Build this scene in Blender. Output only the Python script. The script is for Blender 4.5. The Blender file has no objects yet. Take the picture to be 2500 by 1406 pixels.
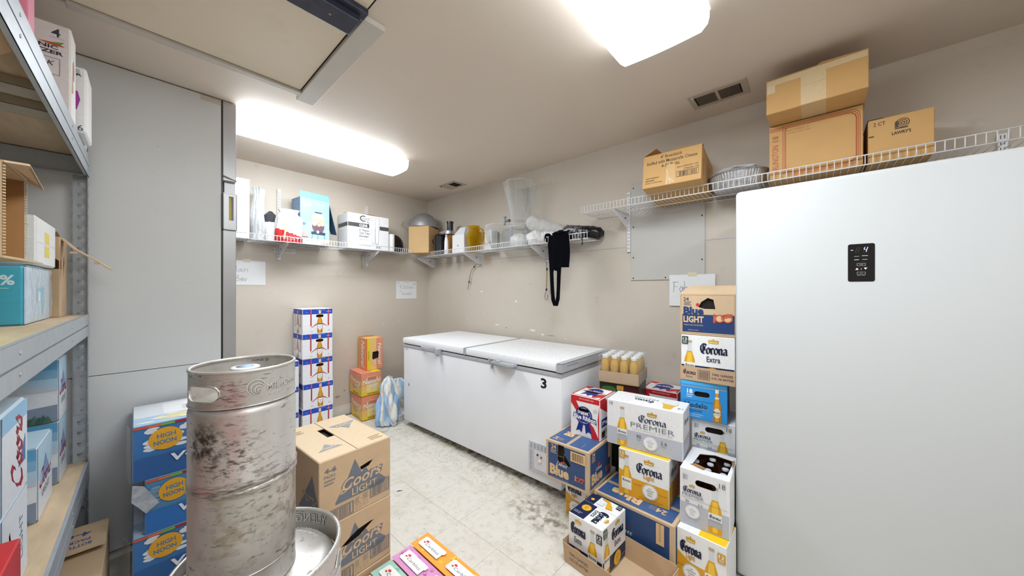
import bpy, bmesh, math, random
from mathutils import Vector, Matrix, noise
from mathutils.geometry import tessellate_polygon
random.seed(7)
R = math.radians
scn = bpy.context.scene
COL = scn.collection
# ------------------------------------------------------------------ camera
YAW = math.atan(920/820)
cam_d = bpy.data.cameras.new('camera'); cam = bpy.data.objects.new('camera', cam_d); COL.objects.link(cam)
cam.location = (0, 0, 1.315); cam.rotation_euler = (R(90), 0, -YAW)
cam_d.sensor_width = 36; cam_d.lens = 36*820/2500; cam_d.shift_y = 4/2500; cam_d.clip_start = 0.02
scn.camera = cam
# ------------------------------------------------------------------ world, exposure
w = bpy.data.worlds.new('world'); scn.world = w; w.use_nodes = True
w.node_tree.nodes['Background'].inputs[0].default_value = (.9, .93, 1, 1)
w.node_tree.nodes['Background'].inputs[1].default_value = 0.3
vs = scn.view_settings
vs.view_transform = 'Standard'; vs.look = 'None'; vs.gamma = 1; vs.use_curve_mapping = False
vs.exposure = 0.11
LENS_POWER = 24.0         # emission of the two fluorescent fixtures and the added rear fill
REAR_POWER = 7.0
CEIL = 2.441; WX = 2.5; WY = 3.68; PY = 2.61; LX = -0.82; RY = -2.3

# ------------------------------------------------------------------ materials
def lin(c):
    if isinstance(c, str): c = tuple(int(c[i:i+2], 16) for i in (0, 2, 4))
    f = lambda v: v/12.92 if v <= .04045 else ((v+.055)/1.055)**2.4
    return tuple(f(x/255) for x in c) + (1,)
MATS = {}
def mat(name, c, rough=.55, metal=0, var=.06, nscale=30, bump=0, bscale=120, emit=0, dark=None, aniso=None, alpha=None, spec=None):
    """procedural principled material: colour broken by noise, fine bump"""
    if name in MATS: return MATS[name]
    m = bpy.data.materials.new(name); m.use_nodes = True; MATS[name] = m
    nt = m.node_tree; b = nt.nodes['Principled BSDF']; L = nt.links
    col = lin(c)
    tc = nt.nodes.new('ShaderNodeTexCoord')
    src = tc.outputs['Object']
    if aniso:
        mp = nt.nodes.new('ShaderNodeMapping'); mp.inputs['Scale'].default_value = aniso
        L.new(src, mp.inputs[0]); src = mp.outputs[0]
    n = nt.nodes.new('ShaderNodeTexNoise'); n.inputs['Scale'].default_value = nscale; n.inputs['Detail'].default_value = 4
    L.new(src, n.inputs['Vector'])
    r = nt.nodes.new('ShaderNodeValToRGB')
    r.color_ramp.elements[0].position = .3; r.color_ramp.elements[1].position = .7
    d = lin(dark) if dark else tuple(x*(1-2*var) for x in col[:3]) + (1,)
    r.color_ramp.elements[0].color = d; r.color_ramp.elements[1].color = col
    L.new(n.outputs['Fac'], r.inputs[0]); L.new(r.outputs[0], b.inputs['Base Color'])
    b.inputs['Roughness'].default_value = rough; b.inputs['Metallic'].default_value = metal
    if spec is not None: b.inputs['Specular IOR Level'].default_value = spec
    if bump:
        n2 = nt.nodes.new('ShaderNodeTexNoise'); n2.inputs['Scale'].default_value = bscale; n2.inputs['Detail'].default_value = 3
        L.new(src, n2.inputs['Vector'])
        bp = nt.nodes.new('ShaderNodeBump'); bp.inputs['Strength'].default_value = bump; bp.inputs['Distance'].default_value = .004
        L.new(n2.outputs['Fac'], bp.inputs['Height']); L.new(bp.outputs[0], b.inputs['Normal'])
    if emit:
        b.inputs['Emission Color'].default_value = col; b.inputs['Emission Strength'].default_value = emit
    if alpha is not None: b.inputs['Alpha'].default_value = alpha
    return m
def ink(c, rough=.45):
    return mat('ink_'+(c if isinstance(c, str) else '%02x%02x%02x' % c), c, rough, var=.03, nscale=60)
def clear_mat(name, tint, fac, rough=.08, bump=0, bscale=40, body=None, top=.55):
    """thin clear plastic or glass: transparent tint mixed with a glossy/white coat"""
    if name in MATS: return MATS[name]
    m = bpy.data.materials.new(name); m.use_nodes = True; MATS[name] = m
    nt = m.node_tree; L = nt.links; nt.nodes.remove(nt.nodes['Principled BSDF'])
    out = nt.nodes['Material Output']
    tr = nt.nodes.new('ShaderNodeBsdfTransparent'); tr.inputs[0].default_value = lin(tint)
    gl = nt.nodes.new('ShaderNodeBsdfPrincipled'); gl.inputs['Base Color'].default_value = lin(body or (235, 238, 240))
    gl.inputs['Roughness'].default_value = rough
    lw = nt.nodes.new('ShaderNodeLayerWeight'); lw.inputs['Blend'].default_value = .35
    mr = nt.nodes.new('ShaderNodeMapRange'); mr.inputs['To Min'].default_value = fac; mr.inputs['To Max'].default_value = min(1, fac+top)
    tc = nt.nodes.new('ShaderNodeTexCoord'); n = nt.nodes.new('ShaderNodeTexNoise'); n.inputs['Scale'].default_value = bscale; n.inputs['Detail'].default_value = 3
    L.new(tc.outputs['Object'], n.inputs['Vector'])
    if bump:
        bp = nt.nodes.new('ShaderNodeBump'); bp.inputs['Strength'].default_value = bump; bp.inputs['Distance'].default_value = .01
        L.new(n.outputs['Fac'], bp.inputs['Height']); L.new(bp.outputs[0], gl.inputs['Normal']); L.new(bp.outputs[0], lw.inputs['Normal'])
    mx = nt.nodes.new('ShaderNodeMixShader')
    L.new(lw.outputs['Facing'], mr.inputs['Value']); L.new(mr.outputs[0], mx.inputs[0])
    L.new(tr.outputs[0], mx.inputs[1]); L.new(gl.outputs[0], mx.inputs[2]); L.new(mx.outputs[0], out.inputs[0])
    return m
def stain_mat(name, base, layers, rough=.6, metal=0, bump=0, bscale=100, rvar=0):
    """base colour with stains: layers = (noise scale, axis scale, lo, hi, colour, strength, offset, zmask)"""
    m = bpy.data.materials.new(name); m.use_nodes = True; MATS[name] = m
    nt = m.node_tree; L = nt.links; b = nt.nodes['Principled BSDF']
    tc = nt.nodes.new('ShaderNodeTexCoord')
    rgb = nt.nodes.new('ShaderNodeRGB'); rgb.outputs[0].default_value = lin(base); cur = rgb.outputs[0]
    for (sc, ax, lo, hi, c, st, off, box) in layers:
        mp = nt.nodes.new('ShaderNodeMapping'); mp.inputs['Scale'].default_value = ax; mp.inputs['Location'].default_value = off
        L.new(tc.outputs['Object'], mp.inputs[0])
        n = nt.nodes.new('ShaderNodeTexNoise'); n.inputs['Scale'].default_value = sc; n.inputs['Detail'].default_value = 7; n.inputs['Roughness'].default_value = .62
        L.new(mp.outputs[0], n.inputs['Vector'])
        mr = nt.nodes.new('ShaderNodeMapRange'); mr.inputs[1].default_value = lo; mr.inputs[2].default_value = hi; mr.inputs[4].default_value = st
        L.new(n.outputs['Fac'], mr.inputs[0]); fac = mr.outputs[0]
        if box:     # a soft patch: centre, radii in object space
            ctr, rad = box
            m2 = nt.nodes.new('ShaderNodeMapping'); m2.vector_type = 'POINT'
            m2.inputs['Scale'].default_value = [1/r_ for r_ in rad]; m2.inputs['Location'].default_value = [-c_/r_ for c_, r_ in zip(ctr, rad)]
            L.new(tc.outputs['Object'], m2.inputs[0])
            ln = nt.nodes.new('ShaderNodeVectorMath'); ln.operation = 'LENGTH'; L.new(m2.outputs[0], ln.inputs[0])
            m3 = nt.nodes.new('ShaderNodeMapRange'); m3.inputs[1].default_value = .45; m3.inputs[2].default_value = 1; m3.inputs[3].default_value = 1; m3.inputs[4].default_value = 0
            L.new(ln.outputs['Value'], m3.inputs[0])
            mu = nt.nodes.new('ShaderNodeMath'); mu.operation = 'MULTIPLY'; L.new(fac, mu.inputs[0]); L.new(m3.outputs[0], mu.inputs[1]); fac = mu.outputs[0]
        mx = nt.nodes.new('ShaderNodeMix'); mx.data_type = 'RGBA'; L.new(fac, mx.inputs[0]); L.new(cur, mx.inputs[6]); mx.inputs[7].default_value = lin(c)
        cur = mx.outputs[2]
    L.new(cur, b.inputs['Base Color']); b.inputs['Roughness'].default_value = rough; b.inputs['Metallic'].default_value = metal
    if bump:
        n = nt.nodes.new('ShaderNodeTexNoise'); n.inputs['Scale'].default_value = bscale; n.inputs['Detail'].default_value = 4
        L.new(tc.outputs['Object'], n.inputs['Vector'])
        bp = nt.nodes.new('ShaderNodeBump'); bp.inputs['Strength'].default_value = bump; bp.inputs['Distance'].default_value = .003
        L.new(n.outputs['Fac'], bp.inputs['Height']); L.new(bp.outputs[0], b.inputs['Normal'])
    return m

one = (1, 1, 1)
M_wall = stain_mat('wall_paint', (202, 192, 179), [(1.2, one, .35, .75, (190, 179, 166), .6, (0, 0, 0), None),
    (9, (1, 1, 1), .62, .8, (150, 140, 130), .35, (3, 1, 0), None)], rough=.55, bump=.15, bscale=60)
M_ceil = stain_mat("ceiling_paint", (222, 209, 195), [(1.0, one, .4, .8, (212, 198, 183), .5, (0, 0, 0), None),
    (30, (1, 1, 1), .7, .8, (120, 105, 90), .3, (3, 1, 0), None)], rough=.6, bump=.2, bscale=25)
M_panel = stain_mat('grey_door_paint', (214, 215, 214), [(2, (1, 1, .6), .4, .8, (205, 206, 206), .6, (0, 0, 0), None),
    (14, (.5, .5, 5), .66, .74, (90, 90, 92), .6, (1, 4, 0), ((.27, 2.6, 1.31), (.22, 1, .05))),
    (30, (1, 1, 1), .68, .76, (110, 110, 112), .5, (5, 4, 0), None)], rough=.38, bump=.05, bscale=20)
M_steel = mat('stainless_steel', (182, 181, 182), .36, .5, .05, 6, bump=.03, bscale=20, aniso=(1, 1, .6))
M_rack = mat('galvanised_grey_steel', (172, 178, 184), .42, .25, .05, 25)
M_rackdark = mat('slot_shadow', (60, 62, 66), .7, 0)
M_board = mat('particle_board', (206, 182, 150), .7, 0, .09, 14, bump=.1, aniso=(3, .6, 1))
M_card = mat('kraft_cardboard', (196, 166, 132), .72, 0, .05, 9, bump=.1, bscale=70, aniso=(1, 1, 2))
M_card2 = mat('pale_kraft_cardboard', (205, 178, 144), .7, 0, .04, 9, bump=.08, bscale=70)
M_cardin = mat('cardboard_inside', (168, 122, 74), .8, 0, .06, 9)
M_wire = mat('white_coated_wire', (228, 228, 230), .35, 0, .02)
M_white = mat('white_enamel', (236, 237, 240), .3, 0, .02, 4)
M_fridge = mat('fridge_white', (203, 205, 206), .5, 0, .01, 2, spec=.3)
M_lidw = stain_mat('lid_white', (236, 237, 239), [(60, (1, 2.2, 1), .57, .67, (110, 108, 105), .75, (0, 0, 0), ((1.42, .35, .85), (.62, .46, .2))),
    (40, (1, 3, 1), .66, .72, (150, 148, 145), .35, (4, 0, 0), None)], rough=.4)
M_grey = mat('grey_plastic', (178, 179, 186), .4, 0, .04)
M_black = mat('black_plastic', (18, 18, 20), .35, 0, .1)
M_dark = mat('dark_void', (12, 11, 11), .9)
M_bwall = mat('baseboard_vinyl', (224, 221, 214), .5, 0, .08, 12)
M_film = clear_mat('clear_film', (252, 253, 255), .03, .10, bump=.5, bscale=26, top=.30)
M_glass = clear_mat('clear_glass', (252, 253, 253), .015, .03, body=(240, 242, 244), top=.34)
M_bag = clear_mat('milky_plastic_bag', (240, 242, 245), .38, .25, bump=1.0, bscale=34)

# ------------------------------------------------------------------ mesh helpers
def obj(name, bm, mats, parent=None, smooth=False, loc=None, rz=0):
    me = bpy.data.meshes.new(name)
    if smooth:
        for f in bm.faces: f.smooth = True
    bm.to_mesh(me); bm.free()
    if not isinstance(mats, (list, tuple)): mats = [mats]
    for m in mats: me.materials.append(m)
    if smooth and hasattr(me, 'set_sharp_from_angle'): me.set_sharp_from_angle(angle=R(38))
    o = bpy.data.objects.new(name, me); COL.objects.link(o)
    if parent: o.parent = parent
    if loc: o.location = loc
    if rz: o.rotation_euler = (0, 0, rz)
    return o
def tag(o, label=None, cat=None, group=None, kind=None):
    if label: o['label'] = label
    if cat: o['category'] = cat
    if group: o['group'] = group
    if kind: o['kind'] = kind
    return o
def thing(name, label, cat, loc=(0, 0, 0), rz=0, group=None):
    o = bpy.data.objects.new(name, None); o.empty_display_size = .05; COL.objects.link(o)
    o.location = loc; o.rotation_euler = (0, 0, rz)
    return tag(o, label, cat, group)
def dup(root, loc, rz=None, label=None, group=None, name=None):
    r = root.copy(); COL.objects.link(r); r.location = loc
    if rz is not None: r.rotation_euler = (0, 0, rz)
    if label: r['label'] = label
    if group: r['group'] = group
    for ch in list(root.children):
        c = ch.copy(); COL.objects.link(c); c.parent = r
        for g in list(ch.children):
            d = g.copy(); COL.objects.link(d); d.parent = c
    return r
def bx(bm, x0, y0, z0, x1, y1, z1, mi=0, bev=0):
    vs_ = [bm.verts.new(p) for p in ((x0, y0, z0), (x1, y0, z0), (x1, y1, z0), (x0, y1, z0), (x0, y0, z1), (x1, y0, z1), (x1, y1, z1), (x0, y1, z1))]
    fs = []
    for q in ((0, 3, 2, 1), (4, 5, 6, 7), (0, 1, 5, 4), (1, 2, 6, 5), (2, 3, 7, 6), (3, 0, 4, 7)):
        f = bm.faces.new([vs_[i] for i in q]); f.material_index = mi; fs.append(f)
    if bev:
        es = set(e for f in fs for e in f.edges)
        r = bmesh.ops.bevel(bm, geom=list(es), offset=bev, segments=2, affect='EDGES', profile=.6, material=-1)
    return fs
def box(name, x0, y0, z0, x1, y1, z1, m, parent=None, bev=0, smooth=False):
    bm = bmesh.new(); bx(bm, x0, y0, z0, x1, y1, z1, 0, bev)
    return obj(name, bm, m, parent, smooth)
def slab(bm, pts, t, mi=0):
    """a sheet of thickness t from a polygon of 3-D points"""
    pts = [Vector(p) for p in pts]; n = (pts[1]-pts[0]).cross(pts[2]-pts[0]).normalized()*t
    a = [bm.verts.new(p) for p in pts]; b = [bm.verts.new(p-n) for p in pts]
    f = bm.faces.new(a); f.material_index = mi
    f = bm.faces.new(b[::-1]); f.material_index = mi
    for i in range(len(a)):
        j = (i+1) % len(a); f = bm.faces.new((a[i], b[i], b[j], a[j])); f.material_index = mi
def tube(bm, pts, r, n=8, mi=0, close=False, rs=None):
    pts = [Vector(p) for p in pts]; rings = []
    for i, p in enumerate(pts):
        if close: t = pts[(i+1) % len(pts)]-pts[i-1]
        else: t = pts[min(i+1, len(pts)-1)]-pts[max(i-1, 0)]
        t.normalize(); up = Vector((0, 0, 1)) if abs(t.z) < .95 else Vector((1, 0, 0))
        a = t.cross(up).normalized(); b = t.cross(a)
        rr = rs[i] if rs else r
        rings.append([bm.verts.new(p+(a*math.cos(2*math.pi*k/n)+b*math.sin(2*math.pi*k/n))*rr) for k in range(n)])
    m_ = len(rings)
    for i in range(m_ if close else m_-1):
        A, B = rings[i], rings[(i+1) % m_]
        for k in range(n):
            f = bm.faces.new((A[k], A[(k+1) % n], B[(k+1) % n], B[k])); f.material_index = mi; f.smooth = True
    if not close:
        for q in (rings[0][::-1], rings[-1]):
            f = bm.faces.new(q); f.material_index = mi
def lathe(bm, prof, n=48, c=(0, 0, 0), mi=0, a0=0, a1=2*math.pi, cap=True, wob=None):
    full = abs(a1-a0-2*math.pi) < 1e-6; rings = []
    for r, z in prof:
        ring = []
        for k in range(n if full else n+1):
            a = a0+(a1-a0)*k/n; rr = r*(wob(a, z) if wob else 1)
            ring.append(bm.verts.new((c[0]+rr*math.cos(a), c[1]+rr*math.sin(a), c[2]+z)))
        rings.append(ring)
    for A, B in zip(rings, rings[1:]):
        for k in range(len(A) if full else len(A)-1):
            j = (k+1) % len(A)
            f = bm.faces.new((A[k], A[j], B[j], B[k])); f.material_index = mi; f.smooth = True
    if cap and full:
        if prof[0][0] > 1e-4: bm.faces.new(rings[0][::-1]).material_index = mi
        if prof[-1][0] > 1e-4: bm.faces.new(rings[-1]).material_index = mi
def disc_pts(cx, cy, rx, ry, n=20, a0=0):
    return [(cx+rx*math.cos(a0+2*math.pi*k/n), cy+ry*math.sin(a0+2*math.pi*k/n)) for k in range(n)]

# ------------------------------------------------------------------ flat print: text and drawing on a face
TXT = {}
def text_mesh(s, bold=0, ext=0):
    key = (s, bold, ext)
    if key in TXT: return TXT[key]
    cu = bpy.data.curves.new('t', 'FONT'); cu.body = s; cu.size = 1; cu.resolution_u = 2; cu.offset = bold; cu.extrude = ext
    o = bpy.data.objects.new('t', cu); COL.objects.link(o)
    dg = bpy.context.evaluated_depsgraph_get(); me = o.evaluated_get(dg).to_mesh()
    vs_ = [tuple(v.co) for v in me.vertices]; fs = [tuple(p.vertices) for p in me.polygons]
    o.evaluated_get(dg).to_mesh_clear(); bpy.data.objects.remove(o); bpy.data.curves.remove(cu)
    x0 = min(v[0] for v in vs_); x1 = max(v[0] for v in vs_); y0 = min(v[1] for v in vs_); y1 = max(v[1] for v in vs_)
    TXT[key] = ([(v[0]-x0, v[1]-y0, v[2]) for v in vs_], fs, x1-x0, y1-y0)
    return TXT[key]
# pen strokes, letters about one unit high
BL = {  # broad-nib blackletter
 'C': (.66, [[(.66, .84), (.5, .97), (.3, .97), (.12, .78), (.08, .45), (.2, .12), (.42, .0), (.66, .12)], [(.34, .9), (.34, .14)], [(.5, .72), (.5, .3)]]),
 'o': (.44, [[(.2, .6), (.05, .46), (.05, .13), (.2, .0), (.36, .13), (.36, .46), (.2, .6)]]),
 'r': (.36, [[(.0, .54), (.09, .5), (.09, .06), (.16, .0)], [(.09, .44), (.22, .6), (.32, .48)]]),
 'n': (.46, [[(.0, .54), (.09, .5), (.09, .06), (.15, .0)], [(.09, .44), (.24, .6), (.34, .48), (.34, .06), (.42, .0)]]),
 'a': (.44, [[(.06, .5), (.2, .6), (.33, .48), (.33, .06), (.41, .0)], [(.33, .34), (.14, .3), (.05, .14), (.15, .0), (.32, .12)]])}
SC = {  # running script
 'C': (.62, [[(.6, .72), (.66, .88), (.52, 1.0), (.3, .9), (.1, .55), (.06, .2), (.22, .0), (.45, .06), (.62, .28)]]),
 'o': (.4, [[(.22, .5), (.06, .32), (.1, .06), (.26, .04), (.36, .28), (.22, .5), (.28, .4), (.42, .44)]]),
 'r': (.34, [[(.0, .3), (.14, .52), (.2, .44), (.28, .46), (.22, .1), (.34, .08)]]),
 's': (.34, [[(.0, .2), (.2, .55), (.26, .3), (.2, .04), (.04, .06), (.1, .16)]])}
HW = {  # thin handwriting
 'K': (.6, [[(.1, 1), (.05, 0)], [(.5, .95), (.08, .45), (.5, 0)]]), 'i': (.2, [[(.1, .5), (.08, 0)], [(.12, .7), (.13, .74)]]),
 't': (.35, [[(.2, .85), (.15, .05), (.28, 0)], [(.0, .58), (.34, .6)]]), 'c': (.4, [[(.36, .45), (.18, .52), (.04, .28), (.14, .02), (.36, .08)]]),
 'h': (.42, [[(.08, 1), (.06, 0)], [(.06, .35), (.22, .52), (.32, .4), (.33, 0)]]), 'e': (.4, [[(.04, .26), (.34, .3), (.22, .52), (.06, .36), (.12, .03), (.36, .06)]]),
 'n': (.42, [[(.05, .5), (.05, 0)], [(.05, .34), (.2, .52), (.32, .4), (.34, 0)]]), 'o': (.42, [[(.2, .52), (.04, .28), (.18, 0), (.36, .24), (.2, .52)]]),
 'w': (.55, [[(.0, .5), (.12, 0), (.25, .4), (.36, 0), (.5, .52)]]), 'l': (.2, [[(.1, 1), (.08, 0)]]), 's': (.36, [[(.32, .48), (.1, .46), (.08, .3), (.3, .2), (.26, .02), (.02, .03)]]),
 'M': (.75, [[(.02, 0), (.1, .95), (.33, .3), (.6, 1), (.68, 0)]]), 'a': (.42, [[(.34, .42), (.18, .52), (.04, .24), (.16, 0), (.34, .3), (.34, .45), (.38, 0)]]),
 'B': (.6, [[(.08, .95), (.06, 0)], [(.02, .92), (.4, .88), (.36, .6), (.1, .5), (.5, .38), (.42, .06), (.04, .02)]]), 'v': (.4, [[(.0, .5), (.16, 0), (.36, .52)]]),
 'F': (.55, [[(.12, .95), (.08, 0)], [(.0, .92), (.5, .95)], [(.08, .5), (.4, .52)]]), 'b': (.42, [[(.06, 1), (.05, 0), (.3, .04), (.36, .34), (.2, .48), (.05, .36)]]), ' ': (.35, [])}
class Canvas:
    """draws on a w x h face; each drawing lies a hair above the one before"""
    def __init__(s, w, h, base, rad=.0025):
        s.rim = base if isinstance(base, bpy.types.Material) and ('steel' in base.name or 'plastic' in base.name) else M_cardin
        s.w, s.h = w, h; s.bm = bmesh.new(); s.k = 0; s.mats = []; s.holes = []
        s.poly([(rad, rad), (w-rad, rad), (w-rad, h-rad), (rad, h-rad)], base)
    def mi(s, c):
        m = c if isinstance(c, bpy.types.Material) else ink(c)
        if m not in s.mats: s.mats.append(m)
        return s.mats.index(m)
    def _z(s): z = s.k*.00022; s.k += 1; return z
    def poly(s, pts, c, holes=()):
        z = s._z(); mi = s.mi(c); loops = [list(pts)]+[list(h) for h in holes]
        flat = [p for l in loops for p in l]
        vs_ = [s.bm.verts.new((p[0], p[1], z)) for p in flat]
        if len(pts) <= 4 and not holes:
            s.bm.faces.new(vs_).material_index = mi; return
        for t in tessellate_polygon([[Vector((p[0], p[1], 0)) for p in l] for l in loops]):
            try: s.bm.faces.new([vs_[i] for i in t]).material_index = mi
            except ValueError: pass
    def rect(s, x0, y0, x1, y1, c): s.poly([(x0, y0), (x1, y0), (x1, y1), (x0, y1)], c)
    def frame(s, x0, y0, x1, y1, t, c):
        s.poly([(x0, y0), (x1, y0), (x1, y1), (x0, y1)], c, [[(x0+t, y0+t), (x0+t, y1-t), (x1-t, y1-t), (x1-t, y0+t)]])
    def ell(s, cx, cy, rx, ry, c, n=20): s.poly(disc_pts(cx, cy, rx, ry, n), c)
    def ring(s, cx, cy, r, t, c, n=22, sy=1): s.poly(disc_pts(cx, cy, r, r*sy, n), c, [disc_pts(cx, cy, r-t, (r-t)*sy, n)[::-1]])
    def text(s, t, cx, cy, h, c, wd=None, bold=0, shear=0, rot=0, align='c'):
        """h: glyph height in metres, wd: fit to this width"""
        vs_, fs, tw, th = text_mesh(t, bold); ky = h/th; kx = wd/tw if wd else ky
        z = s._z(); mi = s.mi(c); ca, sa = math.cos(rot), math.sin(rot)
        ox = {'c': -tw*kx/2, 'l': 0, 'r': -tw*kx}[align]
        nv = []
        for v in vs_:
            x = v[0]*kx+ox+(v[1]-th/2)*ky*shear; y = (v[1]-th/2)*ky
            nv.append(s.bm.verts.new((cx+x*ca-y*sa, cy+x*sa+y*ca, z)))
        for f in fs:
            try: s.bm.faces.new([nv[i] for i in f]).material_index = mi
            except ValueError: pass
    def pen(s, lines, nib, ang, c, r=None):
        """strokes; nib: half width; ang: nib angle, None for a round pen"""
        z = s._z(); mi = s.mi(c)
        for ln in lines:
            for a, b in zip(ln, ln[1:]):
                if ang is None:
                    d = Vector((b[0]-a[0], b[1]-a[1])); d = d.normalized() if d.length else Vector((1, 0))
                    n = Vector((-d.y, d.x))*nib; e = d*nib*.4
                else:
                    n = Vector((math.cos(ang), math.sin(ang)))*nib; e = Vector((0, nib*.28))
                    q = [(a[0]-n.x, a[1]-n.y-e.y), (a[0]+n.x, a[1]+n.y-e.y), (a[0]+n.x, a[1]+n.y+e.y), (a[0]-n.x, a[1]-n.y+e.y)]
                    s.bm.faces.new([s.bm.verts.new((p[0], p[1], z)) for p in q]).material_index = mi
                    e = Vector((0, 0))
                q = [(a[0]-n.x-e.x, a[1]-n.y-e.y), (b[0]-n.x+e.x, b[1]-n.y+e.y), (b[0]+n.x+e.x, b[1]+n.y+e.y), (a[0]+n.x-e.x, a[1]+n.y-e.y)]
                s.bm.faces.new([s.bm.verts.new((p[0], p[1], z)) for p in q]).material_index = mi
    def script(s, t, font, cx, cy, h, c, wd=None, nib=.07, ang=None, rot=0, shear=0):
        tot = sum(font[ch][0] for ch in t); kx = wd/tot if wd else h; x = 0; lines = []
        ca, sa = math.cos(rot), math.sin(rot)
        for ch in t:
            for ln in font[ch][1]:
                o = []
                for p in ln:
                    X = (x+p[0]-tot/2)*kx+(p[1]-.5)*h*shear; Y = (p[1]-.5)*h; o.append((cx+X*ca-Y*sa, cy+X*sa+Y*ca))
                lines.append(o)
            x += font[ch][0]
        s.pen(lines, nib*h, (ang+rot) if ang is not None else None, c)
    def corona(s, cx, cy, h, wd, c='0e1c3f', rot=0): s.script('Corona', BL, cx, cy, h, c, wd, .085, R(32), rot)
    def crown(s, cx, cy, w_, h, c='c9992f', rot=0):
        P = [(-.42, -.5), (.42, -.5), (.5, .1), (.36, .28), (.3, .0), (.2, .36), (.1, .02), (.06, .5), (-.06, .5), (-.1, .02), (-.2, .36), (-.3, .0), (-.36, .28), (-.5, .1)]
        ca, sa = math.cos(rot), math.sin(rot)
        f = lambda p: (cx+p[0]*w_*ca-p[1]*h*sa, cy+p[0]*w_*sa+p[1]*h*ca)
        s.poly([f(p) for p in P], c)
        s.poly([f(p) for p in ((-.36, -.36), (.36, -.36), (.34, -.22), (-.34, -.22))], 'f4e6b0')
    def bottle(s, cx, y0, h, kind='corona', label='f3f1ea', lab2=None, rot=0):
        q = h*(.125 if kind == 'corona' else .105)
        ca, sa = math.cos(rot), math.sin(rot)
        f = lambda pts: [(cx+x*ca-y*sa, y0+x*sa+y*ca) for x, y in pts]
        def sym(half): return f([(x*q, y*h) for x, y in half]+[(-x*q, y*h) for x, y in half[::-1]])
        prof = [(.95, 0), (1, .02), (1, .44), (.9, .53), (.55, .66), (.43, .74), (.4, .97), (.42, 1)]
        if kind == 'corona':
            s.poly(sym(prof), 'd5dadd'); s.poly(sym([(.95, 0), (1, .02), (1, .44), (.9, .53), (.55, .66), (.47, .71)]), 'dca021')
            s.poly(sym([(.35, .02), (.5, .44), (.4, .66), (.2, .68)]), 'f0c440')
            s.poly(sym([(.43, .93), (.45, .99)]), 'b9a58a')
        else:
            s.poly(sym(prof), 'c07d14'); s.poly(sym([(.4, .02), (.55, .44), (.42, .62), (.25, .9)]), 'e3a127')
            s.poly(sym([(.44, .86), (.42, .97)]), 'e9eaf0')
        if kind == 'corona': s.poly(sym([(1, .13), (1, .42)]), label)
        else: s.poly(f([(q*.88*math.cos(t), h*.27+h*.145*math.sin(t)) for t in [2*math.pi*k/20 for k in range(20)]]), label)
        if lab2: s.poly(sym([(1, .13), (1, .27)]), lab2)
        return q
    def barcode(s, x0, y0, x1, y1, c, n=22, fr=.0018):
        if fr: s.frame(x0, y0, x1, y1, fr, c)
        rnd = random.Random(int(x0*1000)); x = x0+(x1-x0)*.1
        while x < x1-(x1-x0)*.1:
            wd = rnd.choice((1, 1, 2, 3))*(x1-x0)*.009; s.rect(x, y0+(y1-y0)*.1, x+wd, y1-(y1-y0)*.1, c); s.k -= 1
            x += wd+rnd.choice((1, 2, 3))*(x1-x0)*.011
        s.k += 1
    def lines(s, x0, x1, y, n, dy, c, t=.0011):
        for i in range(n): s.rect(x0, y-i*dy, x1-(i % 2)*(x1-x0)*.15, y-i*dy+t, c); s.k -= 1
        s.k += 1
    def finish(s, O, u, v, n_, out, mats, lift=0, mapf=None):
        """cut the holes, then carry the drawing to the face frame O,u,v,n of the bmesh out"""
        bm = s.bm
        for H in s.holes:
            area = sum(H[i][0]*H[(i+1) % len(H)][1]-H[(i+1) % len(H)][0]*H[i][1] for i in range(len(H)))
            if area < 0: H = H[::-1]
            pl = []
            for i in range(len(H)):
                a, b = H[i], H[(i+1) % len(H)]; nn = Vector((b[1]-a[1], a[0]-b[0], 0)).normalized()
                bmesh.ops.bisect_plane(bm, geom=bm.verts[:]+bm.edges[:]+bm.faces[:], plane_co=(a[0], a[1], 0), plane_no=nn, dist=1e-7)
                pl.append((Vector((a[0], a[1], 0)), nn))
            dead = [f for f in bm.faces if all((f.calc_center_median()-p).dot(q) < 0 for p, q in pl)]
            bmesh.ops.delete(bm, geom=dead, context='FACES')
            ci = s.mi(s.rim)
            for i in range(len(H)):
                a, b = H[i], H[(i+1) % len(H)]
                bm.faces.new([bm.verts.new(p) for p in ((a[0], a[1], 0), (b[0], b[1], 0), (b[0], b[1], -.003), (a[0], a[1], -.003))]).material_index = ci
        idx = []
        for m in s.mats:
            if m not in mats: mats.append(m)
            idx.append(mats.index(m))
        O, u, v, n_ = Vector(O), Vector(u), Vector(v), Vector(n_); mp = {}
        for vv in bm.verts: mp[vv] = out.verts.new(mapf(vv.co) if mapf else O+u*vv.co.x+v*vv.co.y+n_*(vv.co.z+lift))
        for f in bm.faces:
            try: out.faces.new([mp[x] for x in f.verts]).material_index = idx[f.material_index]
            except ValueError: pass
        bm.free()
FR = lambda w_, d, h: {'front': ((0, 0, 0), (1, 0, 0), (0, 0, 1), (0, -1, 0), w_, h), 'right': ((w_, 0, 0), (0, 1, 0), (0, 0, 1), (1, 0, 0), d, h),
    'back': ((w_, d, 0), (-1, 0, 0), (0, 0, 1), (0, 1, 0), w_, h), 'left': ((0, d, 0), (0, -1, 0), (0, 0, 1), (-1, 0, 0), d, h),
    'top': ((0, 0, h), (1, 0, 0), (0, 1, 0), (0, 0, 1), w_, d), 'bottom': ((0, d, 0), (1, 0, 0), (0, -1, 0), (0, 0, -1), w_, d)}
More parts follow.
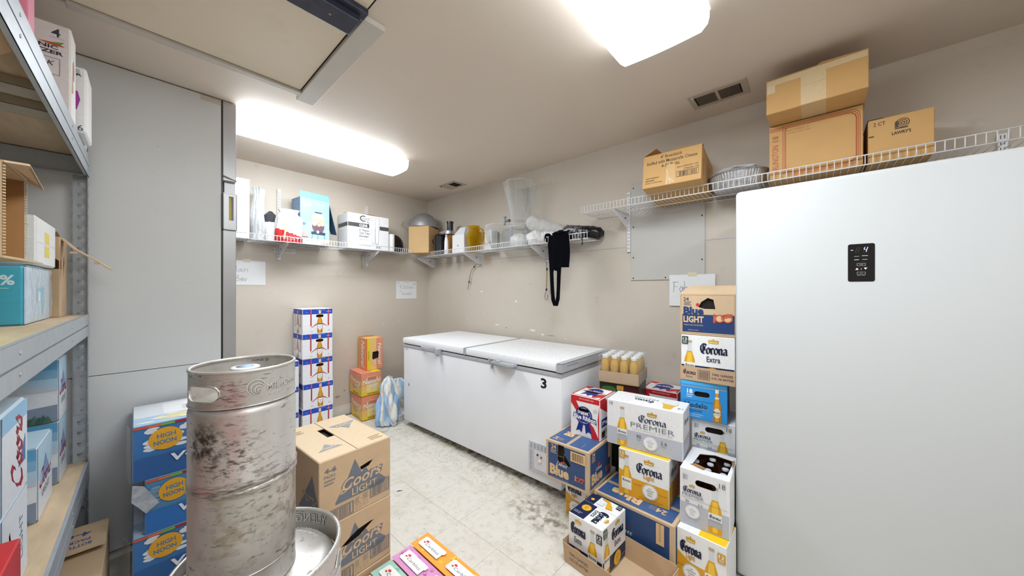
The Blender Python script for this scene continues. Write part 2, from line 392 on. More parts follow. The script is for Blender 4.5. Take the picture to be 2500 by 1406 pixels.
def carton(name, label, cat, loc, rz, w_, d, h, base, art=None, group=None, skip=(), parent=None, rad=.0025, edge=None, cls=True):
    """a paperboard carton; local x along the front from its left, y into the depth; art: face -> function(canvas)"""
    out = bmesh.new(); mats = []
    base = base if isinstance(base, bpy.types.Material) else ink(base)
    mats.append(edge or base)
    pts = []
    r = rad
    for sx in (0, 1):
        for sy in (0, 1):
            for sz in (0, 1):
                X, Y, Z = sx*w_, sy*d, sz*h; a, b, c = (r if sx == 0 else -r), (r if sy == 0 else -r), (r if sz == 0 else -r)
                pts += [(X, Y+b, Z+c), (X+a, Y, Z+c), (X+a, Y+b, Z)]
    vs_ = [out.verts.new(p) for p in pts]
    bmesh.ops.convex_hull(out, input=vs_)
    out.normal_update()
    big = [f for f in out.faces if max(abs(x) for x in f.normal) > .999]
    bmesh.ops.delete(out, geom=big, context='FACES')
    holed = False
    for fn, (O, u, v, n_, fw, fh) in FR(w_, d, h).items():
        if fn in skip: continue
        cv = Canvas(fw, fh, base, r)
        a = (art or {}).get(fn)
        if a: a(cv)
        holed = holed or bool(cv.holes)
        cv.finish(O, u, v, n_, out, mats)
    if parent is not None: return obj(name, out, mats, parent, loc=loc, rz=rz)
    o = obj(name, out, mats, None, loc=loc, rz=rz)
    if holed and not skip:     # near-black box that paints the shade behind the hand holes
        q = .014; box('hole_shade', q, q, q, w_-q, d-q, h-q, mat('hole_shade_dark', (26, 19, 15), .8), o)
    return tag(o, label, cat, group)
def stadium(cx, cy, L_, r, n=5):
    return [(cx+L_/2+r*math.cos(a), cy+r*math.sin(a)) for a in [-math.pi/2+math.pi*i/n for i in range(n+1)]] + \
           [(cx-L_/2+r*math.cos(a), cy+r*math.sin(a)) for a in [math.pi/2+math.pi*i/n for i in range(n+1)]]

# ================================================================== THE ROOM
def struct(o): o['kind'] = 'structure'; return o
M_floor = stain_mat('vinyl_tile', (214, 209, 198), [
    (26, (1, 1, 1), .5, .72, (182, 174, 160), .7, (0, 0, 0), None),
    (90, (1, .35, 1), .62, .68, (138, 128, 110), .6, (2, 0, 0), None),
    (4, (1, 1, 1), .5, .72, (186, 176, 152), .7, (5, 2, 0), None)], rough=.42, bump=.06, bscale=90)
def floor_tile_mat():
    """the tile colours in world space, with the trodden-in dirt along the freezer"""
    m = stain_mat('vinyl_tile_world', (218, 213, 203), [
        (22, (1, 1, 1), .48, .75, (192, 185, 171), .8, (0, 0, 0), None),
        (60, (1, .4, 1), .63, .68, (150, 140, 122), .65, (2, 0, 0), None),
        (3, (1, 1, 1), .52, .7, (196, 186, 162), .6, (5, 2, 0), None),
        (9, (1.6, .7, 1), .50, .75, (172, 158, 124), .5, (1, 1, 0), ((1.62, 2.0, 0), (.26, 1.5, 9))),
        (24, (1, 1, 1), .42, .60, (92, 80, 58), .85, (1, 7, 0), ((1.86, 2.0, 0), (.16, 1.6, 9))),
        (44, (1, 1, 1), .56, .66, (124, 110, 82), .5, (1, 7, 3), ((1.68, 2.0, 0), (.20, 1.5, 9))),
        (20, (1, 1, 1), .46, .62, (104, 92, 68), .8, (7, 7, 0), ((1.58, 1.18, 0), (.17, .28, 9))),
        (16, (1, 1, 1), .50, .66, (150, 140, 116), .6, (9, 7, 0), ((1.5, 2.95, 0), (.3, .2, 9)))], rough=.40, bump=.05, bscale=90)
    nt = m.node_tree; g = nt.nodes.new('ShaderNodeNewGeometry')
    tc = [n for n in nt.nodes if n.type == 'TEX_COORD'][0]
    for l in list(nt.links):
        if l.from_node == tc: nt.links.new(g.outputs['Position'], l.to_socket)
    return m
M_tile = floor_tile_mat()
M_sub = mat('tile_joint', (120, 112, 98), .8, 0, .1)
floor = struct(box('floor', LX, RY, -.06, WX, WY, -.004, M_sub))
tile_me = None; T = .3048
xs = [WX-.02-T*i for i in range(0, 12)]
for i in range(11):
    for j in range(14):
        x1 = WX-.06-T*i; y1 = WY-.05-T*j
        if x1-T < LX-.3 or y1 < -.75: continue
        if tile_me is None:
            bm = bmesh.new(); bx(bm, 0, 0, -.004, T-.0012, T-.0012, 0); t_ = obj('floor_tile', bm, M_tile, floor); tile_me = t_.data
        else:
            t_ = bpy.data.objects.new('floor_tile', tile_me); COL.objects.link(t_); t_.parent = floor
        t_.location = (x1-T, y1-T, random.uniform(-.0002, .0003))
struct(box('ceiling', LX, RY, CEIL, WX, WY, CEIL+.08, M_ceil))
struct(box('wall_right', WX, RY, 0, WX+.1, WY+.1, CEIL, M_wall))
struct(box('wall_back', .2, WY, 0, WX, WY+.1, CEIL, M_wall))
struct(box('wall_left', LX-.1, RY, 0, LX, PY+.1, CEIL, M_wall))
struct(box('wall_rear', LX-.1, RY-.1, 0, WX+.1, RY, CEIL, M_wall))
struct(box('baseboard_back', .45, WY-.012, 0, WX, WY, .1, M_bwall))
struct(box('baseboard_right', WX-.012, RY, 0, WX, WY-.012, .1, M_bwall))
# partition: grey insulated panel, steel jamb
pt = struct(box('wall_partition', LX, PY+.02, 0, .325, PY+.1, CEIL, M_wall))
def panel(name, x0, z0, x1, z1, par):
    return box(name, x0, PY-.005, z0, x1, PY+.02, z1, M_panel, par, .002)
d1 = struct(bpy.data.objects.new('door_1', None)); COL.objects.link(d1)
panel('door_panel', LX+.01, .01, .338, .893, d1); panel('door_panel', LX+.01, .896, .338, CEIL-.006, d1)
box('edge_gasket', .3385, PY+.0, 0, .3455, PY+.1, CEIL-.004, M_black, d1)
bm = bmesh.new(); bx(bm, .346, PY-.004, 0, .408, PY+.14, 1.672, 0, .003); bx(bm, .346, PY-.004, 1.965, .408, PY+.14, CEIL-.004, 0, .003); bx(bm, .356, PY+.03, 1.66, .408, PY+.14, 1.98, 0, .002)
jamb = obj('steel_jamb', bm, M_steel, d1); jamb['label'] = 'brushed stainless steel jamb'
bm = bmesh.new()
cv = Canvas(.064, .21, M_steel, .001); cv.holes = [[(.026, .052), (.048, .052), (.048, .195), (.026, .195)]]
cv.finish((.345, PY-.022, 1.675), (1, 0, 0), (0, 0, 1), (0, -1, 0), bm, mm := [])
bx(bm, .345, PY-.022, 1.672, .348, PY, 1.885); bx(bm, .406, PY-.022, 1.672, .409, PY, 1.885); bx(bm, .345, PY-.022, 1.885, .409, PY, 1.888); bx(bm, .345, PY-.022, 1.672, .409, PY, 1.675)
bx(bm, .37, PY-.008, 1.70, .383, PY-.006, 1.88, len(mm))
obj('strike_plate', bm, mm+[ink('d9c23a')], d1)
bm = bmesh.new(); slab(bm, [(.346, PY-.03, 1.99), (.41, PY-.012, 1.972), (.41, PY+.03, 1.972), (.346, PY+.03, 1.99)], .002)
obj('latch_lip', bm, M_steel, d1)
box('corner_tape', .25, PY-.0075, 2.405, .338, PY-.0055, 2.432, ink('c9c1b4'), d1)
# hatch in the ceiling
hx = struct(bpy.data.objects.new('trim_1', None)); COL.objects.link(hx)
M_hatch = stain_mat('hatch_panel_paint', (232, 219, 197), [(5, (1, 1, 1), .55, .75, (216, 203, 180), .5, (0, 0, 0), None), (22, (.6, 2, 1), .68, .74, (140, 126, 100), .4, (3, 0, 0), None)], rough=.55)
M_trimw = mat('trim_cream', (206, 200, 190), .5, 0, .04, 8)
box('hatch_panel', -.75, 1.25, CEIL-.008, .615, 2.135, CEIL-.001, M_hatch, hx)
box('shadow_gap', -.75, 2.135, CEIL-.005, .632, 2.141, CEIL-.001, M_dark, hx); box('shadow_gap', .615, 1.25, CEIL-.005, .622, 2.137, CEIL-.001, M_dark, hx)
box('long_trim', -.18, 2.141, CEIL-.022, .635, 2.185, CEIL, M_trimw, hx, .004)
box('cross_board', .622, 1.36, CEIL-.024, .712, 2.235, CEIL, M_trimw, hx, .003)
bm = bmesh.new(); bx(bm, .36, 1.35, CEIL-.055, .60, 1.455, CEIL-.024, 0, .004); bx(bm, .40, 1.32, CEIL-.03, .62, 1.37, CEIL-.004, 0, .003); bx(bm, -.1, 1.36, CEIL-.05, .36, 1.45, CEIL-.03, 0, .004)
dk = obj('dark_metal_rail', bm, mat('dark_slate_metal', (56, 60, 76), .4, .3, .15, 30), hx)
box('screw_mark', .50, 1.395, CEIL-.0565, .508, 1.40, CEIL-.055, ink('c8b090'), hx)
# right wall board and its screws
bd = thing('wall_board', 'pale grey rectangular board screwed flat on the wall under the high shelf', 'board', (2.5, 1.019, 1.385))
bm = bmesh.new(); bx(bm, -.009, -.497, 0, 0, 0, .735, 0, .002)
obj('board_face', bm, stain_mat('board_grey', (188, 186, 181), [(6, (1, 1, 1), .5, .8, (194, 190, 184), .6, (0, 0, 0), None), (50, (1, .25, 1), .7, .76, (130, 122, 112), .5, (1, 2, 0), None)], rough=.5), bd)
for y, z in ((-.02, .69), (-.02, .40), (-.02, .17), (-.02, .015), (-.25, .015), (-.48, .42), (-.48, .13), (-.48, .02), (-.48, .63)):
    bm = bmesh.new(); lathe(bm, [(0, .002), (.005, .0012), (.005, 0)], 8); bmesh.ops.rotate(bm, verts=bm.verts, matrix=Matrix.Rotation(R(-90), 3, 'Y'))
    s_ = obj('screw', bm, M_black, bd); s_.location = (-.009, y, z)
# blue snapped line and paint chips on the walls (part of the wall finish)
wr = bpy.data.objects['wall_right']; wb = bpy.data.objects['wall_back']
bm = bmesh.new(); slab(bm, [(WX-.0006, 3.6, 1.632), (WX-.0006, 1.04, 1.636), (WX-.0006, 1.04, 1.6385), (WX-.0006, 3.6, 1.6345)], .0003); slab(bm, [(WX-.0006, .52, 1.639), (WX-.0006, .25, 1.639), (WX-.0006, .25, 1.6415), (WX-.0006, .52, 1.6415)], .0003)
obj('chalk_line', bm, ink('8e93b0'), wr)
rnd = random.Random(4)
def chip(par, wall, a, z, ra, rz_, c='efece6', n=9):
    bm = bmesh.new(); P = []
    for k in range(n):
        t = 2*math.pi*k/n; q = rnd.uniform(.55, 1.2); u, v = a+ra*q*math.cos(t), z+rz_*q*math.sin(t)
        P.append((WX-.0008, u, v) if wall == 'r' else (u, WY-.0008, v))
    slab(bm, P, .0004); obj('paint_chip', bm, ink(c), par)
for a, z, ra, rz_ in ((2.669, 1.297, .022, .008), (2.174, 1.202, .016, .010), (2.439, .95, .03, .006), (1.969, .932, .035, .010), (1.85, .90, .02, .008), (2.9, .99, .008, .006), (1.6, .885, .012, .004)): chip(wr, 'r', a, z, ra, rz_)
for a, z, ra, rz_ in ((1.248, .816, .008, .006), (1.9, .92, .006, .006), (2.1, .95, .007, .005), (1.65, .78, .01, .003), (2.2, .52, .01, .005), (1.5, .93, .006, .005)): chip(wb, 'b', a, z, ra, rz_)
for a, z, ra, rz_ in ((2.3, .93, .02, .005), (1.75, .90, .05, .004), (1.2, .70, .03, .004), (2.0, 1.37, .015, .002)): chip(wr, 'r', a, z, ra, rz_, '8f8678')
for a, z, ra, rz_ in ((1.40, .20, .03, .012), (1.30, .26, .02, .006), (1.47, .25, .012, .01)): chip(wb, 'b', a, z, ra, rz_, 'a09484')

# ================================================================== LIGHT FIXTURES
def lens_mat():
    m = bpy.data.materials.new('lit_acrylic_lens'); m.use_nodes = True; nt = m.node_tree; b = nt.nodes['Principled BSDF']; L = nt.links
    b.inputs['Base Color'].default_value = lin('e9edf0'); b.inputs['Roughness'].default_value = .35
    b.inputs['Emission Color'].default_value = (.90, .965, 1.02, 1)
    tc = nt.nodes.new('ShaderNodeTexCoord'); sp = nt.nodes.new('ShaderNodeSeparateXYZ'); L.new(tc.outputs['Object'], sp.inputs[0])
    # two tubes inside: brighter bands, dimmer toward the ends of the diffuser
    def band(y0):
        s = nt.nodes.new('ShaderNodeMath'); s.operation = 'SUBTRACT'; L.new(sp.outputs['Y'], s.inputs[0]); s.inputs[1].default_value = y0
        a = nt.nodes.new('ShaderNodeMath'); a.operation = 'ABSOLUTE'; L.new(s.outputs[0], a.inputs[0])
        r = nt.nodes.new('ShaderNodeMapRange'); r.interpolation_type = 'SMOOTHERSTEP'; r.inputs[1].default_value = .0; r.inputs[2].default_value = .17; r.inputs[3].default_value = 1; r.inputs[4].default_value = 0
        L.new(a.outputs[0], r.inputs[0]); return r.outputs[0]
    a = nt.nodes.new('ShaderNodeMath'); a.operation = 'MAXIMUM'; L.new(band(.075), a.inputs[0]); L.new(band(-.075), a.inputs[1])
    ax = nt.nodes.new('ShaderNodeMath'); ax.operation = 'ABSOLUTE'; L.new(sp.outputs['X'], ax.inputs[0])
    e = nt.nodes.new('ShaderNodeMapRange'); e.interpolation_type = 'SMOOTHSTEP'; e.inputs[1].default_value = .47; e.inputs[2].default_value = .60; e.inputs[3].default_value = 1; e.inputs[4].default_value = 0
    L.new(ax.outputs[0], e.inputs[0])
    mu = nt.nodes.new('ShaderNodeMath'); mu.operation = 'MULTIPLY'; L.new(a.outputs[0], mu.inputs[0]); L.new(e.outputs[0], mu.inputs[1])
    r = nt.nodes.new('ShaderNodeMapRange'); r.inputs[3].default_value = .034*LENS_POWER; r.inputs[4].default_value = LENS_POWER*1.25
    L.new(mu.outputs[0], r.inputs[0]); L.new(r.outputs[0], b.inputs['Emission Strength'])
    return m
M_lens = lens_mat()
def fixture(x0, x1, y0, y1, label, name='ceiling_light'):
    cx, cy = (x0+x1)/2, (y0+y1)/2; lx, ly = (x1-x0)/2, (y1-y0)/2
    t = thing(name, label, 'light fixture', (cx, cy, CEIL), 0)
    bm = bmesh.new(); bx(bm, -lx+.01, -ly+.01, -.02, lx-.01, ly-.01, 0)
    obj('fixture_base', bm, mat('fixture_white', (225, 225, 222), .5), t)
    bm = bmesh.new(); n = 10; rows = []
    prof = [(-ly, -.006), (-ly, -.03), (-ly+.006, -.055)]+[(-ly+.03+(2*ly-.06)*k/n, -.078-.006*math.sin(math.pi*k/n)) for k in range(n+1)]+[(ly-.006, -.055), (ly, -.03), (ly, -.006)]
    nx = 12
    for i in range(nx+1):
        X = -lx+2*lx*i/nx; rows.append([bm.verts.new((X, y, z)) for y, z in prof])
    for A, B in zip(rows, rows[1:]):
        for k in range(len(prof)-1): bm.faces.new((A[k], A[k+1], B[k+1], B[k])).smooth = True
    bm.faces.new(rows[0]); bm.faces.new(rows[-1][::-1])
    obj('diffuser', bm, M_lens, t)
    return t
f1 = fixture(.36, 1.585, 2.618, 2.925, 'long lit fluorescent ceiling light over the back wall shelf', 'ceiling_light')
f2 = fixture(.315, 1.535, .305, .685, 'wide lit fluorescent ceiling light nearest the camera')
# added fill light behind the camera, unseen, brightens the grey panel
rear_fill = fixture(-.3, .95, -1.35, -1.03, 'added fluorescent fill light on the ceiling at the unseen rear of the room')

# ceiling vents
def vent(x0, x1, y0, y1, label, n, mode):
    t = thing('ceiling_vent', label, 'vent', ((x0+x1)/2, (y0+y1)/2, CEIL)); lx, ly = (x1-x0)/2, (y1-y0)/2
    Mv = mat('vent_paint', (186, 172, 156), .5)
    bm = bmesh.new(); b_ = .028
    for q in ((-lx, -ly, lx, -ly+b_), (-lx, ly-b_, lx, ly), (-lx, -ly+b_, -lx+b_, ly-b_), (lx-b_, -ly+b_, lx, ly-b_)): bx(bm, q[0], q[1], -.006, q[2], q[3], 0)
    if mode == 2: bx(bm, -lx+b_, -.007, -.005, lx-b_, .007, 0)
    obj('vent_frame', bm, Mv, t)
    box('duct_opening', -lx+b_, -ly+b_, -.0012, lx-b_, ly-b_, -.0004, M_dark, t)
    me = None
    for k in range(n):
        y = -ly+b_+.008+(2*ly-2*b_-.016)*(k+.5)/n
        if mode == 2 and abs(y) < .009: continue
        if mode == 1 and y < 0: continue
        if me is None:
            bm = bmesh.new(); slab(bm, [(-lx+b_, -.0022, -.001), (lx-b_, -.0022, -.001), (lx-b_, .0022, -.006), (-lx+b_, .0022, -.006)], .0008)
            s_ = obj('slat', bm, mat('slat_paint', (128, 116, 102), .5), t); me = s_.data
        else: s_ = bpy.data.objects.new('slat', me); COL.objects.link(s_); s_.parent = t
        s_.location = (0, y, 0)
    return t
v1 = vent(2.155, 2.325, .26, .545, 'slatted ceiling vent near the stacked cardboard boxes', 26, 2)
box('damper_lever', -.078, .112, -.018, -.07, .122, -.004, M_trimw, v1)
v2 = vent(2.19, 2.36, 2.76, 3.02, 'small square-mouthed ceiling vent above the room corner', 20, 1)
box('blank_plate', -.057, .0, -.0065, .057, .1, -.0062, mat('vent_paint', (186, 172, 156), .5), v2)
box('damper_lever', -.075, .095, -.02, -.069, .102, -.004, M_black, v2)

# ================================================================== WIRE SHELVES
def wire_shelf(label, O, ux, uy, length, depth, lip=.045, pitch=.0254, brackets=(), standards=(), dz=.30):
    """O: back corner at the wall; ux along the wall, uy out of the wall"""
    t = thing('wire_shelf', label, 'shelf', O)
    ux, uy, uz = Vector(ux), Vector(uy), Vector((0, 0, 1))
    P = lambda a, b, c: ux*a+uy*b+uz*c
    rails = [(.004, 0), (depth*.5, -.004), (depth, 0), (depth, lip)]
    for b, c in rails:
        bm = bmesh.new(); tube(bm, [P(0, b, c), P(length, b, c)], .0028 if b < depth else .0032, 8); obj('rail', bm, M_wire, t)
    bm = bmesh.new(); tube(bm, [P(0, .0, .0035), P(0, depth-.001, .0035), P(0, depth+.0015, .008), P(0, depth+.0015, lip)], .0019, 6)
    me = None; n = int(length/pitch)
    for k in range(n+1):
        if me is None: o = obj('wire', bm, M_wire, t); me = o.data
        else: o = bpy.data.objects.new('wire', me); COL.objects.link(o); o.parent = t
        o.location = ux*(k*pitch+.004)
    for a in brackets:
        bm = bmesh.new(); q = ux*.0015
        slab(bm, [P(a, .012, -.006)+q, P(a, depth-.01, -.006)+q, P(a, depth-.01, -.018)+q, P(a, .05, -.105)+q, P(a, .012, -.115)+q], .003)
        slab(bm, [P(a-.007, .012, -.004), P(a+.007, .012, -.004), P(a+.007, depth-.01, -.004), P(a-.007, depth-.01, -.004)], .002)
        br = obj('shelf_bracket', bm, M_wire, t)
        bm = bmesh.new(); c_ = P(a, .07, -.04)
        for s in (-1, 1): slab(bm, [P(a, .062, -.035)+q*1.2*s, P(a, .08, -.035)+q*1.2*s, P(a, .08, -.045)+q*1.2*s, P(a, .062, -.045)+q*1.2*s], .0006)
        obj('bracket_slot', bm, M_rackdark, br)
    for a, z0, z1 in standards:
        bm = bmesh.new(); h = z1-z0; cv = Canvas(.026, h, M_wire, .0005)
        k = 0; z = .02
        while z < h-.02:
            for x in (.0065, .0165): cv.rect(x, z, x+.0035, z+.016, '6d6f76'); cv.k -= 1
            z += .0254 if k % 2 else .028; k += 1
        mm = []
        cv.finish(P(a, .0, z0)-ux*.013+uy*.013 if ux.cross(uz).dot(uy) > 0 else P(a, .0, z0)+ux*.013+uy*.013, ux if ux.cross(uz).dot(uy) > 0 else -ux, (0, 0, 1), uy, bm, mm)
        for s in (-1, 1): slab(bm, [P(a+s*.013, .0005, z0), P(a+s*.013, .013, z0), P(a+s*.013, .013, z1), P(a+s*.013, .0005, z1)], .0015)
        obj('wall_standard', bm, mm, t)
    return t
ZL, ZB, ZU = 1.70, 1.726, 1.888
wire_shelf('white wire shelf on the back wall above the striped towels', (.44, WY, ZB), (1, 0, 0), (0, -1, 0), 1.63, .30,
    brackets=(.442, 1.265), standards=((.442, 1.588-ZB, 2.243-ZB), (1.265, 1.574-ZB, 2.233-ZB)))
wire_shelf('lower white wire shelf on the right wall above the chest freezer', (WX, 1.245, ZL), (0, 1, 0), (-1, 0, 0), 2.41, .255,
    brackets=(.548, 1.43, 2.276), standards=((.548, 1.565-ZL, -.01), (1.43, 1.586-ZL, -.01), (2.276, 1.592-ZL, -.01)))
wire_shelf('high white wire shelf on the right wall above the tall white fridge', (WX, -.95, ZU), (0, 1, 0), (-1, 0, 0), 2.245, .27,
    brackets=(1.985,), standards=((1.985, 1.599-ZU, 2.053-ZU), (.335, -.05, .10)))

# ================================================================== PRINTED CARTONS
NAVY, GOLD = '0f1f4a', 'c9952a'
def hand_hole(cv, cx, cy, L_=.075, r=.015): cv.holes.append(stadium(cx, cy, L_, r))
def badge(cv, x, y, n, c, fg='f4f2ec', w_=.030, h=.040):
    cv.rect(x, y, x+w_, y+h, c); cv.text(n, x+w_/2, y+h*.68, h*.34, fg, w_*.7, .02); cv.lines(x+w_*.16, x+w_*.84, y+h*.36, 3, h*.11, fg, .0014)
def seal(cv, cx, cy, r, fill, ink_, words=('LA', 'CERVEZA', 'MAS', 'FINA')):
    cv.ell(cx, cy, r, r, fill, 26); cv.ring(cx, cy, r*.94, r*.04, ink_, 26)
    for i, t in enumerate(words): cv.text(t, cx, cy+r*(.46-.3*i), r*.17, ink_, r*(.3 if len(t) < 3 else 1.0 if len(t) > 5 else .6))
def corona_side(kind, n='12', full=True, bl='left', hole=None):
    """white face of the bottle cartons; kind: extra / light / premier"""
    def f(cv):
        W, H = cv.w, cv.h
        if kind == 'light':
            cv.poly([(.0025, .0025), (W-.0025, .0025), (W-.0025, H*.40), (W*.3, H*.42), (.0025, H*.56)], 'dda01c')
        elif kind == 'extra':
            cv.rect(.0025, .0025, W-.0025, H*.33, NAVY)
        else:
            cv.rect(.0025, .0025, W-.0025, H*.40, 'b9bcc6')
            for i in range(34):
                x = .01+i*(W-.02)/34; cv.rect(x, H*.41, x+.0006, H*.97, 'cfd0d4'); cv.k -= 1
            cv.k += 1
        left = bl == 'left'
        bxx = W*(.17 if kind != 'premier' or W < .3 else .22) if left else W*.72
        fs = .86 if hole is None else .8
        q = cv.bottle(bxx, H*.03, H*fs, 'corona', 'f2efe4' if kind != 'premier' else 'e6e8ea', 'a9aeb6' if kind == 'premier' else None)
        cv.corona(bxx, H*.03+H*fs*.35, H*.06, q*1.7)
        if kind == 'premier': cv.text('PREMIER', bxx, H*.03+H*fs*.27, H*.035, '8b9098', q*1.7)
        tx = W*.62 if left else W*.30; tw = W*.50 if left else W*.44
        if kind == 'light':
            cv.crown(tx, H*.86, W*.2, H*.11); cv.corona(tx, H*.69, H*.2, tw)
            cv.text('Light', tx, H*.52, H*.12, GOLD, tw*.42, .02)
            seal(cv, tx+W*.02, H*.24, H*.16, 'f1efe6', '39466a')
            cv.text('IMPORTED', tx-W*.22, H*.31, H*.02, '5b3a12'); cv.text('99 CALORIES', tx+W*.26, H*.25, H*.02, '5b3a12')
            cv.lines(tx-W*.2, tx+W*.28, H*.075, 2, H*.035, '6b4210', .0014)
        elif kind == 'extra':
            cv.crown(tx, H*.90, W*.2, H*.10, 'd2a72e'); cv.corona(tx, H*.73, H*.22, tw)
            cv.text('Extra', tx, H*.50, H*.12, NAVY, tw*.5, .01)
            seal(cv, tx-W*.02, H*.17, H*.15, 'eab52a', '5b4310'); cv.text('IMPORTED', tx+W*.24, H*.13, H*.018, 'd8d8e0')
        else:
            if hole is None:
                cv.crown(tx, H*.84, W*.13, H*.10, 'b98d2c'); cv.corona(tx, H*.71, H*.15, W*.36)
                cv.text('PREMIER', tx, H*.545, H*.10, '757982', W*.56, -.006); cv.text('THE EXCEPTIONAL LIGHT BEER', tx, H*.45, H*.026, 'a3a6ad', W*.52)
                seal(cv, tx-W*.02, H*.22, H*.15, 'e9e9ec', 'a0a3ab')
                cv.text('90', tx-W*.17, H*.31, H*.075, '4c5058'); cv.text('CALS', tx-W*.17, H*.235, H*.02, '4c5058')
                cv.text('2.6', tx+W*.15, H*.29, H*.075, '4c5058'); cv.text('CARBS', tx+W*.15, H*.215, H*.02, '4c5058')
                cv.lines(tx-W*.14, tx+W*.14, H*.05, 2, H*.02, '8f929a', .0008)
            else:
                cv.crown(tx-W*.04, H*.72, W*.12, H*.05, 'b98d2c'); cv.corona(tx-W*.04, H*.64, H*.10, W*.38)
                cv.text('PREMIER', tx-W*.02, H*.545, H*.055, '7f838b', W*.44)
                cv.rect(.006, H*.485, W-.006, H*.489, '45484e')
                cv.text('90', W*.16, H*.43, H*.045, '5c6068'); cv.text('2.6', W*.43, H*.425, H*.045, '5c6068')
                seal(cv, W*.27, H*.27, H*.12, 'e9e9ec', 'a0a3ab')
                cv.lines(W*.08, W*.48, H*.1, 3, H*.03, '9a9da5', .0008)
                cv.text('18', W*.86, H*.88, H*.085, '5c6068'); cv.barcode(W*.06, H*.80, W*.19, H*.92, '6a6e76', fr=0)
        if n and hole is None and kind != 'premier':
            if left: badge(cv, W*.02, H*.80, n, '1f3d3b' if kind == 'extra' else GOLD)
            else: badge(cv, W*.84, H*.70, n, '2b2f3a' if kind == 'extra' else GOLD)
        if n == '18' and hole is None: cv.text('18', W*.065, H*.93, H*.07, '4c5058')
        if hole: hand_hole(cv, *hole)
    return f
def corona_top(kind):
    def f(cv):
        W, D = cv.w, cv.h
        if kind == 'premier':
            cv.rect(W*.0+.003, .003, W*.3, D-.003, 'e4e5e8'); cv.corona(W*.46, D*.45, D*.22, W*.26, rot=math.pi); cv.text('PREMIER', W*.46, D*.68, D*.14, '8b9098', W*.34, rot=math.pi)
            cv.poly([(W*.74, D*.1), (W*.84, D*.1), (W*.86, D*.4), (W*.9, D*.6), (W*.68, D*.6), (W*.72, D*.4)], 'dcae3a'); cv.rect(W*.7, D*.5, W*.88, D*.9, 'dfe1e6')
            cv.text('18', W*.94, D*.3, D*.12, '8b9098', rot=math.pi)
        elif kind == 'light':
            cv.rect(W*.45, .003, W-.003, D-.003, 'f0c419'); cv.frame(W*.05, D*.45, W*.25, D*.85, .003, GOLD); cv.text('12', W*.15, D*.65, D*.28, GOLD)
            cv.poly([(W*.28, D*.95), (W*.5, D*.5), (W*.58, D*.95)], 'dda01c')
        else:
            cv.rect(.003, .003, W-.003, D*.33, 'f2f2f2'); cv.rect(.003, D*.5, W*.5, D-.003, NAVY)
    return f
def m12_top(cv):     # the pack that sits in the open tray
    W, D = cv.w, cv.h
    cv.rect(.003, .003, W*.44, D*.60, NAVY); cv.rect(.003, D*.60, W*.30, D-.003, NAVY)
    seal(cv, W*.25, D*.40, W*.13, 'eab52a', '5b4310'); cv.lines(W*.06, W*.3, D*.16, 2, .010, 'dfe3ee', .002)
    cv.corona(W*.74, D*.30, W*.24, D*.46, rot=R(-90)); cv.text('Extra', W*.55, D*.34, W*.13, NAVY, D*.24, rot=R(-90)); cv.crown(W*.92, D*.30, .030, .020, 'd2a72e', R(-90))
    cv.rect(.003, D*.597, W-.003, D*.602, 'b9bcc4')
    cv.poly([(W*.36, D*.93), (W*.54, D*.90), (W*.62, D*.66), (W*.80, D*.70), (W*.74, D*.80), (W*.56, D*.97), (W*.38, D*.97)], 'e0a81f')
    cv.rect(W*.34, D*.68, W*.52, D*.84, 'dfe3e8'); cv.ell(W*.18, D*.76, W*.05, W*.05, 'eab52a', 12); cv.rect(W*.82, D*.82, W*.95, D*.96, '232c3e'); cv.text('12', W*.885, D*.89, W*.09, 'f2f2f2', rot=R(-90))
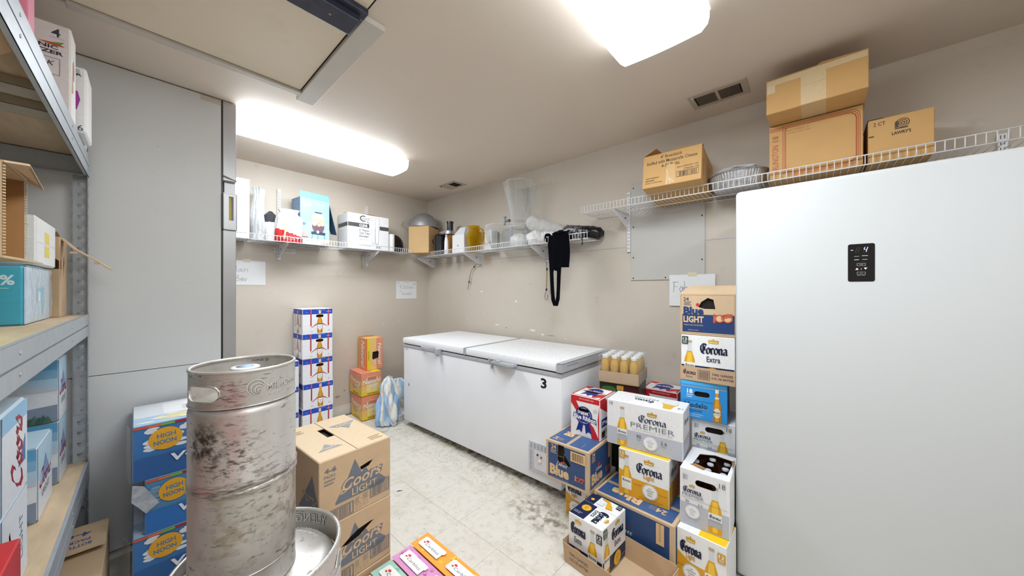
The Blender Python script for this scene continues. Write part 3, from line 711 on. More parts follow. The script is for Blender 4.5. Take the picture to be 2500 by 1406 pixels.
def labatt_side(cv, big=1, hole=True, word='Blue', back=False, cut=False):
    W, H = cv.w, cv.h; e = .016
    BL_ = '2c4a78'
    cv.rect(e, e, W-e*1.4, H-e*.9, BL_)
    K = 'dcb98c'
    cv.text('24', .052, H*.86, H*.11, K, bold=.02); cv.lines(.032, .072, H*.77, 3, H*.035, K, .003)
    cv.text('Blue', W*.33, H*.28, H*.27, K, W*.46, .05)
    cv.poly([(W*.40, H*.50), (W*.365, H*.47), (W*.375, H*.53), (W*.34, H*.545), (W*.38, H*.575), (W*.385, H*.62), (W*.405, H*.585), (W*.43, H*.61), (W*.43, H*.565), (W*.46, H*.545), (W*.43, H*.53), (W*.435, H*.49)], 'c8312c')
    cv.text('Labatt', W*.40, H*.47, H*.085, 'f2ece0', W*.24, shear=.3, rot=R(-4))
    cv.lines(W*.12, W*.55, H*.10, 2, H*.045, '9fb0cc', .0015)
    # the anniversary flourish: 1, two loops and a flying hand
    def hundred(cx, cy, s, c, o='e9d2b0'):
        cv.rect(cx-s*1.0, cy-s*.5, cx-s*.8, cy+s*.5, o); cv.rect(cx-s*.96, cy-s*.46, cx-s*.84, cy+s*.46, c)
        for k in (-.35, .35): cv.ring(cx+s*k, cy, s*.46, s*.17, c, 18); 
        for k in range(3): cv.pen([[(cx-s*.1, cy-s*.1+s*.16*k), (cx+s*.5, cy+s*.22+s*.14*k), (cx+s*.95, cy+s*.2+s*.12*k)]], s*.05, None, c)
    hundred(W*.80, H*.27, H*.13, 'cf5a3c')
    if hole:
        cv.rect(W*.60, H*.66, W*.93, H*.91, K); cv.barcode(W*.61, H*.67, W*.92, H*.90, '4a3b28', fr=0)
        cv.holes.append([(W*.29, H*.60), (W*.44, H*.66), (W*.46, H*.80), (W*.44, H*.95), (W*.30, H*.95)]); cv.holes.append([(W*.285, H*.56), (W*.33, H*.50), (W*.44, H*.56), (W*.44, H*.67), (W*.29, H*.66)]); cv.holes.append([(W*.43, H*.56), (W*.55, H*.46), (W*.59, H*.52), (W*.56, H*.60), (W*.44, H*.76)])
    else: cv.rect(W*.80, H*.52, W*.89, H*.93, K); cv.lines(W*.83, W*.86, H*.9, 12, H*.028, '5a4730', .0015)
def labatt_side_small(cv):
    W, H = cv.w, cv.h; labatt_side(cv, hole=False)
def labatt_top(flip):
    def f(cv):
        W, D = cv.w, cv.h; K = 'dcb98c'
        if not flip:
            cv.rect(.012, .012, W*.46, D-.012, '3a5b8c'); cv.rect(W*.53, .012, W-.012, D-.012, '3a5b8c')
            cv.text('24', W*.15, D*.16, D*.10, K, bold=.02, rot=R(90)); cv.lines(W*.22, W*.34, D*.2, 3, .010, K, .002); cv.text('Blue', W*.29, D*.62, W*.22, K, D*.48, .05, rot=R(90)); cv.ell(W*.16, D*.72, .014, .018, 'c8312c', 9)
            cv.lines(W*.62, W*.80, D*.86, 3, .012, 'c9b48e', .0016); cv.rect(W*.78, D*.1, W*.785, D*.3, 'c9d2e0'); cv.rect(W*.494, .004, W*.499, D-.004, '7a5c3a'); return
        r = math.pi if flip else 0
        cv.rect(.016, .012, W-.016, D*.47, '3a5b8c'); cv.rect(.016, D*.55, W-.016, D-.012, '3a5b8c')
        cv.text('Blue', W*(.36 if flip else .60), D*.27, D*.26, K, W*.40, .05, rot=r if flip else R(90))
        cv.ell(W*(.30 if flip else .8), D*.4, .02, .014, 'c8312c', 9)
        cv.text('24', W*.80 if flip else W*.15, D*.25, D*.14, K, bold=.02, rot=r)
        cv.lines(W*.66, W*.74, D*.3, 3, .012, K, .002)
        cv.rect(.004, D*.505, W-.004, D*.512, '7a5c3a')
    return f
def bluelight(cv):
    W, H = cv.w, cv.h; K = 'd9b78a'
    cv.rect(W*.05, H*.07, W-.005, H*.50, '223d70'); cv.frame(W*.02, H*.04, W-.004, H*.965, .0015, '9c7a4e')
    cv.text('24', W*.12, H*.87, H*.09, '3c4a66', bold=.02); cv.lines(W*.08, W*.22, H*.79, 3, H*.035, '3c4a66', .003)
    cv.text('Blue', W*.26, H*.59, H*.19, '223d70', W*.38, .05); cv.text('LIGHT', W*.26, H*.38, H*.16, K, W*.38, .04)
    cv.text('PRISTINE PILSENER', W*.26, H*.24, H*.03, K, W*.36); cv.text('BREWED IN CANADA', W*.26, H*.12, H*.022, K, W*.2)
    cv.ell(W*.34, H*.735, .009, .009, 'c8312c', 7)
    s = H*.17; cx, cy = W*.80, H*.42; c = 'c9583c'
    cv.rect(cx-s*1.25, cy-s*.6, cx-s*1.0, cy+s*.6, c)
    for k in (-.5, .45): cv.ell(cx+s*k, cy, s*.58, s*.55, 'e0c095', 18); cv.ring(cx+s*k, cy, s*.56, s*.16, c, 18)
    for k in range(4): cv.pen([[(cx-s*.3, cy+s*(-.1+.17*k)), (cx+s*.5, cy+s*(.2+.15*k)), (cx+s*1.0, cy+s*(.25+.13*k))]], s*.05, None, c)
    cv.holes.append([(W*.34, H*.64), (W*.40, H*.80), (W*.52, H*.90), (W*.62, H*.86), (W*.66, H*.62), (W*.58, H*.60), (W*.46, H*.64)])
def modelo(cv):
    W, H = cv.w, cv.h
    cv.rect(.003, H*.90, W-.003, H-.003, '49b4ee'); cv.rect(.003, H*.86, W-.003, H*.872, '9a9c9e'); cv.rect(.003, H*.84, W-.003, H*.848, 'c9cdd0')
    cv.text('18', W*.21, H*.72, H*.12, 'f2f6fa', bold=.03); cv.lines(W*.14, W*.28, H*.62, 2, .010, 'f2f6fa', .003)
    cv.rect(W*.05, H*.48, W*.86, H*.486, '12406e')
    cv.text('Modelo', W*.34, H*.37, H*.13, '16305c', W*.50, .01); cv.rect(W*.08, H*.285, W*.60, H*.297, 'd0a648')
    cv.text('Especial', W*.33, H*.22, H*.07, '16305c', W*.28, shear=.4); cv.lines(W*.18, W*.5, H*.12, 2, H*.045, 'dcecf6', .002)
    q = cv.bottle(W*.79, H*.02, H*.86, 'm', 'efe7d2'); cv.text('Modelo', W*.79, H*.27, H*.065, '16305c', q*1.75, .01); cv.rect(W*.79-q*.9, H*.20, W*.79+q*.9, H*.212, 'd0a648')
    cv.rect(W*.79-q*.5, H*.61, W*.79+q*.5, H*.66, 'efe7d2')
    hand_hole(cv, W*.47, H*.67, .045, .0135)
def pbr_front(cv, hole=True):
    W, H = cv.w, cv.h; RD, BLU = 'c41f28', '16297c'
    cv.rect(.003, H*.86, W-.003, H-.003, RD); cv.text('PABST BLUE RIBBON BEER', W*.55, H*.93, H*.03, 'f4d8d4', W*.5)
    cv.poly([(.003, H*.86), (W*.20, H*.86), (W*.44, H*.52), (W*.30, H*.52), (.003, H*.80)], RD)
    cv.poly([(.003, .003), (W*.02, .003), (W*.02, H*.86), (.003, H*.86)], RD); cv.poly([(W*.96, .003), (W-.003, .003), (W-.003, H*.86), (W*.93, H*.5)], RD)
    cv.poly([(W*.62, H*.42), (W*.80, H*.30), (W-.003, .006), (W*.74, .003)], RD)
    cv.poly([(W*.30, H*.36), (W*.46, H*.36), (W*.40, H*.10), (W*.31, H*.16), (W*.20, H*.12)], BLU); cv.poly([(W*.50, H*.36), (W*.66, H*.36), (W*.74, H*.12), (W*.62, H*.16), (W*.54, H*.09)], BLU)
    P = []
    for k in range(64): r = W*(.295 if k % 2 else .27); P.append((W*.47+r*math.cos(math.pi*k/32), H*.53+r*math.sin(math.pi*k/32)))
    cv.poly(P, BLU); cv.ring(W*.47, H*.53, W*.235, W*.008, 'f4f4f6', 30)
    cv.poly([(W*.10, H*.45), (W*.12, H*.57), (W*.88, H*.50), (W*.90, H*.36), (W*.84, H*.40)], BLU)
    cv.text('Blue Ribbon', W*.50, H*.475, H*.115, 'f4f4f6', W*.74, .03, rot=R(-4)); cv.text('BEER', W*.48, H*.365, H*.025, 'c8d0ee')
    cv.text('Pabst', W*.46, H*.595, H*.085, 'f4f4f6', W*.34, .03)
    cv.frame(W*.80, H*.66, W*.92, H*.74, .001, '777777'); cv.text('12', W*.86, H*.70, H*.05, '777777')
    cv.text('BREWED IN THE PABST TRADITION', W*.5, H*.045, H*.018, RD, W*.4)
    if hole: hand_hole(cv, W*.46, H*.66, W*.26, H*.04)
def pbr_side(cv):
    W, H = cv.w, cv.h
    cv.poly([(.003, H-.003), (W*.3, H-.003), (W-.003, H*.5), (W-.003, H*.3), (W*.4, H*.62), (.003, H*.8)], 'c41f28')
    cv.rect(W*.1, H*.3, W*.9, H*.5, '16297c'); cv.text('Pabst', W*.5, H*.4, H*.1, 'f4f4f6', W*.7, .02); cv.lines(W*.1, W*.5, H*.22, 4, H*.03, '333333', .002); cv.rect(W*.1, H*.05, W*.3, H*.2, '222222')
def pbr_top(hole=True):
    def f(cv):
        W, D = cv.w, cv.h; cv.frame(.003, .003, W-.003, D-.003, .009, 'c41f28')
        cv.poly([(.012, D*.95), (W*.3, D*.95), (W*.2, D*.75), (.012, D*.8)], 'c41f28'); cv.poly([(W*.95, D*.2), (W*.7, D*.05), (W*.6, D*.3), (W*.95, D*.5)], 'c41f28')
        cv.poly([(W*.3, D*.45), (W*.25, D*.15), (W*.4, D*.25), (W*.5, D*.12), (W*.6, D*.25), (W*.75, D*.15), (W*.7, D*.45)], '16297c'); cv.ell(W*.5, D*.6, W*.26, D*.28, '16297c', 24)
        cv.text('Blue Ribbon', W*.5, D*.58, D*.14, 'f4f4f6', W*.62, .02)
        if hole: cv.holes.append([(W*.12, D*.50), (W*.3, D*.42), (W*.7, D*.44), (W*.92, D*.54), (W*.6, D*.57), (W*.3, D*.56)])
    return f
def michelob(n=0, hole=True, word=True):
    def f(cv):
        W, H = cv.w, cv.h; BU, RD = '1c49b8', 'b3242e'
        cv.rect(.003, H*.78, W-.003, H-.003, BU)
        cx = W*.56
        for s in (-1, 1):
            x = cx+s*W*.29
            cv.rect(x-.0055, H*.30, x+.0055, H-.003, RD); cv.rect(x-.0015, H*.80, x+.0015, H-.003, 'e9a0a8')
            cv.poly([(x-.006, H*.22 if s < 0 else H*.26), (x+.006, H*.24), (cx+s*W*.07, H*.38), (cx+s*W*.07, H*.43)] if s < 0 else [(x+.006, H*.24), (x-.006, H*.27), (cx+s*W*.07, H*.43), (cx+s*W*.07, H*.38)], RD)
        q = cv.bottle(cx, H*.02, H*.93, 'm', 'f4f4f4'); cv.rect(cx-q*.55, H*.36, cx+q*.55, H*.40, '22346a'); cv.text('ULTRA', cx, H*.28, H*.045, '8fa0c0', q*1.5); cv.rect(cx-.002, H*.19, cx+.002, H*.24, RD)
        cv.rect(cx-q*.34, H*.82, cx+q*.34, H*.93, 'f2f2f2'); cv.rect(cx-.002, H*.84, cx+.002, H*.92, 'a85a2a')
        cv.text('SUPERIOR LIGHT BEER', cx+.01, H*.955, H*.018, 'dfe8fa', W*.28); cv.text('ULTRA', W*.13, H*.86, H*.02, 'dfe8fa'); cv.text('12 PACK', W*.86, H*.88, H*.03, 'dfe8fa', W*.16, .02)
        cv.text('2.6', W*.28, H*.10, H*.05, '8d92a0'); cv.text('95', W*.86, H*.10, H*.05, '8d92a0')
        if hole: cv.text('95', W*.87, H*.70, H*.05, '9da2b0'); hand_hole(cv, cx, H*.705, .04, .0125)
    return f
def michelob_side(cv):
    W, H = cv.w, cv.h; cv.rect(.003, H*.78, W-.003, H-.003, '1c49b8')
    for s in (-1, 1):
        x = W*.5+s*W*.3; cv.rect(x-.004, H*.3, x+.004, H-.003, 'b3242e'); cv.poly([(x-.004, H*.27), (x+.004, H*.27), (W*.5+s*.02, H*.42), (W*.5+s*.02, H*.38)][::1], 'b3242e')
    cv.bottle(W*.5, H*.02, H*.93, 'm', 'f4f4f4')
def natty(rot=False, cans=False, hole=False):
    def f(cv):
        W, H = cv.w, cv.h; PK, OR_, YE = 'e89478', 'edb066', 'e6d21e'
        if rot:   # the carton stands on its side: art turned a quarter
            cv.rect(.003, .003, W*.07, H-.003, 'd2651e'); cv.rect(W*.10, .003, W*.26, H-.003, YE); cv.rect(W*.26, .003, W*.62, H-.003, 'ecc27a'); cv.rect(W*.62, .003, W-.003, H-.003, PK)
            cv.text('NATURDAYS', W*.18, H*.45, W*.08, '8a5a10', H*.3, rot=R(-90))
            if hole: cv.holes.append([(W*.38, H*.36), (W*.44, H*.32), (W*.74, H*.36), (W*.76, H*.54), (W*.70, H*.58), (W*.40, H*.56)])
            cv.text('Natural', W*.80, H*.48, W*.20, 'b8402c', H*.66, .03, shear=.25, rot=R(-90)); cv.text('Natural', W*.81, H*.485, W*.20, 'f4efe8', H*.66, .02, shear=.25, rot=R(-90))
            cv.text('LIGHT', W*.50, H*.35, W*.15, 'b8402c', H*.36, .03, shear=.25, rot=R(-90)); cv.text('LIGHT', W*.505, H*.355, W*.15, 'f4efe8', H*.36, .02, shear=.25, rot=R(-90))
            return
        cv.rect(.003, .003, W-.003, H*.045, 'c6541e'); cv.rect(.003, H*.045, W-.003, H*.18, YE); cv.rect(.003, H*.18, W-.003, H*.42, 'ecc26a'); cv.rect(.003, H*.42, W-.003, H*.70, OR_); cv.rect(.003, H*.70, W-.003, H-.003, PK)
        if cans:
            cv.poly([(W*.26, H*.16), (W*.78, H*.16), (W*.80, H*.76), (W*.74, H*.84), (W*.30, H*.84), (W*.24, H*.76)], 'f0d690'); cv.rect(W*.30, H*.66, W*.74, H*.82, 'cf8070'); cv.rect(W*.515, H*.18, W*.525, H*.66, 'e0b060')
            for k in range(5): cv.ell(W*(.12 if k % 2 else .88), H*(.25+.09*k), .004, .005, 'e8873c', 6)
        else:
            cv.poly([(W*.2, H*.42), (W*.6, H*.5), (W*.62, H*.32), (W*.3, H*.26)], 'd69a8a')
        cv.text('Natural', W*.50, H*.62, H*.19, '9c4a3a', W*.84, .03, shear=.2, rot=R(4 if cans else -6)); cv.text('Natural', W*.505, H*.63, H*.19, 'f6f1ea', W*.84, .02, shear=.2, rot=R(4 if cans else -6))
        cv.text('LIGHT', W*.66, H*.44, H*.11, 'f6f1ea', W*.42, .02, shear=.2, rot=R(2)); cv.text('NATURDAYS', W*.55, H*.11, H*.055, '8a5a10', W*.52, .02)
    return f
MT = '6a7079'
def coors_case(hole=1):
    def f(cv):
        W, H = cv.w, cv.h
        cv.poly([(W*.20, H*.27), (W*.88, H*.27), (W*.92, H*.34), (W*.70, H*.60), (W*.66, H*.57), (W*.60, H*.70), (W*.56, H*.60), (W*.46, H*.86), (W*.36, H*.60), (W*.20, H*.30)], MT)
        cv.text('Coors', W*.575, H*.535, H*.19, MT, W*.60, .05, shear=.35, rot=R(5)); cv.text('Coors', W*.57, H*.53, H*.18, 'cfae86', W*.56, .015, shear=.35, rot=R(5)); cv.pen([[(W*.30, H*.47), (W*.27, H*.40), (W*.33, H*.41), (W*.42, H*.50)]], .0022, None, 'cfae86')
        cv.text('LIGHT', W*.60, H*.355, H*.11, 'cfae86', W*.36, .01)
        cv.text('4-6', W*.14, H*.84, H*.075, MT, W*.15, .03); cv.text('PACKS', W*.13, H*.75, H*.045, MT, W*.14); cv.lines(W*.06, W*.20, H*.68, 2, H*.05, MT, .003)
        cv.barcode(W*.10, H*.03, W*.44, H*.22, MT, 26, .0028); cv.barcode(W*.68, H*.12, W*.97, H*.34, MT, 24, .0028)
        cv.lines(W*.46, W*.52, H*.22, 3, .008, MT, .002); cv.lines(W*.57, W*.65, H*.24, 3, .008, MT, .002)
        cv.frame(W*.47, H*.05, W*.54, H*.12, .001, '98805e'); cv.frame(W*.58, H*.07, W*.64, H*.13, .001, '98805e')
        if hole == 1: cv.holes.append([(W*.53, H*.72), (W*.545, H*.65), (W*.56, H*.64), (W*.66, H*.66), (W*.74, H*.75), (W*.66, H*.73)])
        if hole == 2: cv.holes.append([(W*.27, H*.58), (W*.36, H*.56), (W*.52, H*.60), (W*.74, H*.74), (W*.68, H*.745), (W*.50, H*.72), (W*.40, H*.67)])
    return f
def coors_left(cv):
    W, H = cv.w, cv.h
    cv.poly([(W*.55, H*.10), (W-.005, H*.10), (W-.005, H*.30), (W*.86, H*.74), (W*.7, H*.4)], MT); cv.script('oors', SC, W*.80, H*.40, H*.2, 'cdaa80', W*.4, .08, R(50))
def coors_top(cv):
    W, D = cv.w, cv.h; cx = W*.5; cv.rect(.004, .004, W-.004, D-.004, 'd8bf9c')  # top painted paler, the light from above put into its colour
    cv.rect(cx-.0012, .003, cx+.0012, D-.003, '3a2f22')
    cv.rect(cx-.03, D*.50, cx+.002, D*.75, M_dark) if 0 else cv.holes.append([(cx-.028, D*.48), (cx-.001, D*.48), (cx-.001, D*.74), (cx-.028, D*.74)])
    for (x, y, r, s) in ((W*.27, D*.26, 0, .8), (W*.77, D*.66, math.pi, 1)):
        ca, sa = math.cos(r), math.sin(r); q = W*.2*s
        cv.poly([(x+a*q*ca, y+b*q*ca) for a, b in ((-1, -.55), (1, -.55), (.5, .1), (.35, 0), (0, .75), (-.5, .0))], '8d9297'); cv.text('Coors', x, y-.13*q*ca, q*.34, 'dcc29a', q*1.3, .02, shear=.3, rot=r); cv.text('LIGHT', x, y-.44*q*ca, q*.18, 'dcc29a', q*.7, rot=r)
    cv.lines(W*.76, W*.94, D*.15, 3, .014, 'b69a74', .004); cv.lines(W*.06, W*.24, D*.85, 3, .014, 'b69a74', .004)
def highnoon(night=False):
    def f(cv):
        W, H = cv.w, cv.h; ox = .25; rnd = random.Random(3+int(night))
        cv.rect(.003, .003, W-.003, H-.003, '2c5f9f' if not night else '2a70bf')
        cv.rect(.003, H*.40, W-.003, H-.003, '3a74b4' if not night else '4d86b4')
        for k in range(16):
            x, y = (rnd.uniform(.05, .17) if k % 2 else rnd.uniform(.30, .55))*W, rnd.uniform(.52, .92)*H; a, b = rnd.uniform(.010, .026), rnd.uniform(.004, .012)
            cv.ell(x, y, a, b, 'dfe7ef' if not night else '7c9fba', 9)
        for i, c in enumerate(('d85a3a', 'dd7438', '7bb43c', 'a3282f', 'd88a34')):
            cv.rect(.003+i*W*.105, H*.945, min(W-.003, .003+(i+1)*W*.105), H-.003, c)
        cv.ell(W*ox, H*.70, W*.135, H*.205, 'e3a62a', 30)
        cv.text('HIGH', W*(ox+.005), H*.76, H*.085, '4f7f9e', W*.15, .03, rot=R(3)); cv.text('NOON', W*(ox-.005), H*.64, H*.085, '4f7f9e', W*.18, .03, rot=R(3))
        cv.rect(.01, H*.425, W-.01, H*.43, '28568f')
        cv.text('VODKA', W*(ox+.37), H*.31, H*.15, 'e8eef4', W*.68, .03, shear=.15)
        cv.lines(W*.7, W*.96, H*.12, 2, .01, '7fa6d4', .002)
    return f
def highnoon_top(cv):
    W, D = cv.w, cv.h; cv.rect(.003, .003, W-.003, D-.003, 'e2e8ee'); cv.rect(.003, .003, W-.003, D*.35, 'b4d0e6'); cv.ell(W*.35, D*.22, W*.2, D*.1, 'f0dfa0', 24); cv.rect(W*.25, D*.36, W*.6, D*.9, 'f4f5f6'); cv.barcode(W*.4, D*.4, W*.6, D*.7, 'a8adb4', fr=0)
    for k in range(8): cv.ell(W*(.1+.11*k), D*(.1+.1*(k % 3)), .03, .012, 'eef3f7', 9)
    cv.k += 1
def silver_side(big=False):
    def f(cv):     # mountain picture of the silver cartons
        W, H = cv.w, cv.h
        cv.rect(.003, H*.62, W-.003, H-.003, '86b9da'); cv.rect(.003, H*.55, W-.003, H*.70, 'b4d3e6'); cv.rect(.003, H*.84, W-.003, H-.003, '5fa6d2')
        cv.poly([(.003, H*.50), (W*.15, H*.60), (W*.32, H*.76), (W*.42, H*.70), (W*.55, H*.66), (W*.75, H*.60), (W-.003, H*.56), (W-.003, H*.3), (.003, H*.3)], 'c6cdd8')
        cv.poly([(W*.2, H*.62), (W*.32, H*.75), (W*.40, H*.68), (W*.36, H*.62), (W*.3, H*.66)], '98a4b8')
        cv.rect(.003, H*.14, W-.003, H*.50, 'e6e8ec')
        cv.poly([(.003, H*.13), (W*.3, H*.20), (W*.6, H*.24), (W-.003, H*.28), (W-.003, .003), (.003, .003)], '8795aa')
        rnd = random.Random(5)
        for k in range(26):
            x = .006+(W-.03)*k/26; h_ = H*(.10+.03*k/26+rnd.uniform(-.02, .03)); b_ = H*.02*0+.003
            cv.poly([(x-.004, b_), (x+.020, b_), (x+.008, b_+h_)], ('3c6250', '4a7360', '355a4c')[k % 3])
        cv.rect(.004, H*.503, W-.004, H*.507, '9aa6b4')
        if big:
            cv.poly([(W*.02, H*.56), (W*.28, H*.72), (W*.34, H*.72), (W*.36, H*.42), (W*.44, H*.40), (W*.43, H*.35), (W*.32, H*.35), (W*.18, H*.28), (W*.06, H*.26), (W*.2, H*.44), (W*.24, H*.62)], 'b01f2c')
    return f
def silver_end(cv):
    W, H = cv.w, cv.h
    cv.rect(.003, H*.55, W-.003, H-.003, 'b8d4e6'); cv.rect(.003, .003, W-.003, H*.55, 'dde1e6'); cv.poly([(W*.15, H*.42), (W*.5, H*.78), (W*.85, H*.42)], '7f9cc4')
    cv.script('Coors', SC, W*.5, H*.52, H*.22, 'b01f2c', W*.8, .1, R(50), shear=.2); cv.text('LIGHT', W*.5, H*.30, H*.10, '8d9299', W*.5, .01)
def seltzer(big):
    def f(cv):
        W, H = cv.w, cv.h
        cv.text('4' if big else '6', W*.86, H*(.90 if big else .07), H*.09, '3a3f4a', bold=.01); cv.lines(W*.8, W*.93, H*.84 if big else H*.03, 1, .01, '9a9fa8', .0015)
        cv.text('ICONIC', W*(.70 if big else .5), H*(.735 if big else .93), H*.04, '2c3140', W*(.36 if big else .7), .03); cv.text('SELTZER', W*(.72 if big else .5), H*(.68 if big else .875), H*.04, '2c3140', W*(.42 if big else .8), .03)
        if big:
            cv.poly([(W*.70, H*.77), (W*.86, H*.79), (W*.95, H*.765), (W*.84, H*.755)], 'c9542c'); cv.poly([(W*.82, H*.785), (W*.94, H*.815), (W*.90, H*.775)], '77a23c'); cv.frame(W*.62, H*.44, W*.90, H*.62, .0015, '8d929b'); cv.text('LAK', W*.76, H*.56, H*.05, '3a3f4a', shear=.3); cv.poly([(W*.36, H*.88), (W*.62, H*.82), (W*.55, H*.87)], 'a8352c'); cv.frame(W*.46, H*.74, W*.66, H*.84, .0012, '8d929b'); cv.rect(W*.45, H*.12, W*.62, H*.13, '3f6fb0')
        else: cv.poly([(W*.3, H*.3), (W*.78, H*.34), (W*.86, H*.5), (W*.8, H*.62), (W*.4, H*.64), (W*.44, H*.5), (W*.34, H*.44)], 'a8359c'); cv.ell(W*.62, H*.24, W*.14, H*.04, '5a1838', 14); cv.rect(W*.48, H*.66, W*.49, H*.84, '8d929b')
    return f
def carbliss(cv):
    W, D = cv.w, cv.h; n = 4
    for i, (c, c2) in enumerate((('efe6d6', 'e6dcc6'), ('a8d6c8', '96cabb'), ('d993c4', 'cc80b6'), ('f0a23c', 'f2c02e'))):
        x0 = .003+(W-.006)*i/n; x1 = .003+(W-.006)*(i+1)/n; cv.rect(x0, .003, x1, D-.003, c); rnd = random.Random(i)
        for k in range(18): cv.ell(rnd.uniform(x0+.012, x1-.012), rnd.uniform(.015, D-.015), .007, .008, c2, 9)
        for k in range(5): cv.ring(rnd.uniform(x0+.014, x1-.014), rnd.uniform(.02, D-.02), .010, .003, c2 if i != 3 else 'f7d84a', 12)
        for r in range(2):
            cx, cy = (x0+x1)/2, D*(.76 if r == 0 else .28); a, b = (x1-x0)*.28, D*.17
            cv.poly([(cx-a, cy-b), (cx+a, cy-b), (cx+a, cy+b*.9), (cx+a*.8, cy+b), (cx-a*.8, cy+b), (cx-a, cy+b*.9)], 'f6f4f1')
            cv.text('Carbliss', cx-.004, cy-.01, a*.5, '2c4a56', b*1.3, shear=.3, rot=R(-90)); cv.ell(cx+a*.3, cy+b*.55, a*.22, b*.14, 'd0403a', 7); cv.ell(cx-a*.1, cy+b*.68, a*.16, b*.1, 'd0403a', 7)
            cv.rect(cx+a*.2, cy-b*1.1, cx+a*.9, cy-b*.8, 'f6f4f1')
def whiteclaw(cv):
    W, H = cv.w, cv.h; cv.rect(.003, H*.38, W-.003, H*.385, '2a9cb4'); cv.text('5.5%', W*.80, H*.76, H*.17, 'eef8fa', W*.28, .03); cv.lines(W*.68, W*.9, H*.62, 1, .01, 'd2eef4', .002)

def case_(name, label, loc, rz, w_, d, h, base, **k): return carton(name, label, 'box', loc, R(rz), w_, d, h, base, **k)
GR = 'cartons stacked beside the white fridge'
# right-hand pile
M_lab = M_card2
case_('beer_case', 'large dark blue kraft case on the floor under the yellow and white carton', (1.640, .872, 0), -92, .41, .26, .24, M_lab,
      art={'front': lambda c: labatt_side(c, hole=False), 'right': labatt_side_small, 'top': labatt_top(True)})
case_('beer_carton', 'yellow and white twelve-pack carton standing on the large dark blue case', (1.710, .765, .24), -86, .25, .20, .238, 'ebebea',
      art={'front': corona_side('light', '12'), 'right': lambda c: (c.rect(.003, .003, c.w-.003, c.h*.45, 'cf9018'), c.corona(c.w*.5, c.h*.68, c.h*.15, c.w*.6), c.rect(c.w*.1, c.h*.1, c.w*.3, c.h*.5, 'e8c050')), 'top': lambda c: c.rect(.003, .003, c.w-.003, c.h-.003, 'e8c41e')})
case_('beer_carton', 'big white and silver eighteen-pack carton in the middle of the pile', (1.725, .838, .479), -84.5, .378, .185, .238, 'e9e9ea',
      art={'front': corona_side('premier', '18'), 'right': lambda c: (c.rect(.003, .003, c.w-.003, c.h*.4, 'b9bcc6'), c.corona(c.w*.5, c.h*.75, c.h*.12, c.w*.6), c.rect(.01, c.h*.2, .012, c.h*.9, '44474d')), 'top': corona_top('premier')})
lb = case_('beer_case', 'blue kraft case with torn hand hole under the red white and blue carton', (1.573, 1.140, .24), -89, .272, .28, .22, M_lab,
      art={'front': labatt_side, 'right': labatt_side_small, 'top': labatt_top(False)})
case_('beer_carton', 'red white and blue carton with ribbon seal standing on the blue case', (1.728, 1.072, .4605), -88.5, .187, .215, .235, 'ecebea',
      art={'front': pbr_front, 'right': pbr_side, 'top': pbr_top()})
case_('beer_carton', 'yellow and white carton on the floor underneath the torn blue case', (1.690, 1.083, 0), -89, .2, .25, .238, 'ebebea',
      art={'front': corona_side('light', '12', bl='right')})
case_('beer_carton', 'white and navy twelve-pack carton standing in the open cardboard tray', (1.404, .882, .011), -94, .185, .215, .225, 'ececec',
      art={'front': corona_side('extra', '12', bl='right'), 'right': corona_side('extra', '12', bl='left'), 'top': m12_top})
# tray with low walls and a bare board floor
def tray(loc, rz, w_, d, h, label, art=None, lean=.012, t=.003):
    r = thing('cardboard_tray', label, 'tray', loc, R(rz))
    bm = bmesh.new(); slab(bm, [(0, 0, t), (w_, 0, t), (w_, d, t), (0, d, t)], t); obj('tray_floor', bm, M_card2, r)
    for nm, (a, b, n_) in {'front_wall': ((0, 0), (w_, 0), (0, -1)), 'side_wall': ((w_, 0), (w_, d), (1, 0)), 'back_wall': ((w_, d), (0, d), (0, 1)), 'side_wall_2': ((0, d), (0, 0), (-1, 0))}.items():
        L_ = math.dist(a, b); cv = Canvas(L_, h, M_card, .0005)
        if art and nm == 'front_wall': art(cv)
        mm = []; bm = bmesh.new(); u = Vector((b[0]-a[0], b[1]-a[1], 0)).normalized(); n3 = Vector((n_[0], n_[1], 0)); v = (Vector((0, 0, h))+n3*lean).normalized(); nn = u.cross(v).normalized()
        cv.finish(Vector((a[0], a[1], .001)), u, v, nn, bm, mm, .0006)
        slab(bm, [Vector((a[0], a[1], .001)), Vector((b[0], b[1], .001)), Vector((b[0], b[1], .001))+v*h, Vector((a[0], a[1], .001))+v*h], t, 0)
        obj(nm.replace('_2', ''), bm, mm, r)
    return r
def tray_art(cv):
    W, H = cv.w, cv.h; c = '3a2f2a'; cv.text('TWO 12-PACKS', W*.20, H*.62, H*.17, c, W*.24, .02); cv.text('12 FL. OZ. BOTTLES', W*.20, H*.36, H*.14, c, W*.24, .02); cv.corona(W*.62, H*.5, H*.4, W*.25, c); cv.barcode(W*.8, H*.15, W*.96, H*.85, c)
tray((1.385, .893, 0), -95.5, .43, .235, .10, 'open kraft cardboard tray on the floor holding one white and navy carton', tray_art)
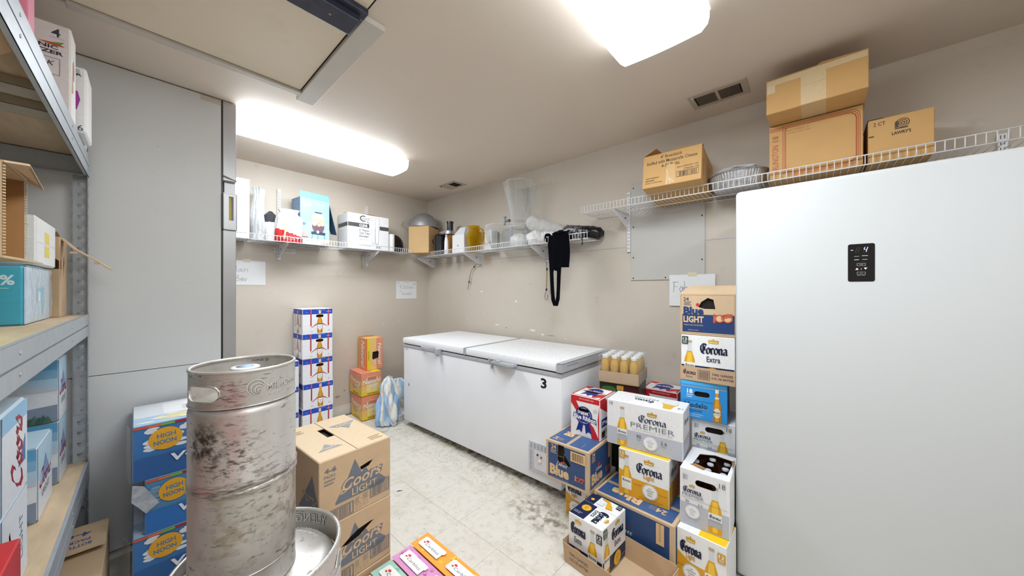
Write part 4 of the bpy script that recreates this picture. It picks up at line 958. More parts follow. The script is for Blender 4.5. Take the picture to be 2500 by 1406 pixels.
# fridge-side column, nearest pair then the tall column behind
case_('beer_carton', 'yellow and white carton at the foot of the column beside the fridge', (1.649, .460, 0), -93, .196, .178, .236, 'ebebea', art={'front': corona_side('light', '12', bl='right'), 'top': corona_top('light')})
def torn_top(cv):
    W, D = cv.w, cv.h; cv.holes.append([(W*.20, D*.22), (W*.55, D*.14), (W*.92, D*.18), (W*.95, D*.80), (W*.55, D*.86), (W*.24, D*.74)])
op = thing('open_beer_carton', 'white and silver eighteen-pack carton with torn open top showing bottle caps', 'box', (1.687, .457, .2365), R(-88))
carton('carton_shell', None, None, (0, 0, 0), 0, .197, .262, .256, 'e9e9ea', art={'front': corona_side('premier', '18', bl='right', hole=(.105, .256*.80, .055, .014)), 'top': torn_top}, parent=op)
def bottle_mesh(h=.232, r=.030):
    bm = bmesh.new(); lathe(bm, [(r*.9, 0), (r, .006), (r, h*.55), (r*.8, h*.66), (r*.45, h*.78), (r*.4, h*.93), (r*.45, h*.94), (r*.42, h*.95)], 16)
    return bm
Mbr = mat('brown_bottle_glass', (46, 24, 12), .08, 0, .1); Mcap = mat('bottle_cap_steel', (224, 228, 234), .3, .3, .05)
bm = bmesh.new()
for a in ((.004, .004, .004, .006, .258, .252), (.191, .004, .004, .193, .258, .252), (.004, .004, .004, .193, .006, .13), (.004, .256, .004, .193, .258, .252), (.006, .086, .004, .191, .088, .17), (.006, .172, .004, .191, .174, .17)): bx(bm, *a)
obj('inner_liner', bm, mat('brown_liner', (74, 42, 26), .8), op)
bt = None
for i in range(3):
    for j in range(4):
        if (i, j) in ((0, 3),): continue
        if bt is None: bt = obj('bottle', bottle_mesh(), Mbr, op, smooth=True); bm = bmesh.new(); lathe(bm, [(.0148, 0), (.0148, .004), (.0135, .0075), (.0, .0085)], 14); cap = obj('bottle_cap', bm, Mcap, bt, smooth=True); cap.location = (0, 0, .219); b_ = bt
        else:
            b_ = bt.copy(); COL.objects.link(b_); c_ = cap.copy(); COL.objects.link(c_); c_.parent = b_
        b_.location = (.036+i*.062, .037+j*.062, .004+random.uniform(0, .006))
bm = bmesh.new(); slab(bm, [(.03, .055, .2565), (.09, .03, .262), (.10, .045, .262), (.05, .075, .2575)], .001); slab(bm, [(.18, .21, .2565), (.193, .10, .275), (.196, .11, .275), (.19, .22, .2575)], .001)
obj('torn_flap', bm, M_cardin, op)
case_('beer_carton', 'white and silver carton half hidden under the bright blue carton', (1.985, .480, .392), -84, .197, .26, .238, 'e9e9ea', art={'front': corona_side('premier', '18', bl='right', hole=(.105, .238*.80, .055, .014))})
for k, z in enumerate((0, .196)): case_('plain_carton', ('plain white carton on the floor at the bottom of the hidden column', 'plain white carton second from the floor in the hidden column')[k], (1.995, .483, z), -85, .197, .26, .1945, 'e4e4e4')
case_('beer_carton', 'bright blue eighteen-pack carton below the kraft tray in the tall column', (1.960, .528, .632), -83, .214, .27, .200, '2b93dc', art={'front': modelo, 'right': lambda c: (c.rect(.003, .003, c.w-.003, c.h-.003, '1f6fc0'), c.lines(c.w*.2, c.w*.5, c.h*.8, 3, .012, '9fd0f0', .002))})
# two-tier white pack standing in its shallow kraft tray
ct = case_('beer_carton', 'white carton with gold crown in a shallow kraft tray below the case with flaps', (1.965, .526, .837), -87, .244, .26, .236, 'ededed', art={'front': corona_side('extra', '12')})
def tray_small(cv):
    W, H = cv.w, cv.h; c = '4a3550'; cv.corona(W*.18, H*.6, H*.34, W*.24, c); cv.text('Extra', W*.18, H*.28, H*.16, c, W*.12); cv.barcode(W*.34, H*.16, W*.56, H*.84, c); cv.text('TWO 12-PACKS', W*.78, H*.62, H*.16, c, W*.36, .02); cv.text('12 FL. OZ. BOTTLES', W*.78, H*.36, H*.13, c, W*.38, .02)
tray((1.9595, .5295, .8335), -87, .250, .268, .073, 'shallow printed kraft tray holding the white carton with gold crown', tray_small, lean=.0005, t=.0022)
kl = case_('beer_case', 'kraft and navy case with raised flaps on top of the tall column', (1.972, .534, 1.0745), -88, .255, .27, .219, M_card2, art={'front': bluelight})
for nm, P in (('flap', [(0, 0, .219), (.255, .0, .219), (.255, .10, .262), (.03, .105, .262)]), ('flap', [(0, .27, .219), (0, .15, .25), (.255, .13, .24), (.255, .27, .219)])):
    bm = bmesh.new(); slab(bm, P, .003); obj(nm, bm, M_card2, kl)
# juice bottles in tray and film on a dark case
for k, z in enumerate((0, .24)): case_('dark_case', ('dark green case on the floor hidden behind the blue case', 'dark green case second from the floor behind the blue case')[k], (2.03, 1.035, z), -88, .245, .222, .2395, '23301f')
case_('dark_case', 'dark green and red case under the tray of juice bottles', (2.022, 1.035, .48), -81, .248, .205, .2395, '23301f', art={'front': lambda c: (c.rect(c.w*.45, .003, c.w-.003, c.h-.003, '3f1512'), c.ell(c.w*.25, c.h*.8, c.w*.2, c.h*.1, '3f6a3c', 14), c.rect(c.w*.45, c.h*.62, c.w*.62, c.h*.95, 'c99a3a'), c.text('XX', c.w*.535, c.h*.78, c.h*.12, '1c1208', bold=.03), c.lines(c.w*.7, c.w*.95, c.h*.8, 2, .02, '8c2418', .006))})
jt = tray((2.010, 1.036, .7205), -81, .250, .252, .070, 'kraft tray full of amber juice bottles beside the freezer end', lambda c: c.rect(c.w*.01, c.h*.03, c.w*.99, c.h*.06, 'a88558'), lean=.0005)
def juice():
    bm = bmesh.new(); r = .0275
    lathe(bm, [(r*.85, 0), (r, .006), (r, .045), (r*.94, .05), (r, .056), (r, .10), (r*.97, .108), (r*.8, .13), (r*.62, .142), (r*.6, .148)], 18)
    return bm
Mj = mat('amber_juice', (206, 164, 84), .12, 0, .08, 18); Mj2 = ink('e2dccb')
jb = obj('juice_bottle', juice(), Mj, None, smooth=True)
bm = bmesh.new(); lathe(bm, [(.0185, 0), (.019, .016), (.017, .0185), (0, .019)], 18); jc = obj('cap', bm, mat('milky_cap', (238, 238, 236), .35), jb, smooth=True); jc.location = (0, 0, .148)
bm = bmesh.new(); lathe(bm, [(.0280, .02), (.0280, .052)], 18, cap=False, a0=R(110), a1=R(250)); jl = obj('bottle_label', bm, ink('e6a03a'), jb)
jb['category'] = 'bottle'; jb['group'] = 'juice bottles in the kraft tray'
first = True; mw = Matrix.Translation((2.010, 1.036, .7245)) @ Matrix.Rotation(R(-81), 4, 'Z')
for j in range(4):
    for i in range(4):
        p = mw @ Vector((.034+i*.0605, .034+j*.0615, 0))
        rowname = ('front row', 'second row', 'third row', 'back row')[j]
        if first: o = jb; o.location = p; first = False
        else: o = dup(jb, p)
        o['label'] = f"amber juice bottle in the {rowname}, {('leftmost', 'second from left', 'third from left', 'rightmost')[i]}, of the shrink-wrapped tray"
bm = bmesh.new(); bx(bm, -.004, -.004, .006, .254, .256, .176, 0, .012)
bmesh.ops.subdivide_edges(bm, edges=bm.edges[:], cuts=5, use_grid_fill=True)
for v in bm.verts: v.co += Vector((noise.noise(v.co*30), noise.noise(v.co*30+Vector((9, 0, 0))), 0))*.004
o = obj('shrink_film', bm, M_film, None, True, (2.010, 1.036, .7205), R(-81)); tag(o, 'clear shrink film wrapped over the juice bottles', 'film')
# second ribbon carton by the wall
case_('beer_carton', 'red and white carton with ribbon top against the wall behind the silver carton', (2.266, .850, .425), -88, .22, .2, .235, 'ecebea', art={'front': pbr_front, 'right': pbr_side, 'top': pbr_top(False)})
for k, z in enumerate((0, .2125)): case_('beer_carton', ('plain red carton on the floor hidden beneath the ribbon carton by the wall', 'plain red carton second from the floor beneath the ribbon carton')[k], (2.268, .850, z), -88, .22, .2, .212, 'b9242c')

# blue and white column on the back wall
ORD = ('fifth and top', 'fourth', 'third', 'second', 'bottom')
for k in range(5):
    z = .2275*(4-k)
    case_('beer_carton', f'white and blue striped carton with bottle picture, {("top", "second from top", "middle", "fourth from top", "bottom")[k]} of the column', (1.0+(.004 if k == 3 else 0)+random.uniform(-.003, .003), 3.418+random.uniform(-.004, .004), z+.0002*(4-k)), random.uniform(-1, 1), .256, .245, .2272, 'eeeef2',
          art={'front': michelob(k, hole=k < 3), 'left': michelob_side}, group='blue and white cartons at the back wall')
for k in range(3):
    case_('beer_carton', f'white and blue carton {("at the foot of", "in the middle of", "on top of")[k]} the short column behind the tall keg', (.715, 3.41, .2276*k), 0, .256, .245, .2272, 'e6e8f0', art={'front': michelob(9), 'left': michelob_side}, group='short column behind the keg')
# orange and pink cartons
for k in range(2):
    case_('beer_carton', ('orange and pink carton on the floor next to the striped towels', 'orange and pink carton in the middle of the short peach column')[k], (1.499-.004*k, 3.335+.004*k, .2385*k), -4+k, .205, .30, .238, 'e89478',
          art={'front': natty(cans=True), 'left': natty(), 'top': lambda c: c.poly([(c.w*.5, .004), (c.w-.004, .004), (c.w-.004, c.h*.4), (c.w*.8, c.h*.6)], 'e6d21e')}, edge=ink('d98a64'))
case_('beer_carton', 'orange and yellow carton stood on end on top of the peach column', (1.580, 3.43, .4775), -5, .178, .215, .332, 'e4a03c',
      art={'front': natty(rot=True, hole=True), 'left': lambda c: (c.rect(c.w*.3, .003, c.w-.003, c.h-.003, 'e58f70'), c.text('Natural', c.w*.64, c.h*.5, c.w*.4, 'f6f1ea', c.h*.8, .02, shear=.2, rot=R(-90))), 'top': lambda c: (c.rect(.003, .003, c.w*.8, c.h*.4, 'ecd4a8'), c.rect(.003, c.h*.8, c.w*.9, c.h-.003, '8a4a1e'))})
# kraft cases in the middle
for k in range(3):
    z = .2375*k; r_ = (3.5, 3, 3.2)[k]; nm = ('kraft case with grey mountain print at the bottom by the bright flat carton', 'kraft case with grey mountain print and long slit hand hole, middle of its stack', 'kraft case with grey mountain print on top of the stack beside the keg')[k]
    case_('kraft_case', nm, (.424, 1.275-.004*(k == 0), z), r_, .274, .40, .2368, M_card, art={'front': coors_case({0: 0, 1: 2, 2: 1}[k]), 'left': coors_left, 'top': coors_top if k == 2 else None}, edge=M_card2)
case_('fruit_drink_carton', 'bright flat carton striped orange pink teal and cream on the floor', (.512, .880, 0), 0, .352, .388, .22, 'e8933a', art={'top': carbliss})
# blue cans cases behind the keg
for k in range(3):
    z = .2405*k; dx = (0, .035, 0)[k]
    case_('seltzer_case', ('blue case with yellow oval on the floor behind the keg', 'blue case with yellow oval in the middle behind the keg', 'blue case with yellow oval and pale top, uppermost behind the keg')[k], (-.008+dx, 2.172, z), 0, .40-dx, .385, .24, '2f67ad', art={'front': highnoon(k == 1), 'top': highnoon_top}, edge=ink('7f9fc4'))
hn = [o for o in COL.objects if o.name.startswith('seltzer_case')]
for o, P in ((hn[1], [[(-.035, -.004, .235), (-.002, -.006, .22), (.045, -.006, .13), (.005, -.010, .10), (-.038, -.006, .165)]]), (hn[2], [[(-.006, .0, .235), (-.004, -.004, .0), (-.018, .12, .0), (-.016, .14, .22)]]), (hn[0], [[(-.006, -.002, .23), (-.010, -.004, .03), (-.030, .12, .02), (-.026, .12, .21)]])):
    bm = bmesh.new()
    for q in P: slab(bm, q, .0015)
    obj('torn_wrap', bm, mat('torn_wrap', (186, 192, 202), .3, 0, .2, 40, bump=.8, bscale=40) if o is hn[1] else M_film, o)
# kraft case under the rack
ub = case_('kraft_case', 'kraft case with a loose printed flap on the floor below the steel shelving', (-.42, 1.99, 0), -1, .335, .40, .235, M_card2)
bm = bmesh.new(); cv = Canvas(.28, .175, M_card2, .0005); cv.text('4-6', .20, .11, .030, '3f5a92', .07, .03, rot=math.pi); cv.text('PACKS', .20, .07, .018, '3f5a92', .07, .02, rot=math.pi); cv.text('BOTTLES', .20, .04, .018, '3f5a92', .08, .02, rot=math.pi); mm = []
cv.finish((.055, .21, .262), (1, 0, 0), (0, .99, .14), (0, -.14, .99), bm, mm, .0005); slab(bm, [(.055, .21, .262), (.335, .21, .262), (.335, .383, .286), (.055, .383, .286)], .003, 0)
slab(bm, [(.335, .383, .286), (.335, .40, .235), (.055, .40, .235), (.055, .383, .286)], .003, 0)
obj('flap', bm, mm, ub)

# ================================================================== CHEST FREEZER
fz = thing('chest_freezer', 'long white double-lid chest freezer with black number on its front', 'freezer', (1.732, 2.95, 0), R(-89.04))
FW, FD = 1.79, .69
bm = bmesh.new(); bx(bm, 0, 0, .060, FW, FD, .766, 0, .010)
obj('cabinet', bm, M_white, fz, smooth=True)
bm = bmesh.new(); bx(bm, -.004, -.004, .764, FW+.004, FD+.004, .790, 0, .004); obj('rim_band', bm, M_grey, fz, smooth=True)
bm = bmesh.new(); bx(bm, .006, .006, .788, FW-.006, FD-.006, .799, 0); obj('gasket', bm, M_black, fz)
for nm, x0, x1 in (('lid', -.006, .884), ('lid', .906, FW+.006)):
    bm = bmesh.new(); bx(bm, x0, -.010, .797, x1, FD+.01, .853, 0, .016); obj(nm, bm, M_lidw, fz, smooth=True)
bm = bmesh.new()
for x in (.884, .896): bx(bm, x, -.0115, .798, x+.010, FD+.01, .8545, 0, .002)
obj('centre_strip', bm, M_grey, fz)
# grey end cap with a finger slot on the right-hand lid
bm = bmesh.new(); cv = Canvas(.70, .052, M_grey, .0005); cv.holes = [stadium(.13, .027, .12, .011)]; mm = []
cv.finish((FW+.0125, -.0115, .7985), (0, 1, 0), (0, 0, 1), (1, 0, 0), bm, mm)
bx(bm, FW-.030, -.0125, .7985, FW+.0125, -.0110, .8505, 0); bx(bm, FW-.030, -.0115, .8535, FW+.0125, FD, .8555, 0, .0008); bx(bm, FW+.0075, .03, .806, FW+.0085, .24, .842, 0)
obj('end_cap', bm, mm, fz)
# handles: bowed grip on left lid, flipped-up grip on the right lid
bm = bmesh.new(); P = [(.30+.27*t, -.012-.042*math.sin(math.pi*min(1, t*1.15)) - .01*t, .803-.004*t) for t in [i/10 for i in range(11)]]
for a, b in zip(P, P[1:]): slab(bm, [(a[0], a[1], a[2]+.011), (b[0], b[1], b[2]+.011), (b[0], b[1]+.014, b[2]+.011), (a[0], a[1]+.014, a[2]+.011)], .020)
bx(bm, .555, -.046, .765, .595, -.006, .812, 0, .003); bx(bm, .568, -.040, .745, .583, -.02, .768)
obj('handle', bm, M_grey, fz)
bm = bmesh.new(); slab(bm, [(1.20, -.02, .797), (1.40, -.075, .804), (1.44, -.06, .804), (1.44, -.01, .802), (1.22, -.01, .799)], .016); bx(bm, 1.27, -.05, .785, 1.30, -.02, .81); obj('handle', bm, M_grey, fz)
for x in (1.29, 1.33, 1.37, 1.41):
    pass
bm = bmesh.new(); bx(bm, 1.165, -.012, .788, 1.18, -.003, .810, 0); bx(bm, 1.188, -.014, .735, 1.20, -.001, .765); obj('latch', bm, M_grey, fz)
bm = bmesh.new(); cv = Canvas(.2, .12, M_white, .0005); cv.bm.clear(); cv.mats = []; cv.text('3', .1, .06, .066, '111113', .046, .03); mm = []; cv.finish((1.557, -.0006, .648), (1, 0, 0), (0, 0, 1), (0, -1, 0), bm, mm); obj('number_sticker', bm, mm, fz)
bm = bmesh.new(); cv = Canvas(.08, .03, M_white, .0005); cv.bm.clear(); cv.mats = []; cv.text('Avantco', .04, .018, .010, '5a6068', .052, shear=.3); cv.rect(.02, .004, .075, .006, '8a3a3a'); mm = []; cv.finish((.012, -.0006, .735), (1, 0, 0), (0, 0, 1), (0, -1, 0), bm, mm); obj('badge', bm, mm, fz)
box('small_sticker', .085, -.0008, .40, .095, -.0001, .425, ink('2a3060'), fz)
# louvred control panel low on the right
bm = bmesh.new(); bx(bm, 1.545, -.012, .120, 1.765, .002, .315, 0, .004); g = obj('control_panel', bm, mat('panel_grey', (196, 198, 206), .45), fz)
bm = bmesh.new(); bx(bm, 1.588, -.0135, .14, 1.75, -.0118, .262, 0, .001); obj('control_face', bm, ink('d9d9de'), g)
bm = bmesh.new()
for i in range(7):
    for j in range(3): bx(bm, 1.56+i*.028, -.0128, .275+j*.011, 1.572+i*.028, -.012, .279+j*.011)
for j in range(9): bx(bm, 1.556, -.0128, .135+j*.014, 1.566, -.012, .139+j*.014)
o = obj('vent_slots', bm, mat('slot_grey', (120, 122, 130), .6), g); o['kind'] = 'stuff'
for nm, x, z, r, m_ in (('indicator_light', 1.618, .238, .006, M_black), ('indicator_light', 1.648, .230, .006, ink('c8202a')), ('knob', 1.636, .20, .012, ink('ece6d8'))):
    bm = bmesh.new(); lathe(bm, [(r, 0), (r, .004), (r*.8, .007), (0, .0075)], 14); bmesh.ops.rotate(bm, verts=bm.verts, matrix=Matrix.Rotation(R(90), 3, 'X')); o = obj(nm, bm, m_, g); o.location = (x, -.0135, z)
for x in (.085, .845, 1.665):
    for y in (.07, .6):
        bm = bmesh.new(); lathe(bm, [(.024, -.009), (.027, -.006), (.027, .006), (.024, .009)], 18); bmesh.ops.rotate(bm, verts=bm.verts, matrix=Matrix.Rotation(R(90), 3, 'X')); bmesh.ops.translate(bm, verts=bm.verts, vec=(0, 0, .027)); bx(bm, -.012, -.014, .03, .012, .014, .062)
        o = obj('caster', bm, mat('caster_ivory', (178, 170, 156), .5, 0, .15), fz); o.location = (x, y, 0)

# ================================================================== UPRIGHT FRIDGE
fr = thing('upright_fridge', 'tall plain white upright fridge with small black touch display', 'fridge', (1.834, .2608, 0), R(-90))
bm = bmesh.new(); bx(bm, .004, .062, .03, .886, .60, 1.757, 0, .008); obj('cabinet', bm, M_fridge, fr, smooth=True)
bm = bmesh.new(); bx(bm, 0, 0, .012, .89, .060, 1.763, 0)
es = [e for e in bm.edges if all(v.co.y < .001 for v in e.verts) or (abs(e.verts[0].co.x-e.verts[1].co.x) < 1e-6 and abs(e.verts[0].co.z-e.verts[1].co.z) < 1e-6)]
bmesh.ops.bevel(bm, geom=es, offset=.018, segments=5, affect='EDGES', profile=.5)
obj('door', bm, M_fridge, fr, smooth=True)
box('kick_plate', .02, .03, .0, .87, .55, .032, M_black, fr)
bm = bmesh.new(); cv = Canvas(.076, .153, M_black, .0005); cv.bm.clear(); cv.mats = []; cv.k = 0
r_ = .007; P = []
for cx, cy, a in ((.069, .146, 0), (.007, .146, 90), (.007, .007, 180), (.069, .007, 270)):
    P += [(cx+r_*math.cos(R(a+t)), cy+r_*math.sin(R(a+t))) for t in (0, 22, 45, 67, 90)]
Mdisp = mat('display_glass', (6, 6, 12), .12, 0, .1); cv.poly(P, Mdisp)
Mlit = mat('lit_segments', (190, 190, 255), .5, 0, 0, emit=1.6); Mdim = ink('34302c')
def seg(cx, cy, s, on, off):
    A = {'a': (-.5, 1, .5, 1), 'g': (-.5, 0, .5, 0), 'd': (-.5, -1, .5, -1), 'f': (-.55, .1, -.55, .9), 'b': (.55, .1, .55, .9), 'e': (-.55, -.9, -.55, -.1), 'c': (.55, -.9, .55, -.1)}
    for k, (x0, y0, x1, y1) in A.items():
        m_ = Mlit if k in on else Mdim; t = .0009; f_ = lambda x, y: (cx+x*s*.9+y*s*.25, cy+y*s)
        (ax, ay), (bx_, by_) = f_(x0*.8, y0), f_(x1*.8 if k in 'agd' else x1*.8, y1)
        if k in 'agd': cv.poly([(ax, ay-t*.6), (bx_, by_-t*.6), (bx_, by_+t*.6), (ax, ay+t*.6)], m_)
        else: cv.poly([(ax-t, ay), (ax+t, ay), (bx_+t, by_), (bx_-t, by_)], m_)
        cv.k -= 1
cv.k = 1; seg(.028, .128, .0105, '', 'all'); seg(.050, .129, .0105, 'fgbc', ''); cv.rect(.008, .1275, .015, .129, Mlit)
for x0, x1, y, c in ((.018, .032, .102, '8fa098'), (.040, .057, .103, 'c9cdd6'), (.018, .032, .088, 'bfe0ee'), (.041, .055, .088, 'aeb4bc')): cv.rect(x0, y, x1, y+.002, c)
cv.frame(.026, .064, .050, .074, .0007, 'd0d2d8'); cv.text('MODE', .038, .069, .0026, 'd0d2d8'); cv.frame(.026, .029, .050, .039, .0007, 'd0d2d8'); cv.text('F / C', .038, .034, .0026, '9fd0d8')
cv.poly([(.021, .048), (.031, .048), (.026, .056)], 'f0f0f2'); cv.poly([(.045, .056), (.055, .056), (.050, .048)], 'f0f0f2'); cv.ell(.038, .049, .0014, .0014, 'd8d8da', 8); cv.rect(.0375, .051, .0385, .055, 'd8d8da')
cv.text('LOCK  3 SEC', .038, .0255, .0022, 'c9cbd2', .022)
mm = []; cv.finish((.390, -.0008, 1.3475), (1, 0, 0), (0, 0, 1), (0, -1, 0), bm, mm); o = obj('touch_display', bm, mm, fr); o.scale = (.939, 1, .939); o.location = (0, 0, .0802)

# ================================================================== KEGS
def keg_mat(name, warm, patches):
    return stain_mat(name, (206, 202, 196), [
        (8, (1, 1, .5), .45, .75, (172, 165, 154) if warm else (196, 197, 198), .8, (0, 0, 0), None),
        (38, (.6, .6, 2.6), .61, .68, (82, 74, 68), .75, (0, 3, 0), None),
        (90, (.5, .5, 1.2), .64, .70, (86, 76, 66), .7, (4, 3, 0), None)]+patches, rough=.42, metal=.62, bump=.06, bscale=70)
def ang(r, a, z): return (r*math.cos(R(a)), r*math.sin(R(a)), z)
M_keg1 = keg_mat('scuffed_keg_steel', True, [
    (20, (1, 1, .6), .35, .62, (196, 150, 150), .65, (0, 0, 4), (ang(.1175, -116, .44), (.045, .06, .20))),
    (46, (1, 1, .9), .43, .56, (52, 45, 43), .9, (0, 5, 4), (ang(.1175, -142, .40), (.06, .06, .07))),
    (52, (1, 1, 2.2), .50, .60, (74, 62, 56), .85, (3, 5, 4), (ang(.1175, -118, .38), (.08, .08, .09))),
    (60, (1, 1, 3.0), .52, .60, (130, 60, 66), .7, (3, 9, 4), (ang(.1155, -116, .53), (.05, .05, .05))),
    (40, (1, 1, 2.5), .54, .62, (100, 92, 84), .6, (1, 9, 4), (ang(.1175, -90, .25), (.12, .12, .16))),
    (24, (1, 1, 1.5), .5, .65, (160, 142, 114), .6, (5, 9, 1), (ang(.1175, -110, .16), (.12, .12, .18))),
    (70, (.5, .5, 5), .42, .56, (92, 84, 76), .7, (2, 2, 9), (ang(.09, -100, .285), (.2, .2, .026))),
    (44, (1, 1, .8), .5, .62, (104, 96, 86), .6, (8, 2, 9), (ang(.1175, -40, .16), (.07, .07, .2)))])
M_keg2 = keg_mat('bright_keg_steel', False, [])
def sheet_cyl(r, z0, z1, mats_base, holes, draw, a_start, out, mm, nx=96, sgn=1, thick=.0022):
    """a drum wall from theta a_start, drawn flat then rolled; u is arc length"""
    W_ = 2*math.pi*r; H_ = z1-z0; cv = Canvas(W_, H_, mats_base, 0); cv.bm.clear(); b = cv.bm
    g = [[b.verts.new((W_*i/nx, H_*j/6, 0)) for j in range(7)] for i in range(nx+1)]
    for i in range(nx):
        for j in range(6): b.faces.new((g[i][j], g[i+1][j], g[i+1][j+1], g[i][j+1]))
    if draw: draw(cv)
    cv.holes = holes
    a0 = R(a_start)
    def mf(c): a = a0+c.x/r; rr = r+sgn*c.z; return Vector((rr*math.cos(a), rr*math.sin(a), z0+c.y))
    cv.finish((0, 0, 0), (1, 0, 0), (0, 0, 1), (0, 0, 0), out, mm, mapf=mf)
def torus_rim(bm, r, z, t, n=72): tube(bm, [(r*math.cos(2*math.pi*k/n), r*math.sin(2*math.pi*k/n), z) for k in range(n)], t, 10, close=True)
k1 = thing('tall_keg', 'tall slim scuffed steel keg with raised maker lettering standing on the wide keg', 'keg', (.2035, 1.172, .5315), 0)
def hoop_prof(r, h, ribs):
    P = [(r*.9, .052), (r*.975, .058), (r, .075)]
    for z in ribs: P += [(r, z-.016), (r+.0030, z-.011), (r+.0028, z-.007), (r-.0015, z-.002), (r-.0015, z+.002), (r+.0028, z+.007), (r+.0030, z+.011), (r, z+.016)]
    return P+[(r, h-.115), (r*.985, h-.106), (r*.93, h-.098)]
bm = bmesh.new(); lathe(bm, hoop_prof(.1175, .585, (.285,)), 72, cap=False)
lathe(bm, [(.1150, .500-.012), (.108, .502-.004), (.08, .507), (.03, .512), (.0, .513)], 72, cap=False)
obj('barrel', bm, M_keg1, k1, smooth=True)
HU = 2*math.pi*.1155
def k1_art(cv):
    a2u = lambda a: (R(a+200) % (2*math.pi))*.1155
    u0 = a2u(-89); 
    # wave crest in a ring, then lettering; highlight and shade painted as copies
    for (cx, cy, r, a0, a1) in ((u0, .046, .0185, 20, 300), (u0+.003, .042, .0135, 30, 290), (u0+.006, .039, .0085, 40, 280), (u0+.008, .037, .004, 60, 330)):
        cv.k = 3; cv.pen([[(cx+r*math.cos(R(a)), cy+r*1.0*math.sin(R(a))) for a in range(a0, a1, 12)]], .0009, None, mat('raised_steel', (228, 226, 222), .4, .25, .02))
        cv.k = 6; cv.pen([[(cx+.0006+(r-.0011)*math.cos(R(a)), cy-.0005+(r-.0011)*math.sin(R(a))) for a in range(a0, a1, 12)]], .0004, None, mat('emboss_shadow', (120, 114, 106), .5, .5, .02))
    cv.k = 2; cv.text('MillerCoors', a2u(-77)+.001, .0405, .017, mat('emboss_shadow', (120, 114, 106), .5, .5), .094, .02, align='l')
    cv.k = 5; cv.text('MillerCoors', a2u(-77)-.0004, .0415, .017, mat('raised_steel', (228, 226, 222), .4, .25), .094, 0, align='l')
bm = bmesh.new(); mm = []
ha = (R(-149+200) % (2*math.pi))*.1155
sheet_cyl(.1155, .489, .577, M_keg1, [stadium(ha, .038, .056, .0195, 7), stadium(ha+math.pi*.1155, .038, .056, .0195, 7)], k1_art, -200, bm, mm)
for f in bm.faces: f.smooth = True
torus_rim(bm, .1140, .578, .0042); torus_rim(bm, .1172, .4905, .0012)
for s in (0, 1):
    P = [(ha+s*math.pi*.1155+p[0]-ha, p[1]) for p in stadium(ha, .038, .056, .0200, 7)]
    tube(bm, [((.1155)*math.cos(R(-200)+p[0]/.1155), (.1155)*math.sin(R(-200)+p[0]/.1155), .489+p[1]) for p in P], .0028, 8, close=True)
obj('top_collar', bm, mm, k1)
bm = bmesh.new(); mm = []
sa = (R(-32+200) % (2*math.pi))*.116
sheet_cyl(.116, .0, .062, M_keg1, [[(sa-.012, .047), (sa+.012, .047), (sa+.014, .060), (sa-.010, .060)]], None, -200, bm, mm)
for f in bm.faces: f.smooth = True
torus_rim(bm, .1145, .0035, .0032); torus_rim(bm, .1172, .063, .0014)
obj('bottom_skirt', bm, mm, k1)
bm = bmesh.new(); lathe(bm, [(.024, .0), (.024, .045), (.022, .050), (.010, .052)], 28, (0, 0, .512)); lathe(bm, [(.0325, .0), (.033, .004), (.031, .0055), (.0, .006)], 32, (0, 0, .5655), mi=1); lathe(bm, [(.020, 0), (.0205, .0006), (0, .0008)], 24, (0, 0, .5716), mi=2)
obj('valve_cap', bm, [M_keg1, ink('eef2f6'), ink('a9c4dc')], k1)
bm = bmesh.new(); cv = Canvas(.06, .02, M_white, 0); cv.bm.clear(); cv.mats = []; cv.text('12N5 D', .03, .01, .007, '2b2826', .04)
a0 = R(76); mm = []; cv.finish((0, 0, 0), (1, 0, 0), (0, 0, 1), (0, 0, 0), bm, mm, mapf=lambda c: Vector(((.1142-c.z)*math.cos(a0-c.x/.114), (.1142-c.z)*math.sin(a0-c.x/.114), .5565+c.y)))
obj('pen_marking', bm, mm, k1)
# the wide keg below
k2 = thing('wide_keg', 'wide steel keg on the floor underneath the tall slim keg', 'keg', (.238, 1.160, 0), 0)
bm = bmesh.new(); lathe(bm, hoop_prof(.200, .585, (.20, .38)), 84, cap=False); lathe(bm, [(.192, .490), (.184, .507), (.172, .5205), (.15, .5285), (.05, .530), (0, .530)], 84, cap=False); obj('barrel', bm, M_keg2, k2, smooth=True)
bm = bmesh.new(); mm = []
def k2_art(cv): pass
w2 = .197; h2 = (R(-28+200) % (2*math.pi))*w2
sheet_cyl(w2, .488, .568, M_keg2, [stadium(h2, .030, .075, .015, 7), stadium((h2+math.pi*w2) % (2*math.pi*w2), .030, .075, .015, 7)], None, -200, bm, mm)
for f in bm.faces: f.smooth = True
torus_rim(bm, .1945, .569, .0062); torus_rim(bm, .200, .489, .0022)
obj('top_collar', bm, mm, k2)
bm = bmesh.new(); cv = Canvas(.4, .05, M_white, 0); cv.bm.clear(); cv.mats = []
cv.k = 4; cv.text('YUENGLING BREWERY', .2, .021, .027, mat('emboss_shadow', (120, 114, 106), .5, .5), .36, .01); cv.k = 8; cv.text('YUENGLING BREWERY', .2012, .022, .027, mat('raised_steel', (228, 226, 222), .4, .25), .36, -.006)  # relief painted as a light copy over an offset dark one
a0 = R(10); mm = []; cv.finish((0, 0, 0), (1, 0, 0), (0, 0, 1), (0, 0, 0), bm, mm, mapf=lambda c: Vector(((.1962-c.z)*math.cos(a0+c.x/.196), (.1962-c.z)*math.sin(a0+c.x/.196), .517+c.y)))
obj('pressed_lettering', bm, mm, k2)
bm = bmesh.new(); mm = []; sheet_cyl(.198, 0, .062, M_keg2, [], None, -200, bm, mm); torus_rim(bm, .196, .0045, .0042); obj('bottom_skirt', bm, mm, k2)
bm = bmesh.new()
